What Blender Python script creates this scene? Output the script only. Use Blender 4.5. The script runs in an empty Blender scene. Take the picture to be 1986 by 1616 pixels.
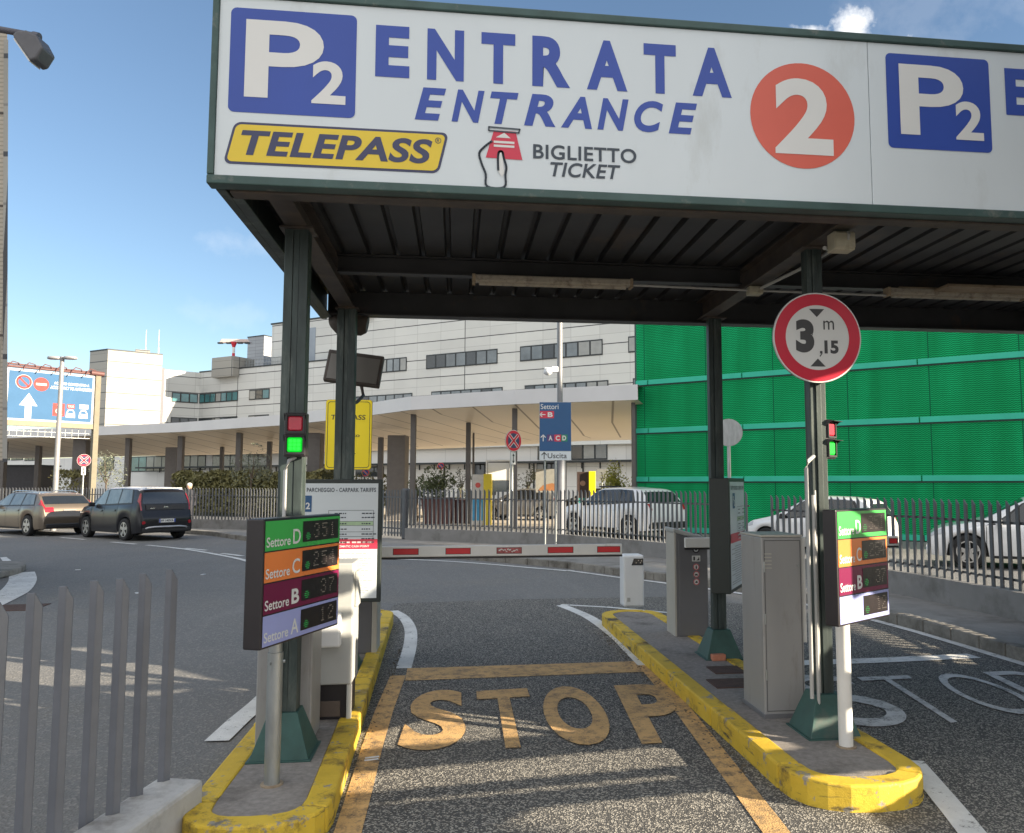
import bpy, bmesh, math, random
from mathutils import Vector, Matrix
random.seed(7)
R = math.radians
scene = bpy.context.scene
COL = scene.collection

# ------------------------------------------------------------------ camera
FPX, CX, CY, EYE, PW, PH = 1550.0, 1077.0, 808.0, 1.70, 1986.0, 1616.0
PITCH = math.atan(131.0 / FPX)
YAW = math.atan(0.1234)
camd = bpy.data.cameras.new('camera')
cam = bpy.data.objects.new('camera', camd)
COL.objects.link(cam)
camd.sensor_fit = 'HORIZONTAL'
camd.sensor_width = 36.0
camd.lens = 36.0 * FPX / PW
camd.shift_x = -(CX - PW / 2) / PW
camd.clip_end = 3000.0
cam.location = (0, 0, EYE)
cam.rotation_euler = (R(90) + PITCH, 0, -YAW)
scene.camera = cam
scene.render.resolution_x, scene.render.resolution_y = 1024, 833

HD = Vector((math.sin(YAW), math.cos(YAW), 0))       # heading
RT = Vector((math.cos(YAW), -math.sin(YAW), 0))      # right
UPZ = Vector((0, 0, 1))
FW = HD * math.cos(PITCH) + UPZ * math.sin(PITCH)
UP = -HD * math.sin(PITCH) + UPZ * math.cos(PITCH)
EYEP = Vector((0, 0, EYE))

def ray(px, py):
    return RT * ((px - CX) / FPX) + UP * ((CY - py) / FPX) + FW
def G(px, py, z=0.0):                                 # point on the horizontal plane z
    d = ray(px, py); return EYEP + d * ((z - EYE) / d.z)
def V(px, py, y):                                     # point on the plane Y = y
    d = ray(px, py); return EYEP + d * (y / d.y)
def S(px, py, dist):                                  # point at horizontal distance along the heading
    d = ray(px, py); return EYEP + d * (dist / d.dot(HD))
def F(xc, zc, z=0.0):                                 # right / ahead of the camera foot
    p = RT * xc + HD * zc; return Vector((p.x, p.y, z))

# ------------------------------------------------------------------ light
SUN_ELEV = R(16.5)
to_sun_h = Vector((0.883, -0.469, 0)).normalized()
sun_az = math.atan2(to_sun_h.x, to_sun_h.y)
TO_SUN = to_sun_h * math.cos(SUN_ELEV) + UPZ * math.sin(SUN_ELEV)
sund = bpy.data.lights.new('sun', 'SUN')
sund.energy = 4.9
sund.angle = R(0.35)
sund.color = (1.0, 0.86, 0.66)
sun = bpy.data.objects.new('sun', sund)
COL.objects.link(sun)
sun.rotation_euler = TO_SUN.to_track_quat('Z', 'Y').to_euler()
sun.location = (0, 0, 60)

world = bpy.data.worlds.new('World')
scene.world = world
world.use_nodes = True
wt = world.node_tree
for n in list(wt.nodes): wt.nodes.remove(n)
wo = wt.nodes.new('ShaderNodeOutputWorld')
bg = wt.nodes.new('ShaderNodeBackground')
sky = wt.nodes.new('ShaderNodeTexSky')
sky.sky_type = 'NISHITA'
sky.sun_disc = False
sky.sun_elevation = SUN_ELEV
sky.sun_rotation = sun_az
sky.altitude = 10
sky.air_density = 1.0
sky.dust_density = 0.4
sky.ozone_density = 2.0
bg.inputs['Strength'].default_value = 0.066
wt.links.new(sky.outputs[0], bg.inputs['Color'])
wt.links.new(bg.outputs[0], wo.inputs['Surface'])
scene.view_settings.view_transform = 'Standard'
scene.view_settings.look = 'None'
scene.view_settings.exposure = 1.6
scene.view_settings.gamma = 1.0

# ------------------------------------------------------------------ materials
def nt(name):
    m = bpy.data.materials.new(name); m.use_nodes = True
    t = m.node_tree; b = t.nodes['Principled BSDF']
    return m, t, b
def N(t, kind, **kw):
    n = t.nodes.new(kind)
    for k, v in kw.items():
        if k in n.inputs: n.inputs[k].default_value = v
        else: setattr(n, k, v)
    return n
def rgba(c): return (c[0], c[1], c[2], 1.0)
def mulc(c, k): return tuple(min(1, x * k) for x in c)
def mixc(t, fac, a, b):
    m = t.nodes.new('ShaderNodeMix'); m.data_type = 'RGBA'
    for sock, val in ((m.inputs['Factor'], fac), (m.inputs[6], a), (m.inputs[7], b)):
        if hasattr(val, 'links') or hasattr(val, 'is_linked'): t.links.new(val, sock)
        elif isinstance(val, (int, float)): sock.default_value = val
        else: sock.default_value = rgba(val)
    return m.outputs[2]
def noise(t, scale, detail=4, rough=.6, coord='Object', stretch=None):
    tc = t.nodes.new('ShaderNodeTexCoord')
    n = N(t, 'ShaderNodeTexNoise', Scale=scale, Detail=detail, Roughness=rough)
    src = tc.outputs[coord]
    if stretch:
        mp = t.nodes.new('ShaderNodeMapping'); mp.inputs['Scale'].default_value = stretch
        t.links.new(src, mp.inputs[0]); src = mp.outputs[0]
    t.links.new(src, n.inputs['Vector'])
    return n.outputs['Fac']
def ramp(t, fac, lo, hi):
    m = N(t, 'ShaderNodeMapRange'); m.inputs[1].default_value = lo; m.inputs[2].default_value = hi
    m.clamp = True
    t.links.new(fac, m.inputs[0]); return m.outputs[0]
def bump(t, b, h, strength, dist=.01):
    bn = N(t, 'ShaderNodeBump', Strength=strength, Distance=dist)
    t.links.new(h, bn.inputs['Height']); t.links.new(bn.outputs[0], b.inputs['Normal'])
_mats = {}
def pm(name, col, rough=.55, metal=0.0, var=.12, scale=6.0, bmp=0.0, dirt=None, dirt_amt=.0, dscale=3.0, stretch=None, spec=None, coat=0.0):
    if name in _mats: return _mats[name]
    m, t, b = nt(name)
    f = noise(t, scale, 5, .6, stretch=stretch)
    c = mixc(t, ramp(t, f, .3, .7), mulc(col, 1 - var), mulc(col, 1 + var))
    if dirt:
        f2 = noise(t, dscale, 8, .7, stretch=stretch)
        c = mixc(t, ramp(t, f2, .62 - dirt_amt, .72), c, dirt)
    t.links.new(c, b.inputs['Base Color'])
    b.inputs['Roughness'].default_value = rough
    b.inputs['Metallic'].default_value = metal
    if spec is not None: b.inputs['Specular IOR Level'].default_value = spec
    if coat: b.inputs['Coat Weight'].default_value = coat; b.inputs['Coat Roughness'].default_value = .05
    if bmp:
        f3 = noise(t, scale * 6, 6, .7); bump(t, b, f3, bmp, .01)
    _mats[name] = m
    return m
def emis(name, col, strength, base=None):
    if name in _mats: return _mats[name]
    m, t, b = nt(name)
    b.inputs['Base Color'].default_value = rgba(base or mulc(col, .5))
    b.inputs['Emission Color'].default_value = rgba(col)
    b.inputs['Emission Strength'].default_value = strength
    b.inputs['Roughness'].default_value = .4
    _mats[name] = m
    return m

def asphalt(name, dark, light, stone, vscale, patch_scale, stone_amt, tint=None):
    m, t, b = nt(name)
    big = noise(t, patch_scale, 6, .6)
    base = mixc(t, ramp(t, big, .35, .68), dark, light)
    if tint:
        tn = noise(t, .55, 5, .65)
        base = mixc(t, ramp(t, tn, .52, .72), base, tint)
    spot = noise(t, 2.6, 6, .72)
    base = mixc(t, ramp(t, spot, .64, .74), base, mulc(dark, .55))
    streak = noise(t, 1.1, 6, .7, stretch=(2.6, .35, 1))
    base = mixc(t, ramp(t, streak, .55, .78), base, mulc(light, 1.3))
    fine = noise(t, vscale * 1.3, 3, .7)
    base = mixc(t, ramp(t, fine, .35, .65), base, mulc(light, 1.12))
    tc = t.nodes.new('ShaderNodeTexCoord')
    vo = N(t, 'ShaderNodeTexVoronoi', Scale=vscale)
    t.links.new(tc.outputs['Object'], vo.inputs['Vector'])
    sep = t.nodes.new('ShaderNodeSeparateColor'); t.links.new(vo.outputs['Color'], sep.inputs[0])
    c = mixc(t, ramp(t, sep.outputs[0], 1 - stone_amt - .06, 1 - stone_amt + .06), base, stone)
    t.links.new(c, b.inputs['Base Color'])
    b.inputs['Roughness'].default_value = .82
    b.inputs['Specular IOR Level'].default_value = .35
    bump(t, b, vo.outputs['Distance'], .55, .008)
    return m
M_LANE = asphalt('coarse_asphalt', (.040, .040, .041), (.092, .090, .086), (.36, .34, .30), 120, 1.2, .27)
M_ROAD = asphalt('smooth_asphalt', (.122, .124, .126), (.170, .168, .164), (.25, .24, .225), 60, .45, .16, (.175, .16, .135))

def paint(name, col, wear=.52, under=(.06, .06, .06), soft=.10, scale=9):
    m, t, b = nt(name)
    f = noise(t, scale, 10, .78)
    tc = t.nodes.new('ShaderNodeTexCoord')
    vo = N(t, 'ShaderNodeTexVoronoi', Scale=105)
    t.links.new(tc.outputs['Object'], vo.inputs['Vector'])
    sep = t.nodes.new('ShaderNodeSeparateColor'); t.links.new(vo.outputs['Color'], sep.inputs[0])
    big = noise(t, 1.3, 3, .5)
    add = N(t, 'ShaderNodeMath', operation='MULTIPLY_ADD'); t.links.new(sep.outputs[0], add.inputs[0])
    add.inputs[1].default_value = .10; t.links.new(f, add.inputs[2])
    add2 = N(t, 'ShaderNodeMath', operation='MULTIPLY_ADD'); t.links.new(big, add2.inputs[0])
    add2.inputs[1].default_value = .16; t.links.new(add.outputs[0], add2.inputs[2])
    tone = mixc(t, ramp(t, noise(t, 2.2, 5, .7), .3, .7), mulc(col, .78), mulc(col, 1.12))
    c = mixc(t, ramp(t, add2.outputs[0], wear + .13, wear + .13 + soft), tone, under)
    t.links.new(c, b.inputs['Base Color'])
    b.inputs['Roughness'].default_value = .75
    bump(t, b, vo.outputs['Distance'], .4, .006)
    return m
M_WHITEP = paint('worn_white_road_paint', (.72, .72, .70), .57)
M_WHITEW = paint('very_worn_white_road_paint', (.62, .62, .61), .51, soft=.16)
M_ORANGE = paint('worn_orange_road_paint', (.64, .40, .165), .47, soft=.24)

M_PAVE = pm('concrete_pavement', (.25, .24, .225), .85, var=.16, scale=2.5, bmp=.3, dirt=(.13, .12, .105), dirt_amt=.12, dscale=1.5)
M_ISLE = pm('gritty_concrete', (.27, .245, .225), .9, var=.22, scale=30, bmp=.5, dirt=(.12, .105, .09), dirt_amt=.10, dscale=2.5)
M_KERBST = pm('stone_kerb', (.24, .225, .20), .88, var=.22, scale=4, bmp=.4, dirt=(.075, .065, .05), dirt_amt=.16, dscale=3)
M_WALLC = pm('cast_concrete', (.235, .23, .225), .85, var=.12, scale=3, bmp=.25, dirt=(.13, .125, .115), dirt_amt=.10, dscale=1.2)
M_WALLNEAR = pm('painted_concrete', (.46, .455, .445), .8, var=.14, scale=5, bmp=.25, dirt=(.17, .16, .15), dirt_amt=.10, dscale=2)
M_YELLOW = pm('yellow_kerb_paint', (.58, .385, .035), .6, var=.14, scale=7, bmp=.25, dirt=(.09, .065, .03), dirt_amt=.115, dscale=6)
def kerb_paint():
    m, t, b = nt('chipped_yellow_kerb_paint')
    tone = mixc(t, ramp(t, noise(t, 5, 6, .65), .3, .7), (.58, .385, .028), (.72, .50, .045))
    c = mixc(t, ramp(t, noise(t, 9, 10, .72), (.585), .62), tone, (.30, .275, .23))
    c = mixc(t, ramp(t, noise(t, 3.2, 9, .75), .53, .66), c, (.085, .06, .03))
    c = mixc(t, ramp(t, noise(t, 2.4, 8, .7, stretch=(1, 1, 7)), .56, .66), c, (.05, .042, .032))
    t.links.new(c, b.inputs['Base Color']); b.inputs['Roughness'].default_value = .68
    bump(t, b, noise(t, 40, 8, .75), .5, .008)
    return m
M_YELLOW = kerb_paint()
M_DGREEN = pm('weathered_dark_green_steel', (.042, .058, .056), .5, .2, var=.35, scale=14, bmp=.1, dirt=(.135, .155, .14), dirt_amt=.10, dscale=8, stretch=(1, 1, .22))
M_BGREEN = pm('green_steel_base', (.030, .085, .075), .5, .1, var=.2, scale=8, dirt=(.09, .10, .09), dirt_amt=.05)
M_TRIM = pm('green_trim', (.045, .085, .078), .45, .2, var=.2, scale=5, dirt=(.16, .17, .15), dirt_amt=.03, dscale=6)
M_BROWNST = pm('dusty_brown_steel', (.075, .062, .055), .6, .2, var=.3, scale=5, dirt=(.13, .095, .07), dirt_amt=.12, dscale=4)
M_DECK = pm('dark_corrugated_sheet', (.045, .046, .050), .5, .25, var=.25, scale=2.2, dirt=(.10, .07, .05), dirt_amt=.05, dscale=1.6)
M_FENCE = pm('grey_blue_painted_steel', (.155, .165, .19), .45, .25, var=.10, scale=6)
M_FENCEFAR = pm('grey_painted_fence_steel', (.105, .11, .12), .5, .2, var=.10, scale=6)
M_GALV = pm('galvanised_steel', (.40, .42, .42), .38, .75, var=.18, scale=14, dirt=(.20, .16, .12), dirt_amt=.03, stretch=(1, 1, .3))
M_WHITEPOLE = pm('white_painted_pole', (.72, .71, .68), .4, var=.05, scale=6, dirt=(.35, .28, .2), dirt_amt=.02)
M_CASE = pm('black_plastic_casing', (.022, .018, .020), .38, var=.15)
M_GREYCAB = pm('grey_cabinet_paint', (.33, .325, .32), .42, .15, var=.05, scale=3, dirt=(.25, .235, .215), dirt_amt=.07, dscale=5, stretch=(1, 1, .25))
M_DKCAB = pm('dark_grey_cabinet_paint', (.17, .17, .18), .4, .15, var=.06, scale=3)
M_BEIGE = pm('beige_cabinet_edge', (.46, .44, .39), .5, var=.06, scale=3)
M_WHITECAB = pm('white_cabinet_paint', (.40, .41, .40), .45, var=.06, scale=3, dirt=(.34, .33, .3), dirt_amt=.05)
M_WHITEPL = pm('white_plastic', (.70, .72, .74), .4, var=.04, scale=3)
M_SIGNW = pm('white_sign_face', (.64, .695, .725), .38, var=.035, scale=1.2, dirt=(.56, .60, .61), dirt_amt=.03, dscale=2, stretch=(1, 1, .35))
M_SIGNW2 = pm('bright_white_sign_face', (.70, .70, .68), .4, var=.03, scale=2)
M_BLUE = pm('sign_blue', (.030, .072, .36), .4, var=.05, scale=2)
M_BLUE2 = pm('panel_blue', (.022, .095, .235), .4, var=.05, scale=2)
M_BBLUE = pm('billboard_blue', (.062, .135, .245), .9, var=.05, scale=2, spec=.05)
M_BWHITE = pm('billboard_white', (.50, .50, .49), .9, var=.03, spec=.05)
M_SYEL = pm('sticker_yellow', (.74, .54, .04), .4, var=.05, scale=2)
M_SYEL2 = pm('bright_yellow_board', (.95, .74, .008), .4, var=.03, scale=2)
M_OCHRE = pm('ochre_board', (.42, .27, .04), .5, var=.08, scale=2)
M_NAVY = pm('navy_ink', (.045, .05, .115), .45, var=.04)
M_INK = pm('dark_ink', (.040, .055, .075), .45, var=.04)
M_BLACKINK = pm('black_ink', (.028, .028, .03), .45, var=.05)
M_GREYINK = pm('grey_ink', (.25, .25, .26), .6, var=.05)
M_CORAL = pm('coral_disc', (.66, .125, .085), .42, var=.05, scale=2)
M_CRIM = pm('crimson', (.60, .035, .075), .4, var=.05)
M_SRED = pm('sign_red', (.58, .018, .045), .35, var=.05)
M_RED = pm('reflective_red', (.62, .022, .030), .35, var=.06)
M_BARW = pm('barrier_white', (.78, .78, .76), .4, var=.06, scale=3, dirt=(.4, .39, .36), dirt_amt=.04)
M_GLASS = pm('dark_window_glass', (.035, .045, .052), .06, .0, var=.3, scale=.4, spec=.9)
M_FRAME = pm('dark_window_frame', (.022, .028, .032), .4, .2, var=.1)
M_TYRE = pm('tyre_rubber', (.018, .018, .019), .85, var=.15)
M_RIM = pm('alloy_rim', (.55, .56, .58), .25, .85, var=.05)
M_BLACKPL = pm('black_trim_plastic', (.022, .022, .024), .5, var=.1)
M_LENSR = pm('tail_lamp_red', (.34, .012, .022), .12, var=.1, spec=.8)
M_CARGLASS = pm('car_glass', (.018, .022, .026), .04, var=.1, spec=.9)
M_CARGLASS2 = pm('car_glass_painted_reflection', (.16, .175, .165), .05, var=.35, scale=3, spec=.9)  # reflection put in as a paler base colour
M_RUST = pm('rusty_panel', (.34, .27, .19), .8, var=.25, scale=6, dirt=(.12, .07, .04), dirt_amt=.10)
M_TUBE = pm('dusty_lamp_cover', (.40, .36, .30), .5, var=.12, scale=10, dirt=(.16, .13, .1), dirt_amt=.12, dscale=12)
M_CREAMBOX = pm('cream_junction_box', (.46, .43, .33), .6, var=.1, scale=8, dirt=(.2, .16, .11), dirt_amt=.06)
M_CONDUIT = pm('grey_conduit', (.42, .42, .41), .5, var=.08)
M_SOFFIT = pm('cream_soffit', (.74, .66, .54), .6, var=.05, scale=1)
M_FASCIA = pm('pale_fascia', (.66, .66, .67), .5, var=.04, scale=.8)
M_COLUMN = pm('brown_grey_column', (.115, .105, .10), .5, .1, var=.1, scale=3)
M_TEAL = pm('teal_band', (.025, .47, .32), .55, var=.08, scale=1.2)
M_ROOF = pm('flat_roof_gravel', (.3, .3, .29), .9, var=.1)
M_TERR = pm('terracotta', (.42, .16, .10), .8, var=.12)
M_MAROON = pm('maroon_planter', (.105, .045, .042), .7, var=.12)
M_LEAF = pm('olive_leaves', (.09, .115, .05), .6, var=.45, scale=5)
M_LEAFG = pm('grey_olive_leaves', (.13, .145, .10), .6, var=.4, scale=5)
M_HEDGE = pm('hedge_leaves', (.16, .15, .058), .65, var=.5, scale=3)
M_LEAFY = pm('yellow_green_leaves', (.30, .29, .045), .6, var=.4, scale=5)
M_BARK = pm('bark', (.10, .075, .055), .9, var=.2)
M_BRICK = pm('orange_brick', (.52, .21, .13), .85, var=.12, scale=20, bmp=.3)
M_COVER = pm('rusty_cover', (.085, .048, .036), .85, var=.25, scale=16, bmp=.4)
M_SKIN = pm('skin', (.42, .25, .18), .6, var=.05)

M_BLIND = pm('window_with_blind', (.27, .285, .28), .12, var=.12, scale=1.5, spec=.8)
# cladding materials work in metres along the wall and up it (UV)
def cladding(name, col, line, wx, hz, big=None, var=.05, msize=.02):
    m, t, b = nt(name)
    tc = t.nodes.new('ShaderNodeTexCoord')
    br = N(t, 'ShaderNodeTexBrick')
    br.offset = 0.0; br.squash = 1.0
    br.inputs['Scale'].default_value = 1.0
    br.inputs['Brick Width'].default_value = wx
    br.inputs['Row Height'].default_value = hz
    br.inputs['Mortar Size'].default_value = msize
    br.inputs['Mortar Smooth'].default_value = .2
    br.inputs['Color1'].default_value = rgba(mulc(col, 1 - var)); br.inputs['Color2'].default_value = rgba(mulc(col, 1 + var))
    br.inputs['Mortar'].default_value = rgba(line)
    t.links.new(tc.outputs['UV'], br.inputs['Vector'])
    c = br.outputs['Color']
    if big:
        b2 = N(t, 'ShaderNodeTexBrick'); b2.offset = 0.0
        b2.inputs['Scale'].default_value = 1.0
        b2.inputs['Brick Width'].default_value = 900.0
        b2.inputs['Row Height'].default_value = big
        b2.inputs['Mortar Size'].default_value = .038
        t.links.new(tc.outputs['UV'], b2.inputs['Vector'])
        c = mixc(t, b2.outputs['Fac'], c, (.045, .048, .055))
    d = noise(t, .12, 4, .6)
    c2 = mixc(t, ramp(t, d, .3, .7), (.9, .9, .9), (1.06, 1.06, 1.05))
    mu = t.nodes.new('ShaderNodeMix'); mu.data_type = 'RGBA'; mu.blend_type = 'MULTIPLY'; mu.inputs['Factor'].default_value = 1
    t.links.new(c, mu.inputs[6]); t.links.new(c2, mu.inputs[7])
    t.links.new(mu.outputs[2], b.inputs['Base Color'])
    b.inputs['Roughness'].default_value = .45
    return m
M_CLAD = cladding('white_panel_cladding', (.60, .62, .615), (.43, .445, .445), 2.4, .75, 1.5)
M_CLADW = cladding('cream_panel_cladding', (.33, .322, .295), (.20, .195, .185), 3.2, .7, 1.4)
M_GROUNDFL = cladding('pale_render_panels', (.74, .73, .71), (.52, .51, .50), 4.0, 1.5)
M_BEIGEW = cladding('beige_ribbed_cladding', (.42, .37, .30), (.30, .265, .21), 8.0, .06, None, .03, .012)
M_SOFFITP = cladding('planked_soffit', (.70, .615, .50), (.20, .165, .125), 1.9, 60.0, None, .03, .05)

def green_mesh():
    m, t, b = nt('green_expanded_mesh')
    tc = t.nodes.new('ShaderNodeTexCoord')
    mp = t.nodes.new('ShaderNodeMapping'); t.links.new(tc.outputs['UV'], mp.inputs[0])
    mp.inputs['Scale'].default_value = (1, 1, 1)
    sx = t.nodes.new('ShaderNodeSeparateXYZ'); t.links.new(mp.outputs[0], sx.inputs[0])
    def math_(op, a, bv=None, cv=None):
        n = N(t, 'ShaderNodeMath', operation=op)
        for i, val in enumerate((a, bv, cv)):
            if val is None: continue
            if isinstance(val, (int, float)): n.inputs[i].default_value = val
            else: t.links.new(val, n.inputs[i])
        return n.outputs[0]
    P = 0.062
    zig = math_('ABSOLUTE', math_('SUBTRACT', math_('FRACT', math_('MULTIPLY', sx.outputs[0], 1 / .095)), .5))
    vv = math_('MULTIPLY_ADD', zig, .9, math_('MULTIPLY', sx.outputs[1], 1 / P))
    strand = math_('ABSOLUTE', math_('SUBTRACT', math_('FRACT', vv), .5))
    f = ramp(t, strand, .12, .32)
    big = noise(t, .35, 4, .6)
    fold_shade = noise(t, 1.0, 2, .5, 'UV', (1.6, .12, 1))
    base = mixc(t, ramp(t, big, .35, .65), (.007, .37, .125), (.012, .50, .185))
    base = mixc(t, ramp(t, fold_shade, .35, .7), base, (.006, .31, .10))  # shading of vertical folds painted in as darker green
    c = mixc(t, f, (.002, .13, .045), base)
    seam = N(t, 'ShaderNodeTexBrick'); seam.offset = 0
    seam.inputs['Scale'].default_value = 1
    seam.inputs['Brick Width'].default_value = 2.35; seam.inputs['Row Height'].default_value = 300
    seam.inputs['Mortar Size'].default_value = .016
    t.links.new(tc.outputs['UV'], seam.inputs['Vector'])
    c = mixc(t, seam.outputs['Fac'], c, (.004, .11, .05))
    t.links.new(c, b.inputs['Base Color'])
    b.inputs['Roughness'].default_value = .75
    b.inputs['Specular IOR Level'].default_value = .12
    bump(t, b, strand, .35, .02)
    return m
M_GREENMESH = green_mesh()

# ------------------------------------------------------------------ mesh helpers
class MB:
    def __init__(self): self.v = []; self.f = []; self.mi = []; self.mats = []; self.cur = 0; self.sm = []
    def mat(self, m):
        if m not in self.mats: self.mats.append(m)
        self.cur = self.mats.index(m); return self
    def add(self, verts, faces, smooth=False):
        o = len(self.v); self.v += [Vector(p) for p in verts]
        for f in faces:
            self.f.append([i + o for i in f]); self.mi.append(self.cur); self.sm.append(smooth)
        return self
    def quad(self, a, b, c, d): return self.add([a, b, c, d], [(0, 1, 2, 3)])
    def box(self, c, s, rz=0, M=None):
        hx, hy, hz = s[0] / 2, s[1] / 2, s[2] / 2
        ps = [Vector((x, y, z)) for z in (-hz, hz) for x, y in ((-hx, -hy), (hx, -hy), (hx, hy), (-hx, hy))]
        if M is not None: ps = [M @ p for p in ps]
        if rz: ps = [Matrix.Rotation(rz, 3, 'Z') @ p for p in ps]
        ps = [p + Vector(c) for p in ps]
        return self.add(ps, [(3, 2, 1, 0), (4, 5, 6, 7), (0, 1, 5, 4), (1, 2, 6, 5), (2, 3, 7, 6), (3, 0, 4, 7)])
    def box2(self, a, b):
        return self.box([(a[i] + b[i]) / 2 for i in range(3)], [abs(b[i] - a[i]) for i in range(3)])
    def prism(self, bot, top):                       # loops of equal length
        n = len(bot)
        fs = [tuple(range(n - 1, -1, -1)), tuple(range(n, 2 * n))] + [(i, (i + 1) % n, n + (i + 1) % n, n + i) for i in range(n)]
        return self.add(list(bot) + list(top), fs)
    def slab(self, poly, z0, z1): return self.prism([Vector((p[0], p[1], z0)) for p in poly], [Vector((p[0], p[1], z1)) for p in poly])
    def tube(self, pts, r, n=8, cap=True):
        pts = [Vector(p) for p in pts]; rings = []
        rs = r if isinstance(r, (list, tuple)) else [r] * len(pts)
        for i, p in enumerate(pts):
            a = pts[max(0, i - 1)]; b = pts[min(len(pts) - 1, i + 1)]
            d = (b - a).normalized()
            u = d.cross(UPZ if abs(d.z) < .95 else Vector((1, 0, 0))).normalized(); w = d.cross(u)
            rings.append([p + (u * math.cos(2 * math.pi * k / n) + w * math.sin(2 * math.pi * k / n)) * rs[i] for k in range(n)])
        vs = [q for rg in rings for q in rg]; fs = []
        for i in range(len(pts) - 1):
            for k in range(n):
                fs.append((i * n + k, (i + 1) * n + k, (i + 1) * n + (k + 1) % n, i * n + (k + 1) % n))
        self.add(vs, fs, True)
        if cap:
            self.add(rings[0], [tuple(range(n))]); self.add(rings[-1], [tuple(range(n - 1, -1, -1))])
        return self
    def disc(self, c, nrm, r, thick=.004, n=40, r0=0):
        nrm = Vector(nrm).normalized(); u = nrm.cross(UPZ).normalized() if abs(nrm.z) < .95 else Vector((1, 0, 0)); w = u.cross(nrm)
        c = Vector(c)
        ring = lambda rr, o: [c + nrm * o + (u * math.cos(2 * math.pi * k / n) + w * math.sin(2 * math.pi * k / n)) * rr for k in range(n)]
        if r0 == 0:
            return self.prism(ring(r, 0), ring(r, thick))
        a, b, cc, d = ring(r, 0), ring(r, thick), ring(r0, thick), ring(r0, 0)
        vs = a + b + cc + d; fs = []
        for k in range(n):
            k2 = (k + 1) % n
            fs += [(k, k2, n + k2, n + k), (n + k, n + k2, 2 * n + k2, 2 * n + k), (2 * n + k, 2 * n + k2, 3 * n + k2, 3 * n + k), (3 * n + k, 3 * n + k2, k2, k)]
        return self.add(vs, fs)

def build(name, mb, mat=None, parent=None, bevel=0, smooth=False, world=True, seg=2):
    me = bpy.data.meshes.new(name)
    off = Vector((0, 0, 0))
    vs = [Vector(p) for p in mb.v]
    if parent is not None and world:
        inv = wm(parent).inverted(); vs = [inv @ p for p in vs]
    me.from_pydata([tuple(p) for p in vs], [], mb.f)
    ms = mb.mats if mb.mats else [mat]
    for m in ms: me.materials.append(m)
    for i, p in enumerate(me.polygons):
        p.material_index = mb.mi[i] if mb.mats else 0
        p.use_smooth = smooth or mb.sm[i]
    bm = bmesh.new(); bm.from_mesh(me)
    bmesh.ops.recalc_face_normals(bm, faces=bm.faces)
    uvl = bm.loops.layers.uv.new('metres')
    for f in bm.faces:
        n = f.normal
        if abs(n.z) < .8:
            tv = UPZ.cross(n); tv.normalize()
            for l in f.loops: l[uvl].uv = (l.vert.co.dot(tv), l.vert.co.z)
        else:
            for l in f.loops: l[uvl].uv = (l.vert.co.x, l.vert.co.y)
    bm.to_mesh(me); bm.free()
    o = bpy.data.objects.new(name, me); COL.objects.link(o)
    if parent is not None: o.parent = parent
    if bevel:
        b = o.modifiers.new('bevel', 'BEVEL'); b.width = bevel; b.segments = seg; b.limit_method = 'ANGLE'; b.angle_limit = R(40)
    return o
_wm = {}
def wm(o):
    m = Matrix.Translation(o.location) @ o.rotation_euler.to_matrix().to_4x4()
    return (wm(o.parent) @ m) if o.parent else m
def thing(name, label, cat, loc=(0, 0, 0), rz=0, group=None):
    o = bpy.data.objects.new(name, None); COL.objects.link(o); o.empty_display_size = .2
    o.location = loc; o.rotation_euler = (0, 0, rz); tag(o, label, cat, group); return o
def tag(o, label, cat, group=None):
    o['label'] = label; o['category'] = cat
    if group: o['group'] = group
    return o
def struct(name, mb, mat, kind='structure', **kw):
    o = build(name, mb, mat, None, **kw); o['kind'] = kind; return o
def dup(root, loc, rz, label):
    def rec(o, par):
        c = o.copy(); COL.objects.link(c)
        if par: c.parent = par
        for ch in [x for x in COL.objects if x.parent == o]: rec(ch, c)
        return c
    r = rec(root, None); r.location = loc; r.rotation_euler = (0, 0, rz); r['label'] = label
    return r

# ---- lettering: flat meshes fitted to a box
_txt = {}
def glyphs(s, bold=0.0, shear=0.0, track=1.0):
    key = (s, bold, shear, track)
    if key in _txt: return _txt[key]
    cu = bpy.data.curves.new('text', 'FONT'); cu.body = s; cu.size = 1.0; cu.offset = bold; cu.shear = shear
    cu.space_character = track; cu.resolution_u = 6; cu.fill_mode = 'FRONT'
    ob = bpy.data.objects.new('text', cu); COL.objects.link(ob)
    dg = bpy.context.evaluated_depsgraph_get(); dg.update()
    me = bpy.data.meshes.new_from_object(ob.evaluated_get(dg))
    vs = [(v.co.x, v.co.y) for v in me.vertices]; fs = [tuple(p.vertices) for p in me.polygons]
    bpy.data.objects.remove(ob); bpy.data.curves.remove(cu); bpy.data.meshes.remove(me)
    x0 = min(v[0] for v in vs); x1 = max(v[0] for v in vs); y0 = min(v[1] for v in vs); y1 = max(v[1] for v in vs)
    vs = [((x - x0) / (x1 - x0), (y - y0) / (y1 - y0)) for x, y in vs]
    _txt[key] = (vs, fs); return _txt[key]
def text(mb, s, tl, tr, bl, br=None, bold=.03, shear=0, track=1.0, lift=Vector((0, 0, 0))):
    tl, tr, bl = Vector(tl), Vector(tr), Vector(bl); br = Vector(br) if br is not None else bl + tr - tl
    vs, fs = glyphs(s, bold, shear, track)
    out = []
    for u, v in vs:
        out.append((bl * (1 - u) + br * u) * (1 - v) + (tl * (1 - u) + tr * u) * v + lift)
    return mb.add(out, fs)
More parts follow.
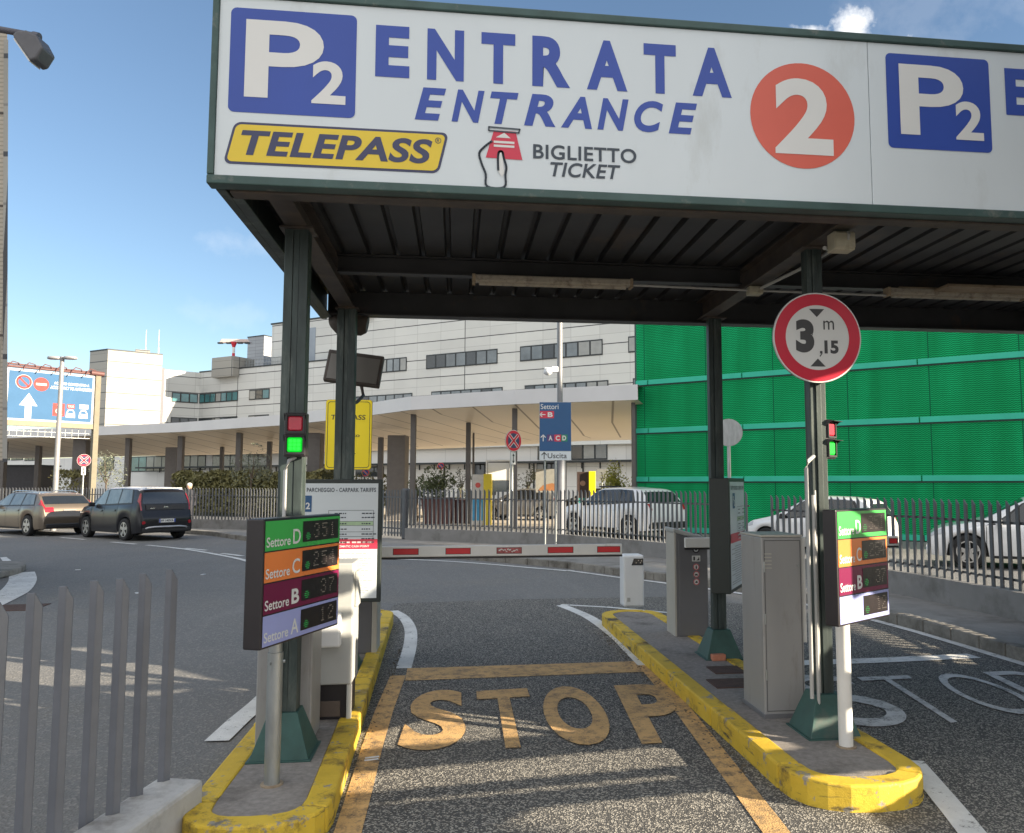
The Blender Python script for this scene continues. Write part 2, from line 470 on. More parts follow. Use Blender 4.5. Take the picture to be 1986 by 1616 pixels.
class Plane2:                                         # a drawing plane: origin, right, up, outward normal
    def __init__(s, o, ux, uy): s.o = Vector(o); s.ux = Vector(ux).normalized(); s.uy = Vector(uy).normalized(); s.n = s.ux.cross(s.uy)
    def p(s, x, y, l=0): return s.o + s.ux * x + s.uy * y + s.n * l
    def rect(s, mb, x0, y0, x1, y1, l, r=0, n=5):
        return s.poly(mb, rr(x0, y0, x1, y1, r, n), l)
    def poly(s, mb, pts, l):
        return mb.add([s.p(x, y, l) for x, y in pts], [tuple(range(len(pts)))])
    def ring(s, mb, cx, cy, r0, r1, l, n=40):
        a = [(math.cos(2 * math.pi * k / n), math.sin(2 * math.pi * k / n)) for k in range(n)]
        if r0 <= 0: return s.poly(mb, [(cx + r1 * c, cy + r1 * d) for c, d in a], l)
        vs = [s.p(cx + r1 * c, cy + r1 * d, l) for c, d in a] + [s.p(cx + r0 * c, cy + r0 * d, l) for c, d in a]
        return mb.add(vs, [(k, (k + 1) % n, n + (k + 1) % n, n + k) for k in range(n)])
    def text(s, mb, t, x0, y0, x1, y1, l, bold=.03, shear=0, track=1.0):
        return text(mb, t, s.p(x0, y1, l), s.p(x1, y1, l), s.p(x0, y0, l), s.p(x1, y0, l), bold, shear, track)
    def stroke(s, mb, pts, w, l):
        for a, b in zip(pts[:-1], pts[1:]):
            d = Vector((b[0] - a[0], b[1] - a[1])); ln = d.length; d /= ln; q = Vector((-d.y, d.x)) * w / 2; e = d * w * .25
            s.poly(mb, [(a[0] - e.x + q.x, a[1] - e.y + q.y), (a[0] - e.x - q.x, a[1] - e.y - q.y), (b[0] + e.x - q.x, b[1] + e.y - q.y), (b[0] + e.x + q.x, b[1] + e.y + q.y)], l)
        return mb
def rr(x0, y0, x1, y1, r, n=5):
    if r <= 0: return [(x0, y0), (x1, y0), (x1, y1), (x0, y1)]
    out = []
    for cx, cy, a0 in ((x1 - r, y0 + r, -90), (x1 - r, y1 - r, 0), (x0 + r, y1 - r, 90), (x0 + r, y0 + r, 180)):
        for k in range(n + 1):
            a = R(a0 + 90 * k / n); out.append((cx + r * math.cos(a), cy + r * math.sin(a)))
    return out
ARROW_UP = [(-.5, 0), (-.18, 0), (-.18, -.5), (.18, -.5), (.18, 0), (.5, 0), (0, .5)]

def strip_poly(pts, w):                               # polyline on the ground -> band of width w (left/right lists)
    pts = [Vector((p[0], p[1], 0)) for p in pts]; L = []; Rr = []
    for i, p in enumerate(pts):
        d = (pts[min(i + 1, len(pts) - 1)] - pts[max(i - 1, 0)]).normalized(); q = Vector((-d.y, d.x, 0)) * w / 2
        L.append(p + q); Rr.append(p - q)
    return L, Rr
_lay = [0]
def strip(mb, pts, w, z):
    _lay[0] += 1; z += (_lay[0] % 12) * .00025
    L, Rr = strip_poly(pts, w); n = len(pts)
    return mb.add([Vector((p.x, p.y, z)) for p in L + Rr], [(i, i + 1, n + i + 1, n + i) for i in range(n - 1)])
def smooth_line(pts, per=6):
    pts = [Vector(p) for p in pts]; out = []
    for i in range(len(pts) - 1):
        p0 = pts[max(i - 1, 0)]; p1 = pts[i]; p2 = pts[i + 1]; p3 = pts[min(i + 2, len(pts) - 1)]
        for k in range(per):
            t = k / per
            out.append(.5 * ((2 * p1) + (p2 - p0) * t + (2 * p0 - 5 * p1 + 4 * p2 - p3) * t * t + (3 * p1 - p0 - 3 * p2 + p3) * t ** 3))
    out.append(pts[-1]); return out
def leaves(mb, center, rad, n, size, seed=0, shape='ball'):
    rnd = random.Random(seed)
    clumps = [Vector((rnd.gauss(0, .45), rnd.gauss(0, .45), rnd.gauss(0, .45))) for _ in range(max(5, n // 60))]
    for i in range(n):
        if shape == 'ball':
            c = rnd.choice(clumps); p = c + Vector((rnd.gauss(0, .22), rnd.gauss(0, .22), rnd.gauss(0, .22)))
            if p.length > 1.15: p *= 1.1 / p.length
        else:
            p = Vector((rnd.uniform(-1, 1), rnd.uniform(-1, 1), rnd.uniform(-1, 1) if rnd.random() < .6 else rnd.uniform(.7, 1.05)))
        p = Vector(center) + Vector((p.x * rad[0], p.y * rad[1], p.z * rad[2]))
        a = Vector((rnd.gauss(0, 1), rnd.gauss(0, 1), rnd.gauss(0, 1))).normalized()
        b = a.cross(Vector((rnd.gauss(0, 1), rnd.gauss(0, 1), rnd.gauss(0, 1)))).normalized()
        s = size * rnd.uniform(.6, 1.4)
        mb.add([p - a * s, p + b * s * .45, p + a * s, p - b * s * .45], [(0, 1, 2, 3)])
    return mb
# ------------------------------------------------------------------ ground
g = MB(); g.box2((-700, -300, -.5), (700, 900, 0)); struct('ground', g, M_ROAD)

kerb_px = [(-260, 1024), (120, 1026), (370, 1036), (476, 1049), (600, 1060), (740, 1072), (900, 1085), (1100, 1103), (1208, 1118), (1290, 1128), (1500, 1158), (1694, 1200), (1950, 1275), (2120, 1330), (2330, 1420)]
wall_px = [(-260, 1013), (120, 1016), (372, 1024), (476, 1027), (620, 1034), (740, 1042), (790, 1046), (1040, 1058), (1210, 1073), (1290, 1082), (1500, 1110), (1728, 1147), (1986, 1202), (2150, 1240), (2360, 1310)]
KERB = smooth_line([G(*p) for p in kerb_px], 5)
WALL = smooth_line([G(p[0], p[1], .13) for p in wall_px], 5)
KERB = [Vector((p.x, p.y, 0)) for p in KERB]; WALL = [Vector((p.x, p.y, 0)) for p in WALL]

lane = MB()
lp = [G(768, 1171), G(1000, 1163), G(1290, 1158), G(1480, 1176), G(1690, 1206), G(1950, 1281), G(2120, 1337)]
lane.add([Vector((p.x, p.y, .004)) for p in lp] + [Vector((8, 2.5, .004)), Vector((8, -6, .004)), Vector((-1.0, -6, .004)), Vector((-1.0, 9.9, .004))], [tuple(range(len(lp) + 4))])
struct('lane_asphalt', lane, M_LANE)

# pavement behind the kerb
pv = MB(); n = min(len(KERB), len(WALL))
inner = []
for i, p in enumerate(KERB):
    a = KERB[max(i - 1, 0)]; b = KERB[min(i + 1, len(KERB) - 1)]; d = (b - a).normalized()
    q = Vector((-d.y, d.x, 0)); q = q if q.y > 0 or (abs(q.y) < .3 and q.x > 0) else -q
    inner.append(p + q * .13)
vs = [Vector((p.x, p.y, .128)) for p in inner[:n]] + [Vector((p.x, p.y, .128)) for p in WALL[:n]]
pv.add(vs, [(i, i + 1, n + i + 1, n + i) for i in range(n - 1)])
struct('pavement', pv, M_PAVE)
kb = MB()
for i in range(len(KERB) - 1):
    a, b, c, d = KERB[i], KERB[i + 1], inner[i + 1], inner[i]
    L = (b - a).length; m_ = max(1, round(L / 1.0))
    for k in range(m_):
        t0, t1 = k / m_ + .006 / L, (k + 1) / m_ - .006 / L
        p = [a.lerp(b, t0), a.lerp(b, t1), d.lerp(c, t1), d.lerp(c, t0)]
        kb.slab(p, -.01, .133 + random.uniform(-.004, .004))
struct('kerb', kb, M_KERBST, bevel=.012)

# pale paving beyond the fence, widened and lightened to bounce light onto the soffit
pk = MB()
pk.add([Vector((p.x, p.y, .006)) for p in (F(-16, 31.5), F(-1, 27.4), F(2.6, 29), F(7, 46), F(-30, 66), F(-40, 57))], [tuple(range(6))])
struct('pale_bounce_paving', pk, pm('pale_bounce_paving', (.50, .45, .38), .85, var=.1, scale=2, bmp=.1))

# ------------------------------------------------------------------ road markings
ZM = .008
mo = MB()
strip(mo, [G(772, 1312), G(745, 1380), G(722, 1450), G(700, 1530), G(672, 1625), G(640, 1740)], .135, ZM)
strip(mo, smooth_line([G(1258, 1300), G(1310, 1360), G(1375, 1445), G(1440, 1530), G(1515, 1630), G(1600, 1750)], 3), .135, ZM)
p = [G(790, 1298), G(1240, 1284), G(1268, 1304), G(786, 1322)]
mo.add([Vector((q.x, q.y, ZM)) for q in p], [(0, 1, 2, 3)])
def road_letter(mb, ch, tl, tr, bl, br, bold):
    A = [G(*q) for q in (tl, tr, bl, br)]
    return text(mb, ch, *[Vector((q.x, q.y, ZM + .003)) for q in A], bold=bold)
road_letter(mo, 'S', (806, 1344), (900, 1338), (764, 1463), (905, 1452), .035)
road_letter(mo, 'T', (924, 1343), (1022, 1337), (930, 1457), (1060, 1450), .02)
road_letter(mo, 'O', (1042, 1338), (1140, 1330), (1072, 1452), (1212, 1444), .045)
road_letter(mo, 'P', (1190, 1332), (1290, 1328), (1245, 1446), (1362, 1440), .035)
struct('orange_lane_marking', mo, M_ORANGE)
mw = MB()
strip(mw, smooth_line([G(762, 1186), G(783, 1199), G(796, 1222), G(795, 1255), G(783, 1298)], 4), .14, ZM)
strip(mw, smooth_line([G(1088, 1175), G(1140, 1197), G(1190, 1232), G(1240, 1280), G(1252, 1292)], 4), .15, ZM)
strip(mw, [G(1088, 1174), G(1180, 1179), G(1300, 1190)], .09, ZM)
strip(mw, smooth_line([G(x, y + 4) for x, y in kerb_px[7:]], 3), .11, ZM)                # edge line along the kerb
strip(mw, smooth_line([G(476, 1086), G(600, 1088), G(740, 1085), G(880, 1090), G(1040, 1103), G(1100, 1108)], 3), .12, ZM)
strip(mw, smooth_line([G(285, 1058), G(360, 1066), G(430, 1078), G(476, 1088), G(540, 1110)], 3), .13, ZM)
strip(mw, smooth_line([G(1768, 1478), G(1825, 1545), G(1890, 1625), G(1990, 1760)], 3), .14, ZM)
strip(mw, [G(1545, 1288), G(1700, 1283), G(1890, 1274)], .2, ZM)
strip(mw, [G(420, 1440), G(462, 1400), G(500, 1368), G(540, 1330)], .16, ZM)
for a, b in (((-40, 1032), (28, 1034)), ((50, 1037), (92, 1041)), ((118, 1043), (165, 1047)), ((216, 1052), (264, 1056)), ((360, 1064), (400, 1068)), ((430, 1074), (470, 1079))):
    strip(mw, [G(*a), G(*b)], .13, ZM)
for q in ([(0, 1082), (12, 1081), (22, 1088), (6, 1090)], [(20, 1096), (38, 1095), (46, 1104), (30, 1105)]):
    mw.add([Vector((v.x, v.y, ZM)) for v in [G(*u) for u in q]], [(0, 1, 2, 3)])
strip(mw, smooth_line([G(42, 1111), G(44, 1126), G(30, 1146), G(0, 1163), (G(-60, 1190))], 4), .42, ZM)
struct('white_road_marking', mw, M_WHITEP)
ms_ = MB()
road_letter(ms_, 'S', (1500, 1310), (1640, 1312), (1655, 1418), (1790, 1404), .0)
road_letter(ms_, 'T', (1662, 1316), (1760, 1312), (1800, 1412), (1900, 1396), -.015)
road_letter(ms_, 'O', (1790, 1312), (1880, 1306), (1935, 1392), (2060, 1384), -.01)
road_letter(ms_, 'P', (1905, 1306), (1985, 1302), (2070, 1388), (2180, 1376), -.01)
struct('worn_stop_marking', ms_, M_WHITEW)
# round kerbed end of the opposite traffic island, far left
ri = MB(); c = G(-140, 1126)
ri.slab([(c.x + 1.15 * math.cos(a * math.pi / 16), c.y + 2.3 * math.sin(a * math.pi / 16)) for a in range(32)], 0, .13)
tag(build('traffic_island', ri, M_KERBST, bevel=.03), 'grey kerbed island tip in the road at the far left edge', 'traffic island')

# ------------------------------------------------------------------ yellow kerbed islands
def island(label, pts, kerbw=.135, h=.14):
    pts = [Vector((p[0], p[1], 0)) for p in pts]
    base = sum(pts, Vector()) / len(pts)
    t = thing('traffic_island', label, 'traffic island', (base.x, base.y, 0), 0, 'yellow kerbed islands')
    n = len(pts); inn = []
    for i, p in enumerate(pts):
        d = (pts[(i + 1) % n] - pts[i - 1]).normalized(); inn.append(p + Vector((-d.y, d.x, 0)) * kerbw)
    k = MB(); acc = 0; rnd = random.Random(len(label))
    groups = [[0]]
    for i in range(n):
        L = (pts[(i + 1) % n] - pts[i]).length; acc += L
        groups[-1].append((i + 1) % n)
        if acc > .92: groups.append([(i + 1) % n]); acc = 0
    if len(groups[-1]) < 2: groups.pop()
    for gr in groups:
        dz = rnd.uniform(-.005, .004)
        o = [pts[i] for i in gr]; q = [inn[i] for i in gr]
        e = (o[1] - o[0]).normalized() * .007; e2 = (o[-1] - o[-2]).normalized() * .007
        o = [o[0] + e] + o[1:-1] + [o[-1] - e2]; q = [q[0] + e] + q[1:-1] + [q[-1] - e2]
        m_ = len(o)
        vv = [Vector((p.x, p.y, -.01)) for p in o] + [Vector((p.x, p.y, h + dz)) for p in o] + [Vector((p.x, p.y, h + dz)) for p in q] + [Vector((p.x, p.y, -.01)) for p in q]
        ff = []
        for a in range(m_ - 1):
            for r_ in range(3): ff.append((r_ * m_ + a, r_ * m_ + a + 1, (r_ + 1) * m_ + a + 1, (r_ + 1) * m_ + a))
        ff += [(0, m_, 2 * m_, 3 * m_), (m_ - 1, 4 * m_ - 1, 3 * m_ - 1, 2 * m_ - 1)]
        k.add(vv, ff)
    build('kerb', k, M_YELLOW, t, bevel=.014)
    f = MB(); f.slab([(p.x, p.y) for p in inn], 0, h - .012); build('paving', f, M_ISLE, t)
    return t
def capsule(x0, x1, y0, y1, x0b, x1b, n=10, div=9, sq=1.0):
    pts = []; r = (x1 - x0) / 2; cx = (x0 + x1) / 2
    for k in range(n + 1):                            # near end, left to right
        a = math.pi + math.pi * k / n
        c_, s_ = math.cos(a), math.sin(a)
        c_ = math.copysign(abs(c_) ** sq, c_); s_ = math.copysign(abs(s_) ** sq, s_)
        pts.append((cx + r * c_, y0 + r * .95 + r * .95 * s_))
    for k in range(1, div): t = k / div; pts.append((x1 + (x1b - x1) * t, y0 + r + (y1 - y0 - 2 * r) * t))
    rb = (x1b - x0b) / 2; cb = (x0b + x1b) / 2
    for k in range(n + 1):
        a = math.pi * k / n; pts.append((cb + rb * math.cos(a), y1 - rb + rb * math.sin(a)))
    for k in range(1, div): t = 1 - k / div; pts.append((x0 + (x0b - x0) * t, y0 + r + (y1 - y0 - 2 * r) * t))
    return pts
island('yellow kerbed traffic island under the left post, carrying the pole with black counter display', capsule(-1.30, -.595, 3.94, 10.35, -1.30, -.745, sq=.8))
island('yellow kerbed traffic island between both lanes, carrying the white bollard and grey cabinets', capsule(1.80, 2.59, 4.06, 10.0, 1.755, 2.50, sq=.85))
ZI = .128

# ------------------------------------------------------------------ canopy
XP = (-.985, 2.345, 5.80); YF, YR = 5.0, 7.25
can = thing('toll_canopy', 'dark green steel toll canopy on posts over both entrance lanes', 'canopy', (2.3, 6, 0))
XA, XB = -1.25, 8.8
dk = MB(); pitch = .196; z0, z1 = 3.455, 3.495
x = XA + .02; prof = []
while x < XB:
    prof += [(x, z0), (x + pitch - .05, z0), (x + pitch - .038, z1), (x + pitch - .012, z1)]; x += pitch
nP = len(prof)
vs = [Vector((a, 4.2, b + .0)) for a, b in prof] + [Vector((a, 7.5, b)) for a, b in prof]
dk.add(vs, [(i, i + 1, nP + i + 1, nP + i) for i in range(nP - 1)])
o = build('roof_deck', dk, M_DECK, can); sm = o.modifiers.new('thickness', 'SOLIDIFY'); sm.thickness = .008; sm.offset = 1
def ibeam(name, a, b, w, h, m):
    mb = MB()
    mb.box2((a[0], a[1], a[2]), (b[0], b[1], b[2])) if False else None
    a = Vector(a); b = Vector(b); d = (b - a).normalized(); q = Vector((-d.y, d.x, 0))
    def bar(o0, o1, zz0, zz1):
        mb.prism([a + q * o0 + UPZ * zz0, a + q * o1 + UPZ * zz0, b + q * o1 + UPZ * zz0, b + q * o0 + UPZ * zz0],
                 [a + q * o0 + UPZ * zz1, a + q * o1 + UPZ * zz1, b + q * o1 + UPZ * zz1, b + q * o0 + UPZ * zz1])
    bar(-w / 2, w / 2, 0, .012); bar(-.006, .006, .013, h - .013); bar(-w / 2, w / 2, h - .012, h)
    return build(name, mb, m, can)
for xp in XP: ibeam('side_beam', (xp, 4.31, 3.27), (xp, 7.36, 3.27), .13, .18, M_BROWNST)
for xa, xb in ((XP[0] + .07, XP[1] - .07), (XP[1] + .07, XP[2] - .07), (XP[2] + .07, XB - .1)):
    ibeam('cross_beam', (xa, 6.16, 3.31), (xb, 6.16, 3.31), .09, .14, M_DECK)
fb = MB(); fb.box2((XA + .07, 4.20, 3.205), (XB, 4.30, 3.40)); build('front_channel', fb, M_BROWNST, can, bevel=.004)
rb = MB(); rb.box2((XA + .07, 7.38, 3.235), (XB, 7.46, 3.468)); rb.box2((XA + .07, 7.30, 3.232), (XB, 7.379, 3.245)); build('rear_channel', rb, M_DECK, can)
sf = MB(); sf.box2((XA, 4.20, 3.215), (XA + .05, 7.47, 3.66)); sf.box2((XA + .051, 4.31, 3.212), (XA + .11, 7.37, 3.224)); build('side_fascia', sf, M_DGREEN, can, bevel=.004)
rt_ = MB(); rt_.box2((XA + .06, 4.21, 3.62), (XB, 7.47, 3.65)); build('roof_cover', rt_, M_ROOF, can)
rf = MB(); rf.box2((XA + .06, 7.475, 3.50), (XB, 7.50, 3.66)); build('rear_fascia', rf, M_DGREEN, can)
fr = MB()
fr.box2((XA - .02, 4.105, 3.215), (XB, 4.195, 3.262)); fr.box2((XA - .02, 4.105, 4.218), (XB, 4.195, 4.262)); fr.box2((XA - .02, 4.105, 3.263), (XA + .012, 4.195, 4.217))
build('sign_frame', fr, M_TRIM, can, bevel=.006)
bk = MB(); bk.box2((XA, 4.15, 3.264), (XB, 4.19, 4.216)); build('sign_box', bk, M_DGREEN, can)
def post(xp, yp, zt, w, d):
    mb = MB()
    mb.box2((xp - .018, yp - .055, ZI), (xp + .018, yp + .055, zt))
    for sx in (-1, 1):
        mb.box2((xp + sx * .019, yp - d / 2, ZI), (xp + sx * w / 2, yp - d / 2 + .014, zt))
        mb.box2((xp + sx * .019, yp + d / 2 - .014, ZI), (xp + sx * w / 2, yp + d / 2, zt))
        mb.box2((xp + sx * .0185, yp - d / 2 + .0145, ZI), (xp + sx * .034, yp + d / 2 - .0145, zt))
        mb.box2((xp + sx * (w / 2 - .012), yp - d / 2 + .0145, ZI), (xp + sx * w / 2, yp + d / 2 - .0145, zt))
    p_ = build('post', mb, M_DGREEN, can, bevel=.003)
    b = MB(); s, t_, hh = .168, .082, .25
    b.prism([(xp - s, yp - s, ZI), (xp + s, yp - s, ZI), (xp + s, yp + s, ZI), (xp - s, yp + s, ZI)],
            [(xp - t_, yp - t_, ZI + hh), (xp + t_, yp - t_, ZI + hh), (xp + t_, yp + t_, ZI + hh), (xp - t_, yp + t_, ZI + hh)])
    b.box2((xp - s - .012, yp - s - .012, ZI - .003), (xp + s + .012, yp + s + .012, ZI + .010))
    build('post_base', b, M_BGREEN, p_, bevel=.004)
    c = MB(); c.box2((xp - .1, yp - .09, zt - .012), (xp + .1, yp + .09, zt)); build('cap_plate', c, M_BROWNST, p_)
for xp in XP:
    wl = {0: (.140, .12, .160, .13), 1: (.105, .09, .125, .08)}.get(XP.index(xp), (.12, .1, .12, .1))
    post(xp, YF, 3.268, wl[0], wl[1]); post(xp + (.065 if xp > 0 else 0), YR, 3.268, wl[2], wl[3])

# ------------------------------------------------------------------ fascia sign boards
FP = Plane2((0, 4.12, 0), (1, 0, 0), (0, 0, 1))
def fv(px, py): q = V(px, py, 4.12); return (q.x, q.z)
def ft(mb, s, tl, tr, bl, br, l, bold=.03, shear=0, track=1.0):
    c = [FP.p(*fv(*q), l) for q in (tl, tr, bl, br)]
    x0 = (c[0].x + c[2].x) / 2; x1 = (c[1].x + c[3].x) / 2
    zt_ = (c[0].z + c[1].z) / 2; zb_ = (c[2].z + c[3].z) / 2
    return text(mb, s, (x0, c[0].y, zt_), (x1, c[0].y, zt_), (x0, c[0].y, zb_), (x1, c[0].y, zb_), bold, shear, track)
def letter_row(mb, word, x0, x1, z0_, z1_, l, widths, gap, bold, shear=0):
    tot = sum(widths) + gap * (len(word) - 1); k = (x1 - x0) / tot; x = x0
    for ch, w in zip(word, widths):
        FP.text(mb, ch, x, z0_, x + w * k, z1_, l, bold, shear); x += (w + gap) * k
xs = fv(1687, 230)[0]
def fascia(label, x0, x1, shift, full=True):
    t = thing('fascia_sign', label, 'sign', ((x0 + x1) / 2, 4.14, 3.263), 0, 'entrance fascia boards')
    b = MB(); b.box2((x0, 4.120, 3.263), (x1, 4.149, 4.217)); build('board', b, M_SIGNW, t, bevel=.002)
    def X(px, py): return fv(px, py)[0] + shift
    zt_, zb_ = 4.160, 3.600
    xl, xr = X(446, 100), X(691, 110)
    s = MB(); FP.rect(s, xl, zb_, xr, zt_, .002, .03); ps = build('parking_symbol', s, M_BLUE, t)
    s = MB(); FP.text(s, 'P', xl + .077, zb_ + .083, xl + .47, zt_ - .06, .004, .022); FP.text(s, '2', xr - .222, zb_ + .068, xr - .05, zb_ + .298, .004, .03)
    build('parking_letters', s, M_SIGNW2, ps)
    s = MB(); letter_row(s, 'ENTRATA', X(729, 70), X(1418, 130), 3.835, 4.118, .002, (1.05, 1.15, 1.08, 1.22, 1.33, 1.08, 1.33), .55, .045)
    build('italian_lettering', s, M_BLUE, t)
    xa, xb = X(805, 180), X(1352, 220)
    s = MB(); letter_row(s, 'ENTRANCE', xa, xb, 3.612, 3.790, .002, (1.2, 1.28, 1.12, 1.25, 1.25, 1.28, 1.2, 1.2), .22, .035, .22)
    build('english_lettering', s, M_BLUE, t)
    if not full: return t, X
    # yellow toll badge
    bx0, bx1, bz0, bz1 = X(433, 305), X(870, 300), 3.325, 3.548
    sk = .05
    def skew(pts): return [(a + (b - bz0) / (bz1 - bz0) * sk, b) for a, b in pts]
    s = MB(); FP.poly(s, skew(rr(bx0, bz0, bx1 - sk, bz1, .035)), .002); bd = build('toll_badge', s, M_NAVY, t)
    s = MB(); FP.poly(s, skew(rr(bx0 + .013, bz0 + .013, bx1 - sk - .013, bz1 - .013, .026)), .0035); build('badge_face', s, M_SYEL, bd)
    s = MB(); FP.text(s, 'TELEPASS', bx0 + .085, bz0 + .048, bx1 - .085, bz1 - .042, .005, .032, .2, 1.06)
    FP.text(s, 'R', bx1 - .062, bz1 - .055, bx1 - .048, bz1 - .037, .005, 0); FP.ring(s, bx1 - .055, bz1 - .046, .013, .016, .005, 20)
    build('badge_lettering', s, M_NAVY, bd)
    # ticket pictogram
    def fx(px, py): q = fv(px, py); return (q[0] + shift, q[1])
    cpx = lambda pts: [fx(380 + a * .3122, b * .3122) for a, b in pts]
    tk = MB(); FP.poly(tk, [fx(*q) for q in ((958, 253), (1000, 256), (1013, 311), (942, 306))], .003)
    pic = build('ticket_pictogram', tk, M_CRIM, t)
    s = MB(); FP.poly(s, cpx([(1915, 828), (1955, 862), (1862, 856)]), .0045)
    for a in (0, 24): FP.poly(s, cpx([(1850, 876 + a), (1978, 884 + a), (1978, 898 + a), (1850, 890 + a)]), .0045)
    FP.poly(s, cpx([(1888, 950), (1902, 950), (1908, 1000), (1915, 1080), (1900, 1100), (1872, 1060), (1872, 990)]), .0045)
    build('ticket_marks', s, M_SIGNW2, pic)
    s = MB()
    FP.stroke(s, [(q.x, q.y) for q in smooth_line([(a_, b_, 0) for a_, b_ in cpx([(1838, 880), (1792, 915), (1760, 955), (1775, 1020), (1800, 1085), (1808, 1160), (1915, 1165), (1922, 1090), (1928, 1040), (1912, 985), (1905, 950), (1893, 943), (1880, 953), (1876, 1000), (1878, 1060)])], 4)], .0115, .006)
    FP.stroke(s, [fx(*q) for q in ((948, 247), (948, 254), (1006, 259), (1008, 252), (948, 247))], .008, .006)
    build('hand_outline', s, M_INK, pic)
    s = MB(); FP.text(s, 'BIGLIETTO', X(1034, 290), 3.432, X(1234, 300), 3.512, .003, .018, 0, 1.06); build('ticket_lettering', s, M_INK, t)
    s = MB(); FP.text(s, 'TICKET', X(1067, 330), 3.338, X(1203, 335), 3.418, .003, .018, .2, 1.04); build('ticket_lettering', s, M_INK, t)
    return t, X
t1, X1 = fascia('white fascia board over the left lane reading ENTRATA ENTRANCE with coral number 2 disc', XA + .013, xs - .002, 0)
def lane_disc(t, X, num):
    cx, cz = X(1557, 234), 3.757
    s = MB(); FP.ring(s, cx, cz, 0, .306, .002, 56); d = build('lane_number_disc', s, M_CORAL, t)
    s = MB(); FP.text(s, num, cx - .165, cz - .225, cx + .175, cz + .215, .004, .035); build('lane_number', s, M_SIGNW2, d)
lane_disc(t1, X1, '2')
dx = fv(1720, 200)[0] - fv(446, 100)[0]
t2, X2 = fascia('white fascia board right of the seam, cut by the right edge of the photo', xs + .002, 6.0, dx, False)

# ------------------------------------------------------------------ under the canopy
def tube_lamp(label, x0, x1, y, z):
    t = thing('fluorescent_lamp', label, 'lamp', ((x0 + x1) / 2, y, z), 0, 'batten lamps under the canopy')
    b = MB(); b.box2((x0, y - .04, z), (x1, y + .04, z + .055)); build('housing', b, M_TUBE, t, bevel=.012)
    c = MB(); c.tube([(x0 + .04, y, z - .004), (x1 - .04, y, z - .004)], .019, 10); build('tube', c, M_TUBE, t)
    for xx in (x0, x1):
        e = MB(); e.box2((xx - .012, y - .043, z - .015), (xx + .012, y + .043, z + .058)); build('end_cap', e, M_RUST, t, bevel=.004)
q0, q1 = S(918, 555, 6.15), S(1220, 560, 6.2)
tube_lamp('dusty long batten lamp under the canopy above the left lane', q0.x, q1.x, 6.02, 3.235)
q0, q1 = S(1708, 580, 6.5), S(1975, 582, 6.6)
tube_lamp('dusty batten lamp under the canopy right of the height limit sign', q0.x, q1.x, 6.02, 3.235)
q = S(1870, 552, 6.2)
rp = MB(); c = S(1880, 556, 6.0); rp.box2((c.x - .02, 5.80, 3.262), (c.x + 1.0, 6.0, 3.285)); rp.box2((c.x - .32, 5.99, 3.286), (c.x + 1.0, 6.01, 3.30))
tag(build('rusty_panel', rp, M_RUST, bevel=.003), 'torn rusty tan sheet under the canopy at the right edge', 'metal sheet')
def jbox(label, c, s):
    t = thing('junction_box', label, 'junction box', (c[0], c[1], c[2] - s[2] / 2), 0, 'cable boxes under the canopy')
    b = MB(); b.box(c, s); bo = build('box', b, M_CREAMBOX, t, bevel=.006)
    l = MB(); l.box((c[0], c[1] - s[1] / 2 - .006, c[2]), (s[0] * .94, .012, s[2] * .8)); build('lid', l, M_CREAMBOX, t, bevel=.003)
    return t
jb = jbox('large cream junction box on the beam above the height limit sign', (S(1627, 467, 4.9).x, 4.62, 3.20), (.135, .10, .115))
el = MB(); a = S(1632, 442, 4.9); el.tube([(a.x, 4.56, 3.25), (a.x, 4.55, 3.225), (a.x, 4.565, 3.205)], .011, 8); build('cable_elbow', el, M_CONDUIT, jb)
j2 = S(1465, 561, 6.2)
jbox('small cream junction box where the cross beam meets the brown side beam', (j2.x + .02, 6.03, 3.235), (.11, .09, .065))
cd = MB()
cd.tube([(j2.x + .05, 5.97, 3.245), (XP[1] + .10, 5.4, 3.245), (XP[1] + .10, 4.9, 3.24), (S(1600, 487, 4.9).x, 4.66, 3.175)], .013, 8)
cd.tube([(q0.x - 0, 6.02, 3.23), (j2.x + .08, 6.03, 3.24)], .010, 8); cd.tube([(j2.x - .04, 6.03, 3.24), (S(1225, 560, 6.2).x, 6.02, 3.25)], .010, 8)
tag(build('cable_conduit', cd, M_CONDUIT), 'thin grey cable conduit running between the boxes and lamps under the canopy', 'cable conduit')

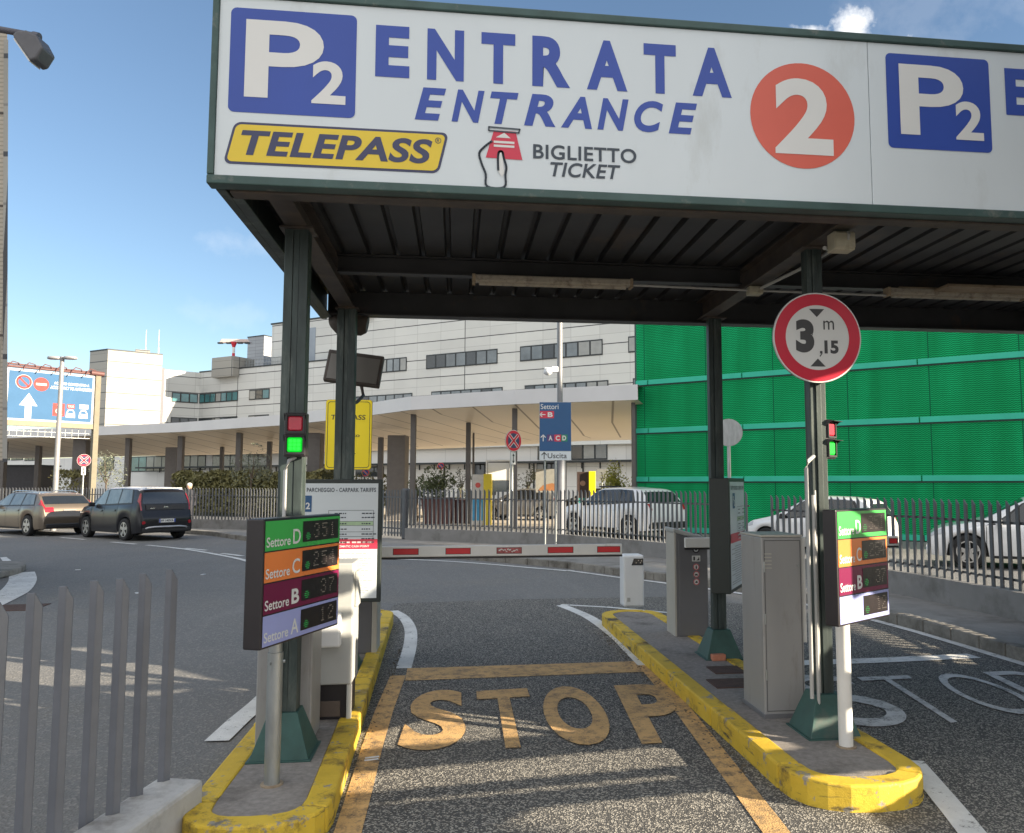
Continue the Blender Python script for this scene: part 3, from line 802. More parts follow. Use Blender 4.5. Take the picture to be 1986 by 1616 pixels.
# ------------------------------------------------------------------ traffic lights
M_LEDG = emis('green_signal_led', (.0, 1.0, .03), .22, (.0, .25, .02)); M_LEDG2 = emis('green_signal_dot', (.01, 1.0, .03), .55, (.0, .3, .02))
M_LENSRED = pm('dull_red_signal_lens', (.42, .012, .035), .25, var=.08, spec=.7)
def signal(label, pos, rz, visor):
    t = thing('traffic_light', label, 'traffic light', pos, rz, 'small two lamp traffic lights')
    w, d, h = .128, .075, .26
    b = MB(); b.box((0, 0, h / 2), (w, d, h)); build('housing', b, M_CASE, t, bevel=.008, world=False)
    for nm, zc, m in (('red_lens', .195, M_LENSRED), ('green_lens', .07, M_LEDG)):
        f = MB()
        for a in ((-.056, -.046, zc - .056, zc + .056), (.046, .056, zc - .056, zc + .056)): f.box2((a[0], -d / 2 - .012, a[2]), (a[1], -d / 2, a[3]))
        for a in ((zc - .056, zc - .046), (zc + .046, zc + .056)): f.box2((-.0455, -d / 2 - .012, a[0]), (.0455, -d / 2, a[1]))
        build('lens_rim', f, M_BLACKPL, t, world=False)
        l = MB(); P_ = Plane2((0, -d / 2 - .001, zc), (1, 0, 0), (0, 0, 1))
        pts = rr(-.043, -.043, .043, .043, .012); pi = rr(-.036, -.036, .036, .036, .010)
        k = len(pts)
        l.add([P_.p(a, c_, 0) for a, c_ in pts] + [P_.p(a, c_, .006) for a, c_ in pi], [(i, (i + 1) % k, k + (i + 1) % k, k + i) for i in range(k)] + [tuple(range(k, 2 * k))])
        lo = build(nm, l, m, t, world=False)
        if nm == 'green_lens':
            dd = MB()
            for i in range(3):
                for j in range(3): dd.disc(((i - 1) * .023, -d / 2 - .0071, zc + (j - 1) * .022), (0, -1, 0), .0085, .001, 12)
            build('led_dots', dd, M_LEDG2, lo, world=False)
        v = MB()
        v.prism([(-.06, -d / 2, zc + .058), (.06, -d / 2, zc + .058), (.06, -d / 2 - visor, zc + .050), (-.06, -d / 2 - visor, zc + .050)],
                [(-.06, -d / 2, zc + .061), (.06, -d / 2, zc + .061), (.06, -d / 2 - visor, zc + .053), (-.06, -d / 2 - visor, zc + .053)])
        for sx in (-1, 1):
            x0 = sx * .061
            v.prism([(x0, -d / 2, zc + .02), (x0 + sx * .003, -d / 2, zc + .02), (x0 + sx * .003, -d / 2, zc + .061), (x0, -d / 2, zc + .061)],
                    [(x0, -d / 2 - visor * .5, zc + .045), (x0 + sx * .003, -d / 2 - visor * .5, zc + .045), (x0 + sx * .003, -d / 2 - visor, zc + .053), (x0, -d / 2 - visor, zc + .053)])
        build('visor', v, M_CASE, t, world=False)
    return t
p = S(578, 887, 4.80); signal('small traffic light on the left post with square red and lit green lamps', (p.x, 4.885, p.z), R(-1), .02)
p = S(1612, 890, 5.20); signal('small hooded traffic light below the height limit sign with lit green lamp', (p.x + .005, 5.02, p.z), R(38), .055)
# conduits on the posts
def conduit(label, pts, r):
    o = MB(); o.tube(pts, r, 8)
    return tag(build('cable_conduit', o, M_CONDUIT), label, 'cable conduit', 'conduits on the posts')
p = S(551, 1000, 4.75)
conduit('grey conduit rising to the left traffic light beside the tariff board', [(p.x, 4.91, .3), (p.x, 4.91, 1.78), (p.x + .02, 4.905, 1.84), (p.x + .06, 4.90, 1.86)], .012)
p = S(1578, 1000, 5.05)
conduit('bent grey conduit running up the right post to the hooded traffic light', [(p.x, 4.905, .36), (p.x, 4.905, 1.80), (p.x + .02, 4.905, 1.85), (p.x + .065, 4.93, 1.88)], .013)
p = S(1592, 1000, 5.05)
conduit('straight white conduit beside the bent one on the right post', [(p.x, 4.91, .30), (p.x, 4.91, 1.63)], .011)
p = S(1604, 1000, 5.05)
conduit('short straight conduit on the outer edge of the right post', [(p.x - .005, 4.96, .30), (p.x - .005, 4.96, 1.66)], .009)

# ------------------------------------------------------------------ height limit sign
hs = V(1585, 655, 4.885)
t = thing('height_limit_sign', 'round red and white height limit sign reading 3,15 m on the right canopy post', 'road sign', (hs.x, 4.9, hs.z), 0)
yaw_ = Vector((-.03, -1, 0)).normalized()
HP = Plane2(hs, (1, -.03, 0), (0, 0, 1))
d_ = MB(); d_.disc(hs - yaw_ * .012, yaw_, .298, .012, 64); build('disc', d_, M_GALV, t, bevel=.003)
s = MB(); HP.ring(s, 0, 0, 0, .295, .002, 64); build('white_face', s, M_SIGNW2, t)
s = MB(); HP.ring(s, 0, 0, .213, .287, .004, 64); build('red_ring', s, M_SRED, t)
s = MB(); HP.text(s, '3', -.145, -.10, -.022, .118, .004, .06); HP.text(s, '15', .045, -.105, .14, -.018, .004, .045); HP.poly(s, rr(.014, -.105, .031, -.088, .003), .004)
HP.poly(s, [(.010, -.122), (.022, -.106), (.031, -.105), (.016, -.126)], .004)
HP.text(s, 'm', .042, .053, .114, .112, .004, .0)
HP.poly(s, [(-.052, .188), (.05, .188), (-.001, .134)], .004); HP.poly(s, [(-.052, -.190), (.05, -.190), (-.001, -.138)], .004)
build('lettering', s, pm('charcoal_ink', (.06, .06, .062), .5, var=.05), t)
s = MB(); s.box((hs.x, 4.907, hs.z + .1), (.3, .02, .04)); s.box((hs.x, 4.907, hs.z - .1), (.3, .02, .04)); build('bracket', s, M_GALV, t)

# ------------------------------------------------------------------ parking space counters
DIG = {'0': '757', '1': '262227', '2': '7', }
FONT57 = {'0': ['01110', '10001', '10001', '10001', '10001', '10001', '01110'], '1': ['00100', '01100', '00100', '00100', '00100', '00100', '01110'],
          '2': ['01110', '10001', '00001', '00110', '01000', '10000', '11111'], '3': ['01110', '10001', '00001', '00110', '00001', '10001', '01110'],
          '4': ['00010', '00110', '01010', '10010', '11111', '00010', '00010'], '5': ['11111', '10000', '11110', '00001', '00001', '10001', '01110'],
          '7': ['11111', '00001', '00010', '00100', '01000', '01000', '01000'], '9': ['01110', '10001', '10001', '01111', '00001', '00001', '01110']}
M_LEDDOT = emis('dim_led_dot', (.85, .72, .58), .10, (.12, .10, .085)); M_LEDDOTG = emis('green_led_dot', (.05, .8, .16), .16, (.02, .2, .05)); M_LEDOFF = pm('unlit_led_dot', (.055, .045, .045), .3, var=.1)
M_LEDFACE = pm('led_matrix_face', (.018, .014, .015), .3, var=.2)
SECT = [('D', (.055, .42, .085), '351', M_LEDDOT), ('C', (.80, .225, .055), '254', M_LEDDOT), ('B', (.165, .010, .055), ' 37', M_LEDDOT), ('A', (.34, .37, .68), ' 12', M_LEDDOT)]
def counter(label, bl, br, h, thick, pole_at, pole_mat, pole_r, pole_sleeve, sun_pole):
    bl, br = Vector(bl), Vector(br); w = (br - bl).length; ux = (br - bl).normalized()
    P_ = Plane2(bl, ux, UPZ)
    t = thing('space_counter_display', label, 'display', (pole_at[0], pole_at[1], ZI), 0, 'free space counters')
    c = MB(); n_ = P_.n
    a = [P_.p(0, 0, 0), P_.p(w, 0, 0), P_.p(w, 0, -thick), P_.p(0, 0, -thick)]
    c.prism(a, [q + UPZ * h for q in a]); build('casing', c, M_CASE, t, bevel=.008)
    m_ = .012; ph = (h - 2 * m_ - 3 * .007) / 4
    for i, (ch, colr, num, dm) in enumerate(SECT):
        z1_ = h - m_ - i * (ph + .007); z0_ = z1_ - ph
        mt = pm('sector_panel_' + ch.lower(), colr, .3, var=.04, scale=4)
        s = MB(); P_.rect(s, m_ + .002, z0_, w - m_, z1_, .002); pa = build('sector_panel', s, mt, t)
        s = MB(); P_.text(s, 'Settore', m_ + .012, z0_ + ph * .12, m_ + .012 + w * .28, z0_ + ph * .46, .004, .012)
        P_.text(s, ch, m_ + .02 + w * .30, z0_ + ph * .14, m_ + .02 + w * .395, z0_ + ph * .66, .004, .012 if ch != 'B' else .03)
        build('sector_lettering', s, M_SIGNW2, pa)
        ex0, ex1, ez0, ez1 = w * .465, w - m_ - .018, z0_ + ph * .16, z1_ - ph * .10
        s = MB(); P_.rect(s, ex0, ez0, ex1, ez1, .004); le = build('led_matrix', s, M_LEDFACE, pa)
        s = MB(); s.mat(dm); eh = ez1 - ez0; ew = ex1 - ex0; du = eh / 9.5
        for k, cc in enumerate(num):
            if cc == ' ': continue
            for r_, row in enumerate(FONT57[cc]):
                for q_, bit in enumerate(row):
                    if bit == '1':
                        xx = ex0 + ew * (.30 + .225 * k) + q_ * du * .95; zz = ez1 - du * (1.6 + r_)
                        P_.rect(s, xx, zz - du * .17, xx + du * .42, zz + du * .17, .0055)
        s.mat(M_LEDDOTG)
        for r_, k in ((0, 3), (1, 5), (2, 5), (3, 3)):
            for q_ in range(k):
                xx = ex0 + ew * .13 + (q_ - (k - 1) / 2) * du * .8; zz = ez0 + du * (3.9 - r_ * .9)
                P_.rect(s, xx, zz - du * .15, xx + du * .4, zz + du * .15, .0055)
        s.mat(M_LEDOFF)
        for a_ in range(22):
            for b_ in range(8):
                xx = ex0 + ew * (.02 + a_ / 22.5); zz = ez1 - eh * (.06 + b_ / 8.3)
                P_.rect(s, xx, zz - du * .08, xx + du * .22, zz, .0048)
        build('led_digits', s, None, le)
    p_ = MB(); zt_ = bl.z + .02
    if pole_sleeve:
        p_.tube([(pole_at[0], pole_at[1], ZI), (pole_at[0], pole_at[1], zt_ - .09)], pole_r, 20)
        p_.tube([(pole_at[0], pole_at[1], zt_ - .089), (pole_at[0], pole_at[1], zt_ + .3)], pole_r * .86, 20)
    else: p_.tube([(pole_at[0], pole_at[1], ZI), (pole_at[0], pole_at[1], zt_)], pole_r, 20)
    po = build('pole', p_, pole_mat, t)
    s = MB(); s.tube([(pole_at[0], pole_at[1], ZI - .004), (pole_at[0], pole_at[1], ZI + .008)], pole_r * 1.45, 14); build('foot_collar', s, M_RUST, po)
    if pole_sleeve:
        s = MB()
        for a_ in (0, 2.2): s.disc((pole_at[0] + pole_r * math.sin(a_ - .5), pole_at[1] - pole_r * math.cos(a_ - .5), zt_ - .14), (math.sin(a_ - .5), -math.cos(a_ - .5), 0), .009, .01, 8)
        build('bolt', s, M_GALV, po)
    return t
A_ = S(504, 1259, 4.02); B_ = S(656, 1207, 4.76)
A_.z = B_.z = .880
pp = G(527, 1522, ZI)
counter('black free space counter with bright colour panels on the galvanised pole of the left island', A_, B_, .645, .10, (pp.x, pp.y), M_GALV, .040, True, 0)
A_ = S(1627, 1213, 4.53); B_ = S(1726, 1190, 4.92); A_.z = B_.z = .905
pp = G(1641, 1448, ZI)
counter('free space counter on a white pole at the nose of the right island', A_, B_, .650, .085, (pp.x, pp.y), M_WHITEPOLE, .042, False, 1)
#PART3
# ------------------------------------------------------------------ cabinets on the islands
def cab_box(mb, x0, x1, y0, y1, z0, z1): return mb.box2((x0, y0, z0), (x1, y1, z1))
# grey cabinet behind the left post
a = S(498, 1435, 5.0); b = S(602, 1435, 4.98)
x0, x1, y0 = a.x, b.x + .0, 5.13
t = thing('equipment_cabinet', 'plain grey steel cabinet standing behind the left front post', 'cabinet', ((x0 + x1) / 2, y0 + .15, ZI))
m = MB(); cab_box(m, x0, x1, y0, y0 + .33, ZI, 1.18); build('body', m, M_GREYCAB, t, bevel=.008)
m = MB(); cab_box(m, x0 + .02, x1 - .02, y0 - .006, y0 - .001, ZI + .05, 1.14); build('door', m, M_GREYCAB, t, bevel=.002)
# ticket column
a = S(618, 1386, 5.62); b = S(684, 1386, 5.6)
x0, x1, y0 = a.x, b.x, 5.62
t = thing('ticket_machine', 'off white ticket column with dark open base on the left island', 'ticket machine', ((x0 + x1) / 2, y0 + .15, ZI))
m = MB(); cab_box(m, x0, x1, y0, y0 + .34, .36, 1.165); build('upper_body', m, M_WHITECAB, t, bevel=.01)
m = MB(); cab_box(m, x0 + .012, x1 - .012, y0 + .03, y0 + .32, ZI, .359); build('base', m, M_CASE, t, bevel=.004)
m = MB(); cab_box(m, x1 - .03, x1, y0 + .002, y0 + .03, ZI, .359); cab_box(m, x0, x0 + .011, y0 + .002, y0 + .33, ZI, .359); build('base_frame', m, M_WHITECAB, t)
m = MB(); cab_box(m, x0 + .03, x0 + .16, y0 + .018, y0 + .028, ZI + .02, .25); build('base_panel', m, pm('brown_panel', (.10, .075, .06), .6), t, bevel=.003)
m = MB(); cab_box(m, x1 + .001, x1 + .022, y0 + .08, y0 + .25, .86, 1.10); build('side_panel', m, M_WHITECAB, t, bevel=.006)
m = MB(); cab_box(m, x0 - .004, x0 + .165, y0 - .085, y0 - .001, .62, .84); build('ticket_slot_box', m, M_WHITEPL, t, bevel=.014)
# barrier, left lane
a = S(694, 1262, 7.75); b = S(723, 1262, 7.75)
t = thing('lift_barrier', 'red and white lift barrier lowered across the left lane, with its grey housing', 'barrier', (a.x + .15, 7.9, ZI))
m = MB(); cab_box(m, a.x - .12, b.x, 7.75, 8.08, ZI, 1.12); ho = build('housing', m, M_DKCAB, t, bevel=.012)
m = MB(); cab_box(m, b.x + .001, b.x + .05, 7.74, 8.09, ZI, 1.12); build('housing_edge', m, M_BEIGE, t, bevel=.008)
e = S(1206, 1064, 7.95); l = S(690, 1071, 7.68); ye = 7.70
def arm(t, xa, za, xb, zb, y, stripes, odd=None):
    M = MB(); hh = .052
    M.prism([(xa, y - .02, za - hh), (xb, y - .02, zb - hh), (xb, y + .02, zb - hh), (xa, y + .02, za - hh)], [(xa, y - .02, za + hh), (xb, y - .02, zb + hh), (xb, y + .02, zb + hh), (xa, y + .02, za + hh)])
    ao = build('arm', M, M_BARW, t, bevel=.008)
    M = MB(); M.prism([(xa, y - .018, za - hh - .018), (xb, y - .018, zb - hh - .018), (xb, y + .018, zb - hh - .018), (xa, y + .018, za - hh - .018)], [(xa, y - .018, za - hh - .001), (xb, y - .018, zb - hh - .001), (xb, y + .018, zb - hh - .001), (xa, y + .018, za - hh - .001)])
    build('rubber_edge', M, M_CASE, ao)
    zz = lambda x: za + (zb - za) * (x - xa) / (xb - xa)
    for i, (s0, s1) in enumerate(stripes):
        M = MB(); yy = y - .0215
        M.mat(pm('dark_red_border', (.12, .03, .03), .5)); M.quad((s0, yy, zz(s0) - .030), (s1, yy, zz(s1) - .030), (s1, yy, zz(s1) + .030), (s0, yy, zz(s0) + .030))
        M.mat(M_RED if i != odd else pm('scuffed_red', (.40, .10, .10), .5, var=.5, scale=60)); M.quad((s0 + .006, yy - .001, zz(s0) - .025), (s1 - .006, yy - .001, zz(s1) - .025), (s1 - .006, yy - .001, zz(s1) + .025), (s0 + .006, yy - .001, zz(s0) + .025))
        st = build('red_stripe', M, None, ao)
        if i == odd:
            T = MB(); rw = random.Random(5)
            for k in range(14):
                xx = s0 + .02 + (s1 - s0 - .05) * k / 14; zc = zz(xx) + rw.uniform(-.012, .012)
                T.quad((xx, yy - .002, zc - rw.uniform(.003, .010)), (xx + rw.uniform(.006, .02), yy - .002, zc - .004), (xx + rw.uniform(.006, .018), yy - .002, zc + rw.uniform(.003, .010)), (xx, yy - .002, zc + .006))
            build('scuff_marks', T, M_BARW, st)
    return ao
sp = []
for u, v in ((762, 812), (864, 913), (963, 1012), (1062, 1112), (1158, 1203)):
    sp.append((V(u, 1068, ye - .02).x, V(v, 1068, ye - .02).x))
arm(t, V(690, 1070, ye).x, V(690, 1071, ye).z, V(1206, 1064, ye).x, V(1206, 1065, ye).z, ye, sp, 2)
# barrier, right lane
t = thing('lift_barrier', 'right lane lift barrier, its red and white tip showing beside the white pole counter', 'barrier', (2.45, 8.3, ZI))
m = MB(); cab_box(m, 2.3, 2.62, 8.2, 8.5, ZI, 1.12); build('housing', m, M_DKCAB, t, bevel=.012)
xt = V(1741, 1049, 8.13).x; za = V(1741, 1049, 8.13).z
arm(t, 2.35, za, xt, za, 8.13, [(xt - .11, xt - .012), (xt - .55, xt - .29)])
# white camera bollard
t0 = G(1230, 1178, ZI)
t = thing('camera_bollard', 'short white bollard with a dark camera window at the far end of the right island', 'bollard', (t0.x, t0.y + .12, ZI))
w = .135
m = MB(); m.prism([(t0.x - w, t0.y, ZI), (t0.x + w, t0.y, ZI), (t0.x + w, t0.y + .26, ZI), (t0.x - w, t0.y + .26, ZI)], [(t0.x - w, t0.y, .79), (t0.x + w, t0.y, .79), (t0.x + w, t0.y + .26, .79), (t0.x - w, t0.y + .26, .79)]); bo = build('body', m, M_WHITEPL, t, bevel=.025)
m = MB(); m.prism([(t0.x - .03, t0.y - .004, .66), (t0.x + .125, t0.y - .004, .66), (t0.x + .125, t0.y - .004, .745), (t0.x + .0, t0.y - .004, .745)], [(t0.x - .03, t0.y - .001, .66), (t0.x + .125, t0.y - .001, .66), (t0.x + .125, t0.y - .001, .745), (t0.x + .0, t0.y - .001, .745)]); wi = build('camera_window', m, M_CARGLASS, t)
m = MB()
for a_, b_ in ((.03, .69), (.06, .72), (.085, .69), (.1, .715)): m.disc((t0.x + a_, t0.y - .0045, b_), (0, -1, 0), .006, .001, 10)
build('led_points', m, M_LEDDOT, wi)
m = MB(); m.box2((t0.x - .09, t0.y - .003, .20), (t0.x - .05, t0.y - .0005, .25)); build('lock', m, M_WHITECAB, t, bevel=.001)
# ticket reader with sloping top
a = S(1314, 1232, 8.42); b = S(1366, 1232, 8.42)
x0, x1, y0, y1 = a.x, b.x + .0, a.y, a.y + .34
zl, zr = S(1314, 1024, 8.4).z, S(1366, 1040, 8.4).z
t = thing('access_reader', 'grey reader column with a sloping top and round prohibition stickers', 'ticket reader', ((x0 + x1) / 2, y0 + .25, ZI))
def wedge(mb, x0, x1, y0, y1, zb, zl, zr): return mb.prism([(x0, y0, zb), (x1, y0, zb), (x1, y1, zb), (x0, y1, zb)], [(x0, y0, zl), (x1, y0, zr), (x1, y1, zr), (x0, y1, zl)])
m = MB(); wedge(m, x0, x1, y0, y1, ZI, zl - .055, zr - .055); build('body', m, M_DKCAB, t, bevel=.004)
m = MB(); wedge(m, x0 - .022, x0 - .001, y0 + .004, y1, ZI, zl - .05, zl - .053); build('side_cladding', m, M_BEIGE, t, bevel=.004)
m = MB(); wedge(m, x0 - .035, x1 + .012, y0 - .015, y1 + .01, zr - .06, zl, zr)
m = MB(); m.prism([(x0 - .035, y0 - .015, zl - .048), (x1 + .012, y0 - .015, zr - .05), (x1 + .012, y1, zr - .05), (x0 - .035, y1, zl - .048)], [(x0 - .035, y0 - .015, zl), (x1 + .0, y0 - .015, zr), (x1 + .0, y1, zr), (x0 - .035, y1, zl)]); build('cover', m, M_WHITECAB, t, bevel=.012)
RP = Plane2((x0, y0 - .001, 0), (1, 0, 0), UPZ); W_ = x1 - x0; cxx = W_ * .76
s = MB(); RP.ring(s, cxx, 1.02, 0, .038, .002, 24); bt = build('call_button', s, M_CASE, t); s = MB(); RP.ring(s, cxx, 1.02, .012, .026, .003, 24); build('button_ring', s, M_WHITEPL, bt)
s = MB(); RP.rect(s, cxx - .045, .895, cxx + .045, .955, .002); st = build('pictogram_sticker', s, M_SIGNW2, t); s = MB(); RP.poly(s, [(cxx - .03, .905), (cxx - .012, .905), (cxx - .012, .945), (cxx - .03, .945)], .003); RP.poly(s, [(cxx, .905), (cxx + .035, .905), (cxx + .03, .945), (cxx + .02, .92)], .003); build('sticker_marks', s, M_BLACKINK, st)
for i, zc in enumerate((.838, .762, .685)):
    s = MB(); RP.ring(s, cxx, zc, 0, .034, .002, 24); st = build('prohibition_sticker', s, M_SIGNW2, t)
    s = MB(); RP.ring(s, cxx, zc, .026, .033, .003, 24); build('sticker_ring', s, M_SRED, st)
    s = MB()
    if i == 0: RP.poly(s, [(cxx - .006, zc - .02), (cxx + .006, zc - .02), (cxx + .008, zc + .008), (cxx - .008, zc + .008)], .003); RP.ring(s, cxx, zc + .014, 0, .005, .003, 10)
    elif i == 1: RP.rect(s, cxx - .014, zc - .008, cxx + .012, zc + .004, .003); RP.ring(s, cxx - .008, zc - .008, .003, .007, .0035, 12); RP.ring(s, cxx + .009, zc - .008, .003, .007, .0035, 12)
    else: RP.poly(s, [(cxx - .015, zc - .012), (cxx + .015, zc - .012), (cxx + .008, zc + .01), (cxx - .006, zc + .006)], .003)
    build('sticker_marks', s, M_BLACKINK, st)
m = MB()
for zc in (1.03, 1.06, .70): m.box2((x1 + .002, y0 + .03, zc), (x1 + .045, y0 + .06, zc + .014))
build('side_fittings', m, M_GALV, t)
# tall plain grey cabinet, right island
a = S(1481, 1384, 5.55); b = S(1571, 1384, 5.5)
x0, x1, y0 = a.x, b.x, (a.y + b.y) / 2 + .02
t = thing('equipment_cabinet', 'tall plain grey cabinet with small vent slots beside the right front post', 'cabinet', ((x0 + x1) / 2, y0 + .2, ZI))
m = MB(); cab_box(m, x0, x1, y0, y0 + .40, ZI, 1.335); bo = build('body', m, M_GREYCAB, t, bevel=.008)
m = MB(); cab_box(m, x0 - .004, x1 + .004, y0 - .004, y0 + .41, 1.336, 1.352); build('lid', m, M_BEIGE, t, bevel=.004)
m = MB(); cab_box(m, x1 + .001, x1 + .03, y0 + .02, y0 + .05, .62, 1.33); build('white_edge', m, M_WHITEPOLE, t)
m = MB()
for k in range(5): cab_box(m, x0 + .02, x0 + .07, y0 - .003, y0 + .002, 1.22 - k * .024, 1.227 - k * .024)
build('vent_slots', m, M_BEIGE, bo)
def seam(par, xa, xb, za, zb, y, wd=.004):
    m = MB(); m.box2((xa, y - .0015, za), (xa + wd, y, zb)); m.box2((xb - wd, y - .0015, za), (xb, y, zb)); m.box2((xa + wd, y - .0015, zb - wd), (xb - wd, y, zb)); m.box2((xa + wd, y - .0015, za), (xb - wd, y, za + wd))
    build('door_seam', m, pm('dark_seam_line', (.06, .06, .062), .7), par)  # thin dark strips mark the door joint
seam(bo, x0 + .018, x1 - .012, ZI + .045, 1.315, y0)
for zc in (.38, .75, 1.10): m = MB(); m.tube([(x0 + .016, y0 - .004, zc), (x0 + .016, y0 - .004, zc + .07)], .006, 8); build('hinge', m, M_GALV, bo)
m = MB(); m.box2((x0 - .006, y0 - .008, ZI - .001), (x1 + .006, y0 + .41, ZI + .028)); build('plinth', m, M_DKCAB, t, bevel=.003)
m = MB(); m.disc((x1 - .03, y0 - .001, 1.14), (0, -1, 0), .007, .006, 10); build('lock', m, M_GALV, bo)
# small litter and covers
q = G(1393, 1281, ZI); m = MB(); m.box((q.x, q.y, ZI + .028), (.125, .06, .055), .08); tag(build('brick', m, M_BRICK, bevel=.006), 'single orange brick lying in front of the rear right post base', 'brick')
for i, (u, v, sx, sy, lb) in enumerate(((1412, 1300, .30, .26, 'farther of two rusty square covers set in the right island paving'), (1420, 1326, .34, .28, 'nearer of two rusty square covers set in the right island paving'))):
    q = G(u, v, ZI); m = MB(); m.box((q.x, q.y, ZI + .002), (sx, sy, .012)); tag(build('manhole_cover', m, M_COVER, bevel=.003), lb, 'cover', 'rusty covers')
q = G(721, 1471, ZM + .004); m = MB()
for k in (-1, 1): m.box((q.x, q.y + .022 * k, q.z), (.085, .016, .004), .25)
tag(build('paper_scrap', m, M_WHITEPL), 'small white paper scrap on the left orange line', 'litter')
q = G(34, 1179, 0); m = MB(); m.box((q.x, q.y, .004), (.62, .62, .008), .1); dc = tag(build('drain_cover', m, M_COVER, bevel=.003), 'square dark drain cover in the road behind the near left fence', 'cover')
for u_, v_, lb in ((151, 1105, 'white scrap lying on the road above the near left fence'), (394, 1114, 'tiny white scrap on the road left of the colour counter'), (266, 1150, 'tiny pale scrap on the road just behind the near fence tops')):
    q = G(u_, v_, .01); m = MB(); m.box((q.x, q.y, .008), (.09, .05, .01), u_); tag(build('paper_scrap', m, M_WHITEPL), lb, 'litter', 'paper scraps')
rnd = random.Random(4)
m = MB()
for _ in range(150):
    k = rnd.random()
    q = V(0, 0, 1); 
    x = 1.70 + rnd.gauss(0, .035); y = 4.6 + k * 4.6
    m.box((x, y, .008), (.012 * rnd.uniform(.4, 1.6), .010, .008), rnd.uniform(0, 3))
for _ in range(90): m.box((-.56 + rnd.gauss(0, .02), 4.6 + rnd.random() * 4, .008), (.010 * rnd.uniform(.4, 1.6), .008, .007), rnd.uniform(0, 3))
struct('gutter_grit', m, pm('grit', (.13, .11, .085), .9, var=.4, scale=30), 'stuff')

# ------------------------------------------------------------------ tariff boards
def tariff(label, o, ux, w, h, thick, title=True):
    P_ = Plane2(o, ux, UPZ); c = P_.p(w / 2, 0, -thick / 2)
    t = thing('tariff_board', label, 'notice board', (c.x, c.y, c.z), 0, 'tariff boards')
    m = MB(); a = [P_.p(0, 0, 0), P_.p(w, 0, 0), P_.p(w, 0, -thick), P_.p(0, 0, -thick)]; m.prism(a, [q + UPZ * h for q in a]); build('case', m, pm('dark_board_case', (.020, .028, .026), .45, var=.1), t, bevel=.006)
    f = .035
    s = MB(); P_.rect(s, f, f, w - f, h - f, .002); fa = build('notice_face', s, M_SIGNW, t)
    s = MB(); P_.text(s, 'TARIFFE PARCHEGGIO - CARPARK TARIFFS', f + .03, h - f - .075, w - f - .02, h - f - .038, .004, .02, 0, 1.1); build('title', s, M_INK, fa)
    s = MB(); P_.rect(s, f + .115, h - f - .245, f + .225, h - f - .105, .004); bs = build('parking_symbol', s, M_BLUE2, fa)
    s = MB(); P_.text(s, 'P', f + .128, h - f - .20, f + .165, h - f - .13, .005, .03); P_.text(s, '2', f + .175, h - f - .222, f + .212, h - f - .165, .005, .03); build('symbol_letters', s, M_SIGNW2, bs)
    s = MB(); s.mat(pm('pale_green_row', (.42, .58, .36), .5)); P_.rect(s, w * .47, h - .40, w - f - .035, h - .365, .004)
    s.mat(M_INK)
    for k, zz in enumerate((h - .27, h - .365, h - .40, h - .455, h - .495, h - .53, h - .56)):
        P_.rect(s, w * .47, zz, w - f - .035, zz + .003, .0045)
    for xx in (w * .47, w - f - .038): P_.rect(s, xx, h - .56, xx + .003, h - .267, .0045)
    rn = random.Random(2)
    for zz in (h - .30, h - .335, h - .388, h - .435, h - .478, h - .518, h - .548):
        for xa in (w * .53, w * .80):
            x_ = xa
            for _ in range(4):
                l_ = rn.uniform(.01, .03); P_.rect(s, x_, zz, x_ + l_, zz + .010, .005); x_ += l_ + .006
                if x_ > xa + .10: break
    build('price_table', s, None, fa)
    s = MB(); P_.rect(s, f, h * .43, w - f, h * .43 + .085, .004); rb_ = build('red_band', s, M_CRIM, fa)
    s = MB(); P_.text(s, 'AUTOMATIC CASH POINT', w * .52, h * .43 + .016, w * .88, h * .43 + .034, .005, .01); [P_.rect(s, w * (.50 + k * .052), h * .43 + .052, w * (.50 + k * .052 + (.03, .042, .036)[k % 3]), h * .43 + .066, .005) for k in range(8)]; build('band_lettering', s, M_SIGNW2, rb_)
    s = MB()
    zz = h * .43 - .04
    while zz > .06:
        x_ = f + .05 if rn.random() < .6 else w * .3; xe = w - f - rn.uniform(.03, .12)
        while x_ < xe:
            l_ = rn.uniform(.02, .06); P_.rect(s, x_, zz, min(x_ + l_, xe), zz + .0065, .004); x_ += l_ + .007
        zz -= .021
    build('small_print', s, pm('grey_print', (.33, .34, .35), .6), fa)
    return t
a = S(548, 1165, 7.10); b = S(740, 1165, 7.13)
zb = S(660, 1165, 7.1).z; zt = S(660, 930, 7.1).z
tariff('upright tariff notice board on the rear left canopy post, seen face on', (a.x, 7.15, zb), (1, 0, 0), b.x - a.x, zt - zb, .05)
a = S(1417, 1152, 7.25); b = S(1447, 1140, 7.95)
zb = S(1417, 1153, 7.25).z; zt = S(1417, 927, 7.25).z
ux = Vector((b.x - a.x, b.y - a.y, 0))
tariff('tariff notice board on the rear right canopy post, seen almost edge on', (a.x, a.y, zb), ux, ux.length, zt - zb, .175)

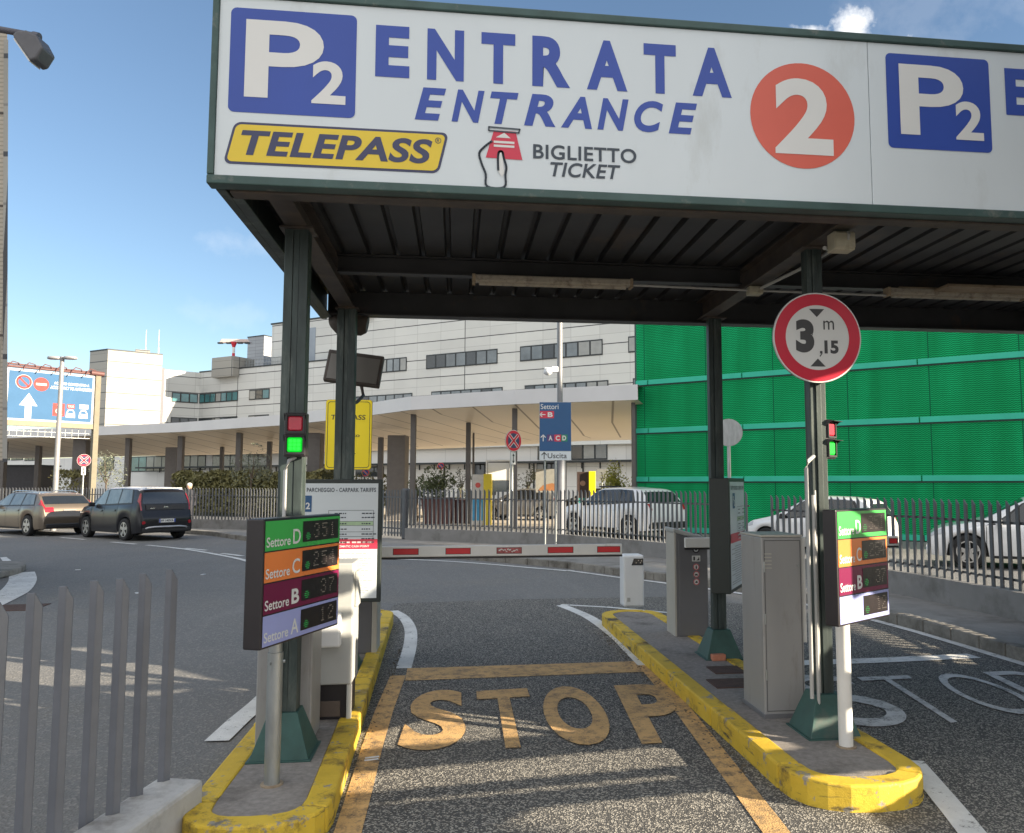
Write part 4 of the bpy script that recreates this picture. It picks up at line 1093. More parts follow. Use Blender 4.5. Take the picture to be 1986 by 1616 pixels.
# ------------------------------------------------------------------ things behind the rear left post
a = S(629, 911, 9.05); b = S(718, 911, 9.0)
YP = Plane2((a.x, a.y, S(700, 911, 9).z), (1, -.04, 0), UPZ); w = b.x - a.x; h = S(700, 774, 9).z - S(700, 911, 9).z
t = thing('toll_notice_board', 'bright yellow upright notice board half hidden behind the rear left post', 'sign', (a.x + w / 2, a.y, 0))
m = MB(); q = [YP.p(*p_, -.004) for p_ in rr(0, 0, w, h, .03)]; q2 = [YP.p(*p_, -.030) for p_ in rr(0, 0, w, h, .03)]; m.prism(q, q2); build('panel', m, M_OCHRE, t, bevel=.003)
s = MB(); YP.rect(s, .004, .004, w - .004, h - .004, .0, .03); fa = build('yellow_face', s, M_SYEL2, t)
s = MB(); k = rr(.022, .022, w - .022, h - .022, .035); k2 = rr(.028, .028, w - .028, h - .028, .03); n_ = len(k)
s.add([YP.p(*p_, .002) for p_ in k] + [YP.p(*p_, .002) for p_ in k2], [(i, (i + 1) % n_, n_ + (i + 1) % n_, n_ + i) for i in range(n_)])
YP.text(s, 'biglietto', w * .22, h * .45, w * .74, h * .515, .002, .01); YP.text(s, 'TELEPASS', w * .12, h * .712, w * .86, h * .782, .003, .012, .12)
YP.stroke(s, [(w * .46, h * .32), (w * .50, h * .385), (w * .58, h * .385), (w * .63, h * .32), (w * .63, h * .29), (w * .44, h * .29), (w * .44, h * .32), (w * .63, h * .32)], .007, .002); YP.rect(s, w * .5, h * .225, w * .66, h * .235, .002)
build('lettering', s, M_BLACKINK, fa)
s = MB(); YP.rect(s, w * .09, h * .69, w * .90, h * .80, .0012); build('badge_panel', s, M_SYEL2, fa)
m = MB(); m.tube([(a.x + w * .45, a.y + .05, ZI), (a.x + w * .45, a.y + .05, YP.o.z + h - .1)], .03, 10); build('post', m, M_GALV, t)
c = V(687, 716, 7.66)
t = thing('floodlight', 'tilted brown grey floodlight panel behind the rear left post', 'floodlight', (c.x, 7.62, c.z))
Mx = Matrix.Rotation(R(-14), 3, 'X') @ Matrix.Rotation(R(7), 3, 'Y')
m = MB(); m.box((c.x, 7.66, c.z), (.52, .07, .315), 0, Mx); build('housing', m, M_BROWNST, t, bevel=.012)
m = MB(); q = Vector((c.x, 7.66, c.z)) + Mx @ Vector((0, -.039, -.012)); m.box(q, (.46, .006, .25), 0, Mx); build('lens', m, pm('milky_lens', (.17, .16, .145), .35, var=.06), t)
m = MB(); m.tube([(c.x + .07, 7.66, c.z - .16), (c.x + .09, 7.66, c.z - .25), (c.x + .05, 7.5, c.z - .33), (XP[0] + .03, 7.33, c.z - .36)], .016, 8); build('arm', m, M_BROWNST, t)
c = S(690, 640, 7.6); m = MB(); m.tube([(XP[0] - .16, 7.48, c.z), (XP[0] - .12, 7.46, c.z + .01), (XP[0] + .1, 7.46, c.z), (XP[0] + .155, 7.46, c.z - .01)], [.07, .115, .115, .08], 16)
tag(build('alarm_siren', m, M_BROWNST), 'dusty drum shaped siren at the top of the rear left post', 'siren')

# ------------------------------------------------------------------ fences on low concrete walls
def path_at(path, n_from, n_to): return path[n_from:n_to]
def fence(label, path, ztop, spacing, wall_h=.32, zb=.13, wallt=.22, flip=1):
    c = sum(path, Vector()) / len(path)
    t = thing('picket_fence', label, 'fence', (c.x, c.y, 0), 0, 'grey steel picket fences')
    w = MB(); L, Rr = strip_poly(path, wallt); n_ = len(path)
    for i in range(n_ - 1):
        w.slab([L[i], L[i + 1], Rr[i + 1], Rr[i]], 0.0, zb + wall_h)
    build('base_wall', w, M_WALLC, t)
    pk_ = MB(); acc = 0
    for i in range(n_ - 1):
        a, b = path[i], path[i + 1]; d = b - a; L_ = d.length; d = d / L_; q = Vector((-d.y, d.x, 0))
        s_ = (spacing - acc) % spacing if i else 0
        while s_ < L_:
            p = a + d * s_; wd, th = .026, .010
            bt = [p + d * wd + q * th, p - d * wd + q * th, p - d * wd - q * th, p + d * wd - q * th]
            zt_ = [ztop, ztop + .06, ztop + .06, ztop] if flip > 0 else [ztop + .06, ztop, ztop, ztop + .06]
            pk_.prism([Vector((v.x, v.y, zb + wall_h - .02)) for v in bt], [Vector((v.x, v.y, z_)) for v, z_ in zip(bt, zt_)])
            s_ += spacing
        acc = (L_ - (s_ - spacing)) if s_ >= L_ else 0
    build('pickets', pk_, M_FENCEFAR, t)
    for z_ in (zb + wall_h + .10, ztop - .22):
        r_ = MB()
        for i in range(n_ - 1):
            a, b = path[i], path[i + 1]; d = (b - a).normalized(); q = Vector((-d.y, d.x, 0)) * .035
            r_.prism([Vector((v.x, v.y, z_)) for v in (a + q * .6, b + q * .6, b + q, a + q)], [Vector((v.x, v.y, z_ + .03)) for v in (a + q * .6, b + q * .6, b + q, a + q)])
        build('rail', r_, M_FENCEFAR, t)
    return t
# WALL has five samples per control point
fence('grey picket fence on a low wall behind the parked brown estate and dark hatchback', WALL[0:25], 1.50, .15)
fence('grey picket fence on a concrete wall before the white crossover', WALL[30:50], 1.50, .15)
fence('grey picket fence curving past the two white cars beside the green mesh wall', WALL[50:70], 1.44, .15)
ga, gb = WALL[25], WALL[30]
t = thing('fence_gate', 'narrow grey picket gate with a square post between two fence runs', 'gate', tuple((ga + gb) / 2))
m = MB(); d = (gb - ga); L_ = d.length; d.normalize(); k = 0
while k * .15 < L_ - .12:
    p = ga + d * (.06 + k * .15); m.box((p.x, p.y, .86), (.05, .018, 1.34), math.atan2(d.y, d.x)); k += 1
build('pickets', m, M_FENCEFAR, t)
m = MB(); p = gb - d * .10; m.box((p.x, p.y, .85), (.17, .17, 1.44), math.atan2(d.y, d.x)); build('gate_post', m, M_FENCEFAR, t, bevel=.03)
for z_ in (.42, 1.32): m = MB(); c = (ga + gb) / 2; m.box((c.x, c.y, z_), (L_ - .1, .03, .04), math.atan2(d.y, d.x)); build('rail', m, M_FENCEFAR, t)
# near fence, bottom left
t = thing('picket_fence', 'near grey picket fence with slanted bar tops in the bottom left corner', 'fence', (-1.7, 3.4, 0), 0, 'grey steel picket fences')
tops = [(342, 1104), (291, 1112), (247, 1122), (197, 1126), (137, 1137), (76, 1150), (8, 1168), (-70, 1190), (-160, 1215)]
A_ = S(336, 1104, 4.02); zt = 1.275
base_pts = []
for i, (u, v) in enumerate(tops):
    q = G(u - 8, v, zt) if i < 6 else G(u - 8, v, zt)
    base_pts.append(q)
dirn = (base_pts[0] - base_pts[5]).normalized(); dirn.z = 0; ang = math.atan2(dirn.y, dirn.x)
for i, q in enumerate(base_pts):
    m = MB(); M_ = Matrix.Rotation(ang - R(90) + R(24), 3, 'Z')
    # flat bar bent to an angle section: wide face and return, tops cut on the slant
    def loc(x, y, z): v = M_ @ Vector((x, y, 0)); return Vector((q.x + v.x, q.y + v.y, z))
    w_, d_, th = .029, .024, .005
    zb_ = .05
    m.prism([loc(-w_, 0, zb_), loc(0, 0, zb_), loc(0, th, zb_), loc(-w_, th, zb_)], [loc(-w_, 0, zt), loc(0, 0, zt), loc(0, th, zt), loc(-w_, th, zt)])
    m.prism([loc(.0002, 0, zb_), loc(d_, d_ * .75, zb_), loc(d_, d_ * .75 + th, zb_), loc(.0002, th, zb_)], [loc(.0002, 0, zt), loc(d_, d_ * .75, zt - .055), loc(d_, d_ * .75 + th, zt - .055), loc(.0002, th, zt)])
    build('bar', m, M_FENCE, t, bevel=.0012, seg=1)
m = MB(); e = base_pts[0] + dirn * .07; s_ = base_pts[-1] - dirn * 2; qn = Vector((-dirn.y, dirn.x, 0))
off = qn * -.03
m.slab([s_ + qn * .10 + off, s_ - qn * .14 + off, e - qn * .14 + off, e + qn * .10 + off], 0, .245)
build('base_wall', m, M_WALLNEAR, t, bevel=.02)
#PART4
# ------------------------------------------------------------------ cars
def interp(pts, x):
    if x <= pts[0][0]: return pts[0][1]
    for (a, b), (c, d) in zip(pts[:-1], pts[1:]):
        if x <= c: return b + (d - b) * ((x - a) / (c - a) if c > a else 1)
    return pts[-1][1]
def car(name, label, spec, loc, heading, group, paint_m, roof_m=None, glass=M_CARGLASS, rear_glass=None, detail=True):
    L, W = spec['L'], spec['W']; top = spec['top']; belt = spec['belt']; wx = spec['wheels']; wr = spec.get('wr', .335); sill = spec.get('sill', .22)
    t = thing(name, label, 'car', (loc.x, loc.y, 0), heading, group)
    # samples along the top profile
    st = []
    for (a, b), (c, d) in zip(top[:-1], top[1:]):
        n_ = max(1, int(math.hypot(c - a, d - b) / .045))
        for k in range(n_): st.append((a + (c - a) * k / n_, b + (d - b) * k / n_))
    st.append(top[-1])
    for _ in range(2):                                # soften the corners
        st = [st[0]] + [((p[0] + 2 * q[0] + r_[0]) / 4, (p[1] + 2 * q[1] + r_[1]) / 4) for p, q, r_ in zip(st[:-2], st[1:-1], st[2:])] + [st[-1]]
    ns = len(st); Ra = wr + .045
    def section(i):
        x, z = st[i]; e = abs(x) / (L / 2)
        w = W / 2 * (1 - .10 * e ** 4 - .05 * max(0, e - .9) * 10 * .6)
        zb = sill + .10 * max(0, e - .8) * 5 * .4
        for xw in wx:
            if abs(x - xw) < Ra: zb = max(zb, wr + math.sqrt(Ra * Ra - (x - xw) ** 2))
        b = min(interp(belt, x), z - .015); b = max(b, zb + .03) if z > zb + .06 else b
        zb = min(zb, z - .02); b = max(min(b, z - .008), zb + .005)
        hgt = max(0, z - b); k = min(1, hgt / .5); wt = w * (.93 - spec.get('tumble', .20) * k)
        rows = []
        for f, yy in ((0, .955), (.15, .985), (.4, 1.0), (.62, 1.0), (.8, .985), (1, .955)): rows.append((w * yy, zb + (b - zb) * f))
        rows.append((w * .94, b + hgt * .04)); rows.append((w * .94 + (wt - w * .94) * .5, b + hgt * .45))
        rows.append((wt, z - hgt * .14)); rows.append((wt - .035, z - hgt * .055)); rows.append((wt - .11, z - .012 * k))
        rows.append((wt * .5, z + .006 * k)); rows.append((0, z + .012 * k))
        return [Vector((x, y, zz)) for y, zz in rows]
    SEC = [section(i) for i in range(ns)]; nv = len(SEC[0])
    def surf(s, v, sgn=1):
        s = min(max(s, 0), ns - 1.001); v = min(max(v, 0), nv - 1.001); i, j = int(s), int(v); a, b = s - i, v - j
        p = (SEC[i][j] * (1 - b) + SEC[i][j + 1] * b) * (1 - a) + (SEC[i + 1][j] * (1 - b) + SEC[i + 1][j + 1] * b) * a
        return Vector((p.x, p.y * sgn, p.z))
    def sx(x):
        for i in range(ns - 1):
            if st[i + 1][0] >= x and st[i + 1][0] > st[i][0]: return i + max(0, min(1, (x - st[i][0]) / (st[i + 1][0] - st[i][0])))
        return ns - 1
    def spos(x, z):                                   # nearest profile sample
        return min(range(ns), key=lambda i: (st[i][0] - x) ** 2 + (st[i][1] - z) ** 2)
    body = MB()
    if roof_m: body.mat(paint_m)
    for sgn in (1, -1):
        vs = [Vector((p.x, p.y * sgn, p.z)) for r_ in SEC for p in r_]
        body.add(vs, [(i * nv + j, (i + 1) * nv + j, (i + 1) * nv + j + 1, i * nv + j + 1) for i in range(ns - 1) for j in range(nv - 1)], True)
    for r_ in (SEC[0], SEC[-1]):
        body.add([p for p in r_] + [Vector((p.x, -p.y, p.z)) for p in r_[::-1]], [tuple(range(2 * nv))])
    bo = build('body', body, paint_m, t, world=False, smooth=True)
    bm = bmesh.new(); bm.from_mesh(bo.data); bmesh.ops.remove_doubles(bm, verts=bm.verts, dist=.0008); bmesh.ops.recalc_face_normals(bm, faces=bm.faces); bm.to_mesh(bo.data); bm.free()
    bo.data.set_sharp_from_angle(angle=R(38))
    def patch(mb, fn, nu, nv_, off, sgn=1):           # fn(u,v) -> (s, row)
        P_ = []
        for i in range(nu + 1):
            for j in range(nv_ + 1):
                s_, v_ = fn(i / nu, j / nv_); p = surf(s_, v_, sgn); e = .3
                du = surf(s_ + e, v_, sgn) - surf(s_ - e, v_, sgn); dv = surf(s_, v_ + .2, sgn) - surf(s_, v_ - .2, sgn)
                n_ = du.cross(dv); n_ = n_.normalized() if n_.length > 1e-7 else Vector((0, 0, 1))
                c_ = Vector((0, 0, .75))
                if n_.dot(p - c_) < 0: n_ = -n_
                P_.append(p + n_ * off)
        w_ = nv_ + 1
        return mb.add(P_, [(i * w_ + j, (i + 1) * w_ + j, (i + 1) * w_ + j + 1, i * w_ + j + 1) for i in range(nu) for j in range(nv_)], True)
    def side_patch(mb, x0b, x0t, x1t, x1b, v0, v1, off, sgn, nu=8, nv_=4):
        return patch(mb, lambda u, v: (sx((x0b + (x0t - x0b) * v) * (1 - u) + (x1b + (x1t - x1b) * v) * u), v0 + (v1 - v0) * v), nu, nv_, off, sgn)
    sd = spec['side']                                 # side windows (x0b,x0t,x1t,x1b)
    for sgn in (1, -1):
        tr = MB(); side_patch(tr, sd[0][0] - .05, sd[0][1] - .06, sd[-1][2] + .05, sd[-1][3] + .08, 6.02, 8.25, .004, sgn, 24, 5); tro = build('window_trim', tr, M_BLACKPL, t, world=False)
        for q in sd:
            wn = MB(); side_patch(wn, *q, 6.2, 8.0, .008, sgn); build('side_window', wn, glass, tro, world=False)
    (ax, az), (bx, bz) = spec['wind']; s0, s1 = spos(ax, az), spos(bx, bz)
    wn = MB()
    for sgn in (1, -1): patch(wn, lambda u, v: (s0 + (s1 - s0) * u, 9.2 + (nv - 1.001 - 9.2) * v), 8, 6, .006, sgn)
    build('windscreen', wn, glass, t, world=False)
    (ax, az), (bx, bz) = spec['rear']; s0, s1 = spos(ax, az), spos(bx, bz)
    wn = MB()
    for sgn in (1, -1): patch(wn, lambda u, v: (s0 + (s1 - s0) * u, 9.5 + (nv - 1.001 - 9.5) * v), 8, 6, .006, sgn)
    build('rear_window', wn, rear_glass or glass, t, world=False)
    if roof_m:
        wn = MB(); a_, b_ = spec['roofx']; s0, s1 = sx(a_), sx(b_)
        for sgn in (1, -1): patch(wn, lambda u, v: (s0 + (s1 - s0) * u, 8.35 + (nv - 1.001 - 8.35) * v), 20, 8, .005, sgn)
        build('roof_skin', wn, roof_m, t, world=False)
    # lamps
    for sgn in (1, -1):
        lp_ = MB()
        for q in spec['tail']:
            (ax, az), (bx, bz), va, vb = q; s0, s1 = spos(ax, az), spos(bx, bz)
            patch(lp_, lambda u, v: (s0 + (s1 - s0) * u, va + (vb - va) * v), 6, 8, .010, sgn)
        build('tail_lamp', lp_, M_LENSR, t, world=False)
        lp_ = MB(); (ax, az), (bx, bz), va, vb = spec['head']; s0, s1 = spos(ax, az), spos(bx, bz)
        patch(lp_, lambda u, v: (s0 + (s1 - s0) * u, va + (vb - va) * v), 5, 6, .008, sgn); build('headlamp', lp_, pm('head_lamp_glass', (.45, .47, .5), .1, spec=.8), t, world=False)
        mi_ = MB(); mx, mz = spec['mirror']; mi_.prism([(mx - .06, sgn * (W / 2 - .02), mz), (mx + .07, sgn * (W / 2 - .02), mz), (mx + .05, sgn * (W / 2 + .16), mz + .01), (mx - .06, sgn * (W / 2 + .17), mz + .01)], [(mx - .05, sgn * (W / 2 - .04), mz + .13), (mx + .04, sgn * (W / 2 - .04), mz + .13), (mx + .03, sgn * (W / 2 + .15), mz + .14), (mx - .05, sgn * (W / 2 + .16), mz + .14)])
        build('mirror', mi_, spec.get('mirror_m', paint_m), t, bevel=.025, world=False)
        if detail:
            for hx in spec['handles']:
                h_ = MB(); side_patch(h_, hx - .10, hx - .10, hx + .10, hx + .10, 4.0, 4.35, .02, sgn, 3, 2); build('door_handle', h_, paint_m, t, world=False)
            for q in spec['seams']:
                dr = MB(); side_patch(dr, q - .006, q - .006 + spec.get('seamlean', 0), q + .006 + spec.get('seamlean', 0), q + .006, .6, 5.9, .0025, sgn, 1, 10)
                build('door_seam', dr, M_BLACKPL, t, world=False)
        sk_ = MB(); side_patch(sk_, wx[0] + Ra + .01, wx[0] + Ra + .01, wx[1] - Ra - .01, wx[1] - Ra - .01, 0.0, .55, .006, sgn, 12, 2); build('sill', sk_, M_BLACKPL, t, world=False)
        for xw in wx:
            wh = thing_part('wheel', t, (xw, sgn * (W / 2 - .11), wr), 0)
            ty = MB(); prof = [(.62, -.09), (.86, -.105), (.97, -.095), (1.0, -.06), (1.0, .06), (.97, .095), (.86, .105), (.62, .09)]; nk = 28
            vs = [Vector((math.cos(2 * math.pi * k / nk) * wr * r_, y_, math.sin(2 * math.pi * k / nk) * wr * r_)) for k in range(nk) for r_, y_ in prof]; m_ = len(prof)
            ty.add(vs, [(k * m_ + j, k * m_ + j + 1, ((k + 1) % nk) * m_ + j + 1, ((k + 1) % nk) * m_ + j) for k in range(nk) for j in range(m_ - 1)], True)
            ty.disc((0, -.02, 0), (0, 1, 0), wr * .62, .04, nk)
            build('tyre', ty, M_TYRE, wh, world=False)
            ri_ = MB(); yo = sgn * .088; ri_.disc((0, yo - .008, 0), (0, 1, 0), wr * .66, .016, nk, wr * .585); ns_ = spec.get('spokes', 5)
            for k in range(ns_):
                a_ = 2 * math.pi * k / ns_ + .3; c_, s__ = math.cos(a_), math.sin(a_); w0, w1 = .13, spec.get('spw', .19)
                for d_ in (0,):
                    pts = [(wr * .10, -wr * w0), (wr * .60, -wr * w1), (wr * .60, wr * w1), (wr * .10, wr * w0)]
                    ri_.prism([(c_ * a - s__ * b, yo - .012, s__ * a + c_ * b) for a, b in pts], [(c_ * a - s__ * b, yo + .006, s__ * a + c_ * b) for a, b in pts])
            ri_.disc((0, yo - .010, 0), (0, 1, 0), wr * .17, .022, 16)
            build('rim', ri_, M_RIM, wh, world=False)
    ub = MB(); ub.box((0, 0, .46), (L - .5, W - .50, .46)); build('underbody', ub, M_BLACKPL, t, world=False)
    return t, surf, spos, patch, nv
def thing_part(name, parent, loc, rz):
    o = bpy.data.objects.new(name, None); COL.objects.link(o); o.parent = parent; o.location = loc; o.rotation_euler = (0, 0, rz); o.empty_display_size = .1; return o
def carpaint(name, c, metal=.35, coat=.8): return pm(name, c, .30, metal, var=.03, scale=3, coat=coat, spec=.35 if coat < .5 else None)
CP_BLUE = carpaint('dark_blue_car_paint', (.012, .012, .016), 0, .18); CP_BROWN = carpaint('brown_metallic_car_paint', (.185, .15, .115), .5, .4)
CP_WHITE = carpaint('white_car_paint', (.74, .75, .77), 0); CP_SILVER = carpaint('silver_white_roof', (.62, .62, .64), .2); CP_BLACK = carpaint('black_car_paint', (.02, .021, .024), .2, .2)
def hd(vx, vz): v = RT * vx + HD * vz; return math.atan2(v.y, v.x)

SOUL = dict(L=4.14, W=1.80, wheels=(-1.22, 1.33), wr=.335, tumble=.13,
    top=[(-2.06, .40), (-2.07, .66), (-2.01, .80), (-1.96, .92), (-1.93, 1.06), (-1.86, 1.30), (-1.78, 1.50), (-1.62, 1.585), (-.8, 1.62), (.15, 1.60), (.45, 1.53), (1.02, 1.13), (1.2, 1.07), (1.75, .98), (1.95, .84), (2.05, .62), (2.07, .40)],
    belt=[(-2.07, 1.10), (-1.6, 1.08), (-.4, 1.02), (1.0, .98), (2.07, .80)],
    side=[(-1.52, -1.36, -.78, -.76), (-.70, -.70, .05, .05), (.13, .13, .50, .95)], wind=((.52, 1.48), (.98, 1.16)), rear=((-1.80, 1.46), (-1.92, 1.10)), roofx=(-1.72, .36),
    tail=[((-1.95, .92), (-1.80, 1.46), 6.6, 9.0)], head=((1.80, .95), (2.0, .74), 4.4, 7), mirror=(.78, .99), handles=(-.55, .32), seams=(.10, -.75, .98), spokes=5, spw=.15)
def kia():
    loc = F(-13.45, 25.7); t, surf, spos, patch, nv = car('parked_hatchback', 'dark blue boxy hatchback with white roof parked at the kerb', SOUL, loc, hd(-.80, .60), 'cars parked along the left kerb', CP_BLUE, CP_SILVER, M_CARGLASS2, M_CARGLASS)
    s = MB(); P_ = Plane2((-2.085, 0, .60), (0, -1, 0), UPZ)
    def rel(name, fn, m, par=t): q = MB(); fn(q); return build(name, q, m, par, world=False)
    pl = rel('number_plate', lambda q: q.box((-2.082, 0, .60), (.02, .50, .11)), M_SIGNW2)
    q = MB(); P2 = Plane2((-2.0925, .25, .545), (0, -1, 0), UPZ); P2.rect(q, 0, 0, .04, .11, .001); P2.rect(q, .46, 0, .5, .11, .001); build('plate_band', q, M_BLUE, pl, world=False)
    q = MB(); P2.text(q, 'FP 140VA', .06, .022, .44, .088, .001, .02); build('plate_lettering', q, M_BLACKINK, pl, world=False)
    q = MB(); q.tube([(-2.02, .66, .36), (-2.09, .58, .40), (-2.10, .4, .42), (-2.10, -.4, .42), (-2.09, -.58, .40), (-2.02, -.66, .36)], .028, 8); build('bumper_trim', q, pm('silver_trim', (.5, .5, .52), .3, .6), t, world=False)
    q = MB(); q.box((-1.97, 0, .33), (.2, 1.5, .16)); build('lower_bumper', q, M_BLACKPL, t, bevel=.04, world=False)
    for sg in (1, -1): rel('fog_reflector', lambda q: q.disc((-2.05, sg * .70, .55), (-1, sg * .25, 0), .05, .03, 16), M_LENSR)
    rel('tailgate_panel', lambda q: q.prism([(-1.985, .60, .93), (-1.985, -.60, .93), (-1.955, -.60, 1.07), (-1.955, .60, 1.07)], [(-1.9851 + .02, .60, .93), (-1.965, -.60, .93), (-1.935, -.60, 1.07), (-1.935, .60, 1.07)]), M_CASE)
    rel('tailgate_badge', lambda q: q.box((-1.975, 0, 1.01), (.012, .13, .045)), M_RIM); rel('trim_lettering', lambda q: q.box((-1.985, .42, .97), (.012, .14, .03)), M_RIM)
    q = MB(); q.box((-1.80, 0, 1.575), (.12, 1.1, .035)); build('roof_spoiler', q, CP_SILVER, t, bevel=.012, world=False)
kia()
V60 = dict(L=4.76, W=1.85, wheels=(-1.44, 1.43), wr=.34, tumble=.17,
    top=[(-2.36, .42), (-2.38, .62), (-2.32, .78), (-2.28, .95), (-2.10, 1.10), (-1.80, 1.33), (-1.60, 1.40), (-.8, 1.445), (.1, 1.43), (.4, 1.36), (1.05, .98), (1.25, .95), (1.9, .87), (2.2, .76), (2.36, .58), (2.38, .40)],
    belt=[(-2.38, 1.0), (-1.5, .97), (-.4, .94), (1.0, .90), (2.38, .72)],
    side=[(-1.72, -1.55, -.98, -.95), (-.88, -.88, -.15, -.13), (-.06, -.06, .42, .95)], wind=((.48, 1.32), (1.02, 1.0)), rear=((-1.82, 1.31), (-2.16, 1.05)),
    tail=[((-2.28, .92), (-1.98, 1.2), 6.3, 8.9), ((-2.33, .76), (-2.285, .93), 7, 10.6)], head=((1.95, .85), (2.3, .68), 4.4, 7), mirror=(.72, .92), handles=(-.75, .25), seams=(.02, -.90, .98), spokes=5, spw=.17)
def volvo():
    loc = F(-18.1, 28.0)
    t, *_ = car('parked_estate', 'brown metallic estate car parked behind the blue hatchback at the left edge', V60, loc, hd(-.84, .54), 'cars parked along the left kerb', CP_BROWN, None, M_CARGLASS2, M_CARGLASS)
    q = MB(); q.box((-2.30, 0, .34), (.16, 1.5, .16)); build('lower_bumper', q, M_BLACKPL, t, bevel=.04, world=False)
    q = MB()
    for sg in (1, -1): q.tube([(-1.55, sg * .60, 1.415), (-1.3, sg * .62, 1.46), (.0, sg * .64, 1.475), (.25, sg * .63, 1.42)], .016, 8)
    build('roof_rails', q, M_RIM, t, world=False)
    q = MB(); q.box((-2.325, 0, .84), (.012, .4, .03)); build('trim_lettering', q, M_RIM, t, world=False)
volvo()
SUV = dict(L=4.36, W=1.83, wheels=(-1.28, 1.38), wr=.36, tumble=.17, sill=.27,
    top=[(-2.16, .45), (-2.18, .70), (-2.13, .85), (-2.08, 1.02), (-1.98, 1.14), (-1.72, 1.46), (-1.5, 1.55), (-.7, 1.60), (.1, 1.585), (.4, 1.50), (1.02, 1.12), (1.22, 1.06), (1.85, .97), (2.05, .84), (2.16, .6), (2.18, .42)],
    belt=[(-2.18, 1.12), (-1.4, 1.10), (-.4, 1.03), (1.0, .98), (2.18, .8)],
    side=[(-1.50, -1.25, -.85, -.86), (-.78, -.78, -.05, -.05), (.03, .03, .45, .95)], wind=((.48, 1.46), (1.0, 1.15)), rear=((-1.72, 1.45), (-1.98, 1.15)),
    tail=[((-2.12, .88), (-2.02, 1.1), 6.2, 9.6)], head=((1.9, .95), (2.1, .74), 4.4, 7), mirror=(.74, 1.0), handles=(-.62, .25), seams=(.0, -.82, .98), spokes=5, spw=.11, mirror_m=M_BLACKPL)
loc = F(2.15, 26.35)
t, *_ = car('white_crossover', 'white crossover car with red tail lamp behind the middle fence', SUV, loc, hd(-.62, .785), 'white cars by the green wall', CP_WHITE)
q = MB(); q.box((-2.08, 0, .45), (.22, 1.62, .22)); build('lower_bumper', q, M_BLACKPL, t, bevel=.05, world=False)
q = MB(); q.box((.3, .2, 1.62), (.55, .5, .05)); build('roof_box', q, M_CASE, t, bevel=.015, world=False)
HATCH = dict(L=4.06, W=1.72, wheels=(-1.22, 1.26), wr=.31, tumble=.18,
    top=[(-2.0, .42), (-2.03, .62), (-1.98, .80), (-1.90, .98), (-1.70, 1.30), (-1.55, 1.41), (-1.0, 1.47), (-.3, 1.49), (.15, 1.43), (1.0, .98), (1.25, .92), (1.75, .82), (1.95, .68), (2.03, .42)],
    belt=[(-2.03, 1.0), (-1.2, .96), (0, .90), (1.0, .86), (2.03, .68)],
    side=[(-1.45, -1.25, -.62, -.62), (-.54, -.54, .22, .85)], wind=((.22, 1.40), (.95, 1.01)), rear=((-1.70, 1.29), (-1.90, 1.0)),
    tail=[((-1.96, .82), (-1.86, 1.05), 6.2, 9.0)], head=((1.7, .82), (1.95, .68), 4.4, 7.4), mirror=(.70, .88), handles=(-.9, -.28), seams=(-.58, .92), spokes=6, spw=.13, mirror_m=M_BLACKPL)
def scaled(sp, kx, kz):
    o = {}
    for k, v in sp.items():
        if k in ('top', 'belt'): o[k] = [(a * kx, b * kz) for a, b in v]
        elif k in ('wheels', 'handles', 'seams'): o[k] = tuple(a * kx for a in v)
        elif k == 'side': o[k] = [tuple(a * kx for a in q) for q in v]
        elif k in ('wind', 'rear'): o[k] = tuple((a * kx, b * kz) for a, b in v)
        elif k == 'tail': o[k] = [((q[0][0] * kx, q[0][1] * kz), (q[1][0] * kx, q[1][1] * kz)) + tuple(q[2:]) for q in v]
        elif k == 'head': o[k] = ((v[0][0] * kx, v[0][1] * kz), (v[1][0] * kx, v[1][1] * kz)) + tuple(v[2:])
        elif k == 'mirror': o[k] = (v[0] * kx, v[1] * kz)
        else: o[k] = v
    o['L'] = sp['L'] * kx; return o
loc = F(6.75, 20.6)
car('white_hatchback', 'small white hatchback behind the right canopy posts, before the green wall', dict(scaled(HATCH, .87, .935), W=1.6, wr=.29), loc, hd(-.76, .65), 'white cars by the green wall', CP_WHITE)
loc = F(9.85, 16.55)
car('white_hatchback', 'white car nose with dark spoked wheel, cut by the right edge of the photo', dict(HATCH, spokes=5, wr=.335, mirror_m=CP_WHITE), loc, hd(-.90, .43), 'white cars by the green wall', CP_WHITE)
loc = F(2.0, 41); car('dark_hatchback', 'distant black car parked beyond the middle fence left of the white crossover', HATCH, loc, hd(-.9, .43), 'distant parked cars', CP_BLACK, detail=False)
loc = F(-1.6, 38.5); car('white_hatchback', 'distant pale car parked beyond the middle fence under the walkway', dict(HATCH, mirror_m=CP_WHITE), loc, hd(-.95, .3), 'distant parked cars', carpaint('pale_grey_car_paint', (.20, .20, .20), .2), detail=False)

# ------------------------------------------------------------------ signs and poles on the far side
def pole(mb, p, r, z0, z1, n=12): return mb.tube([(p.x, p.y, z0), (p.x, p.y, z1)], r, n)
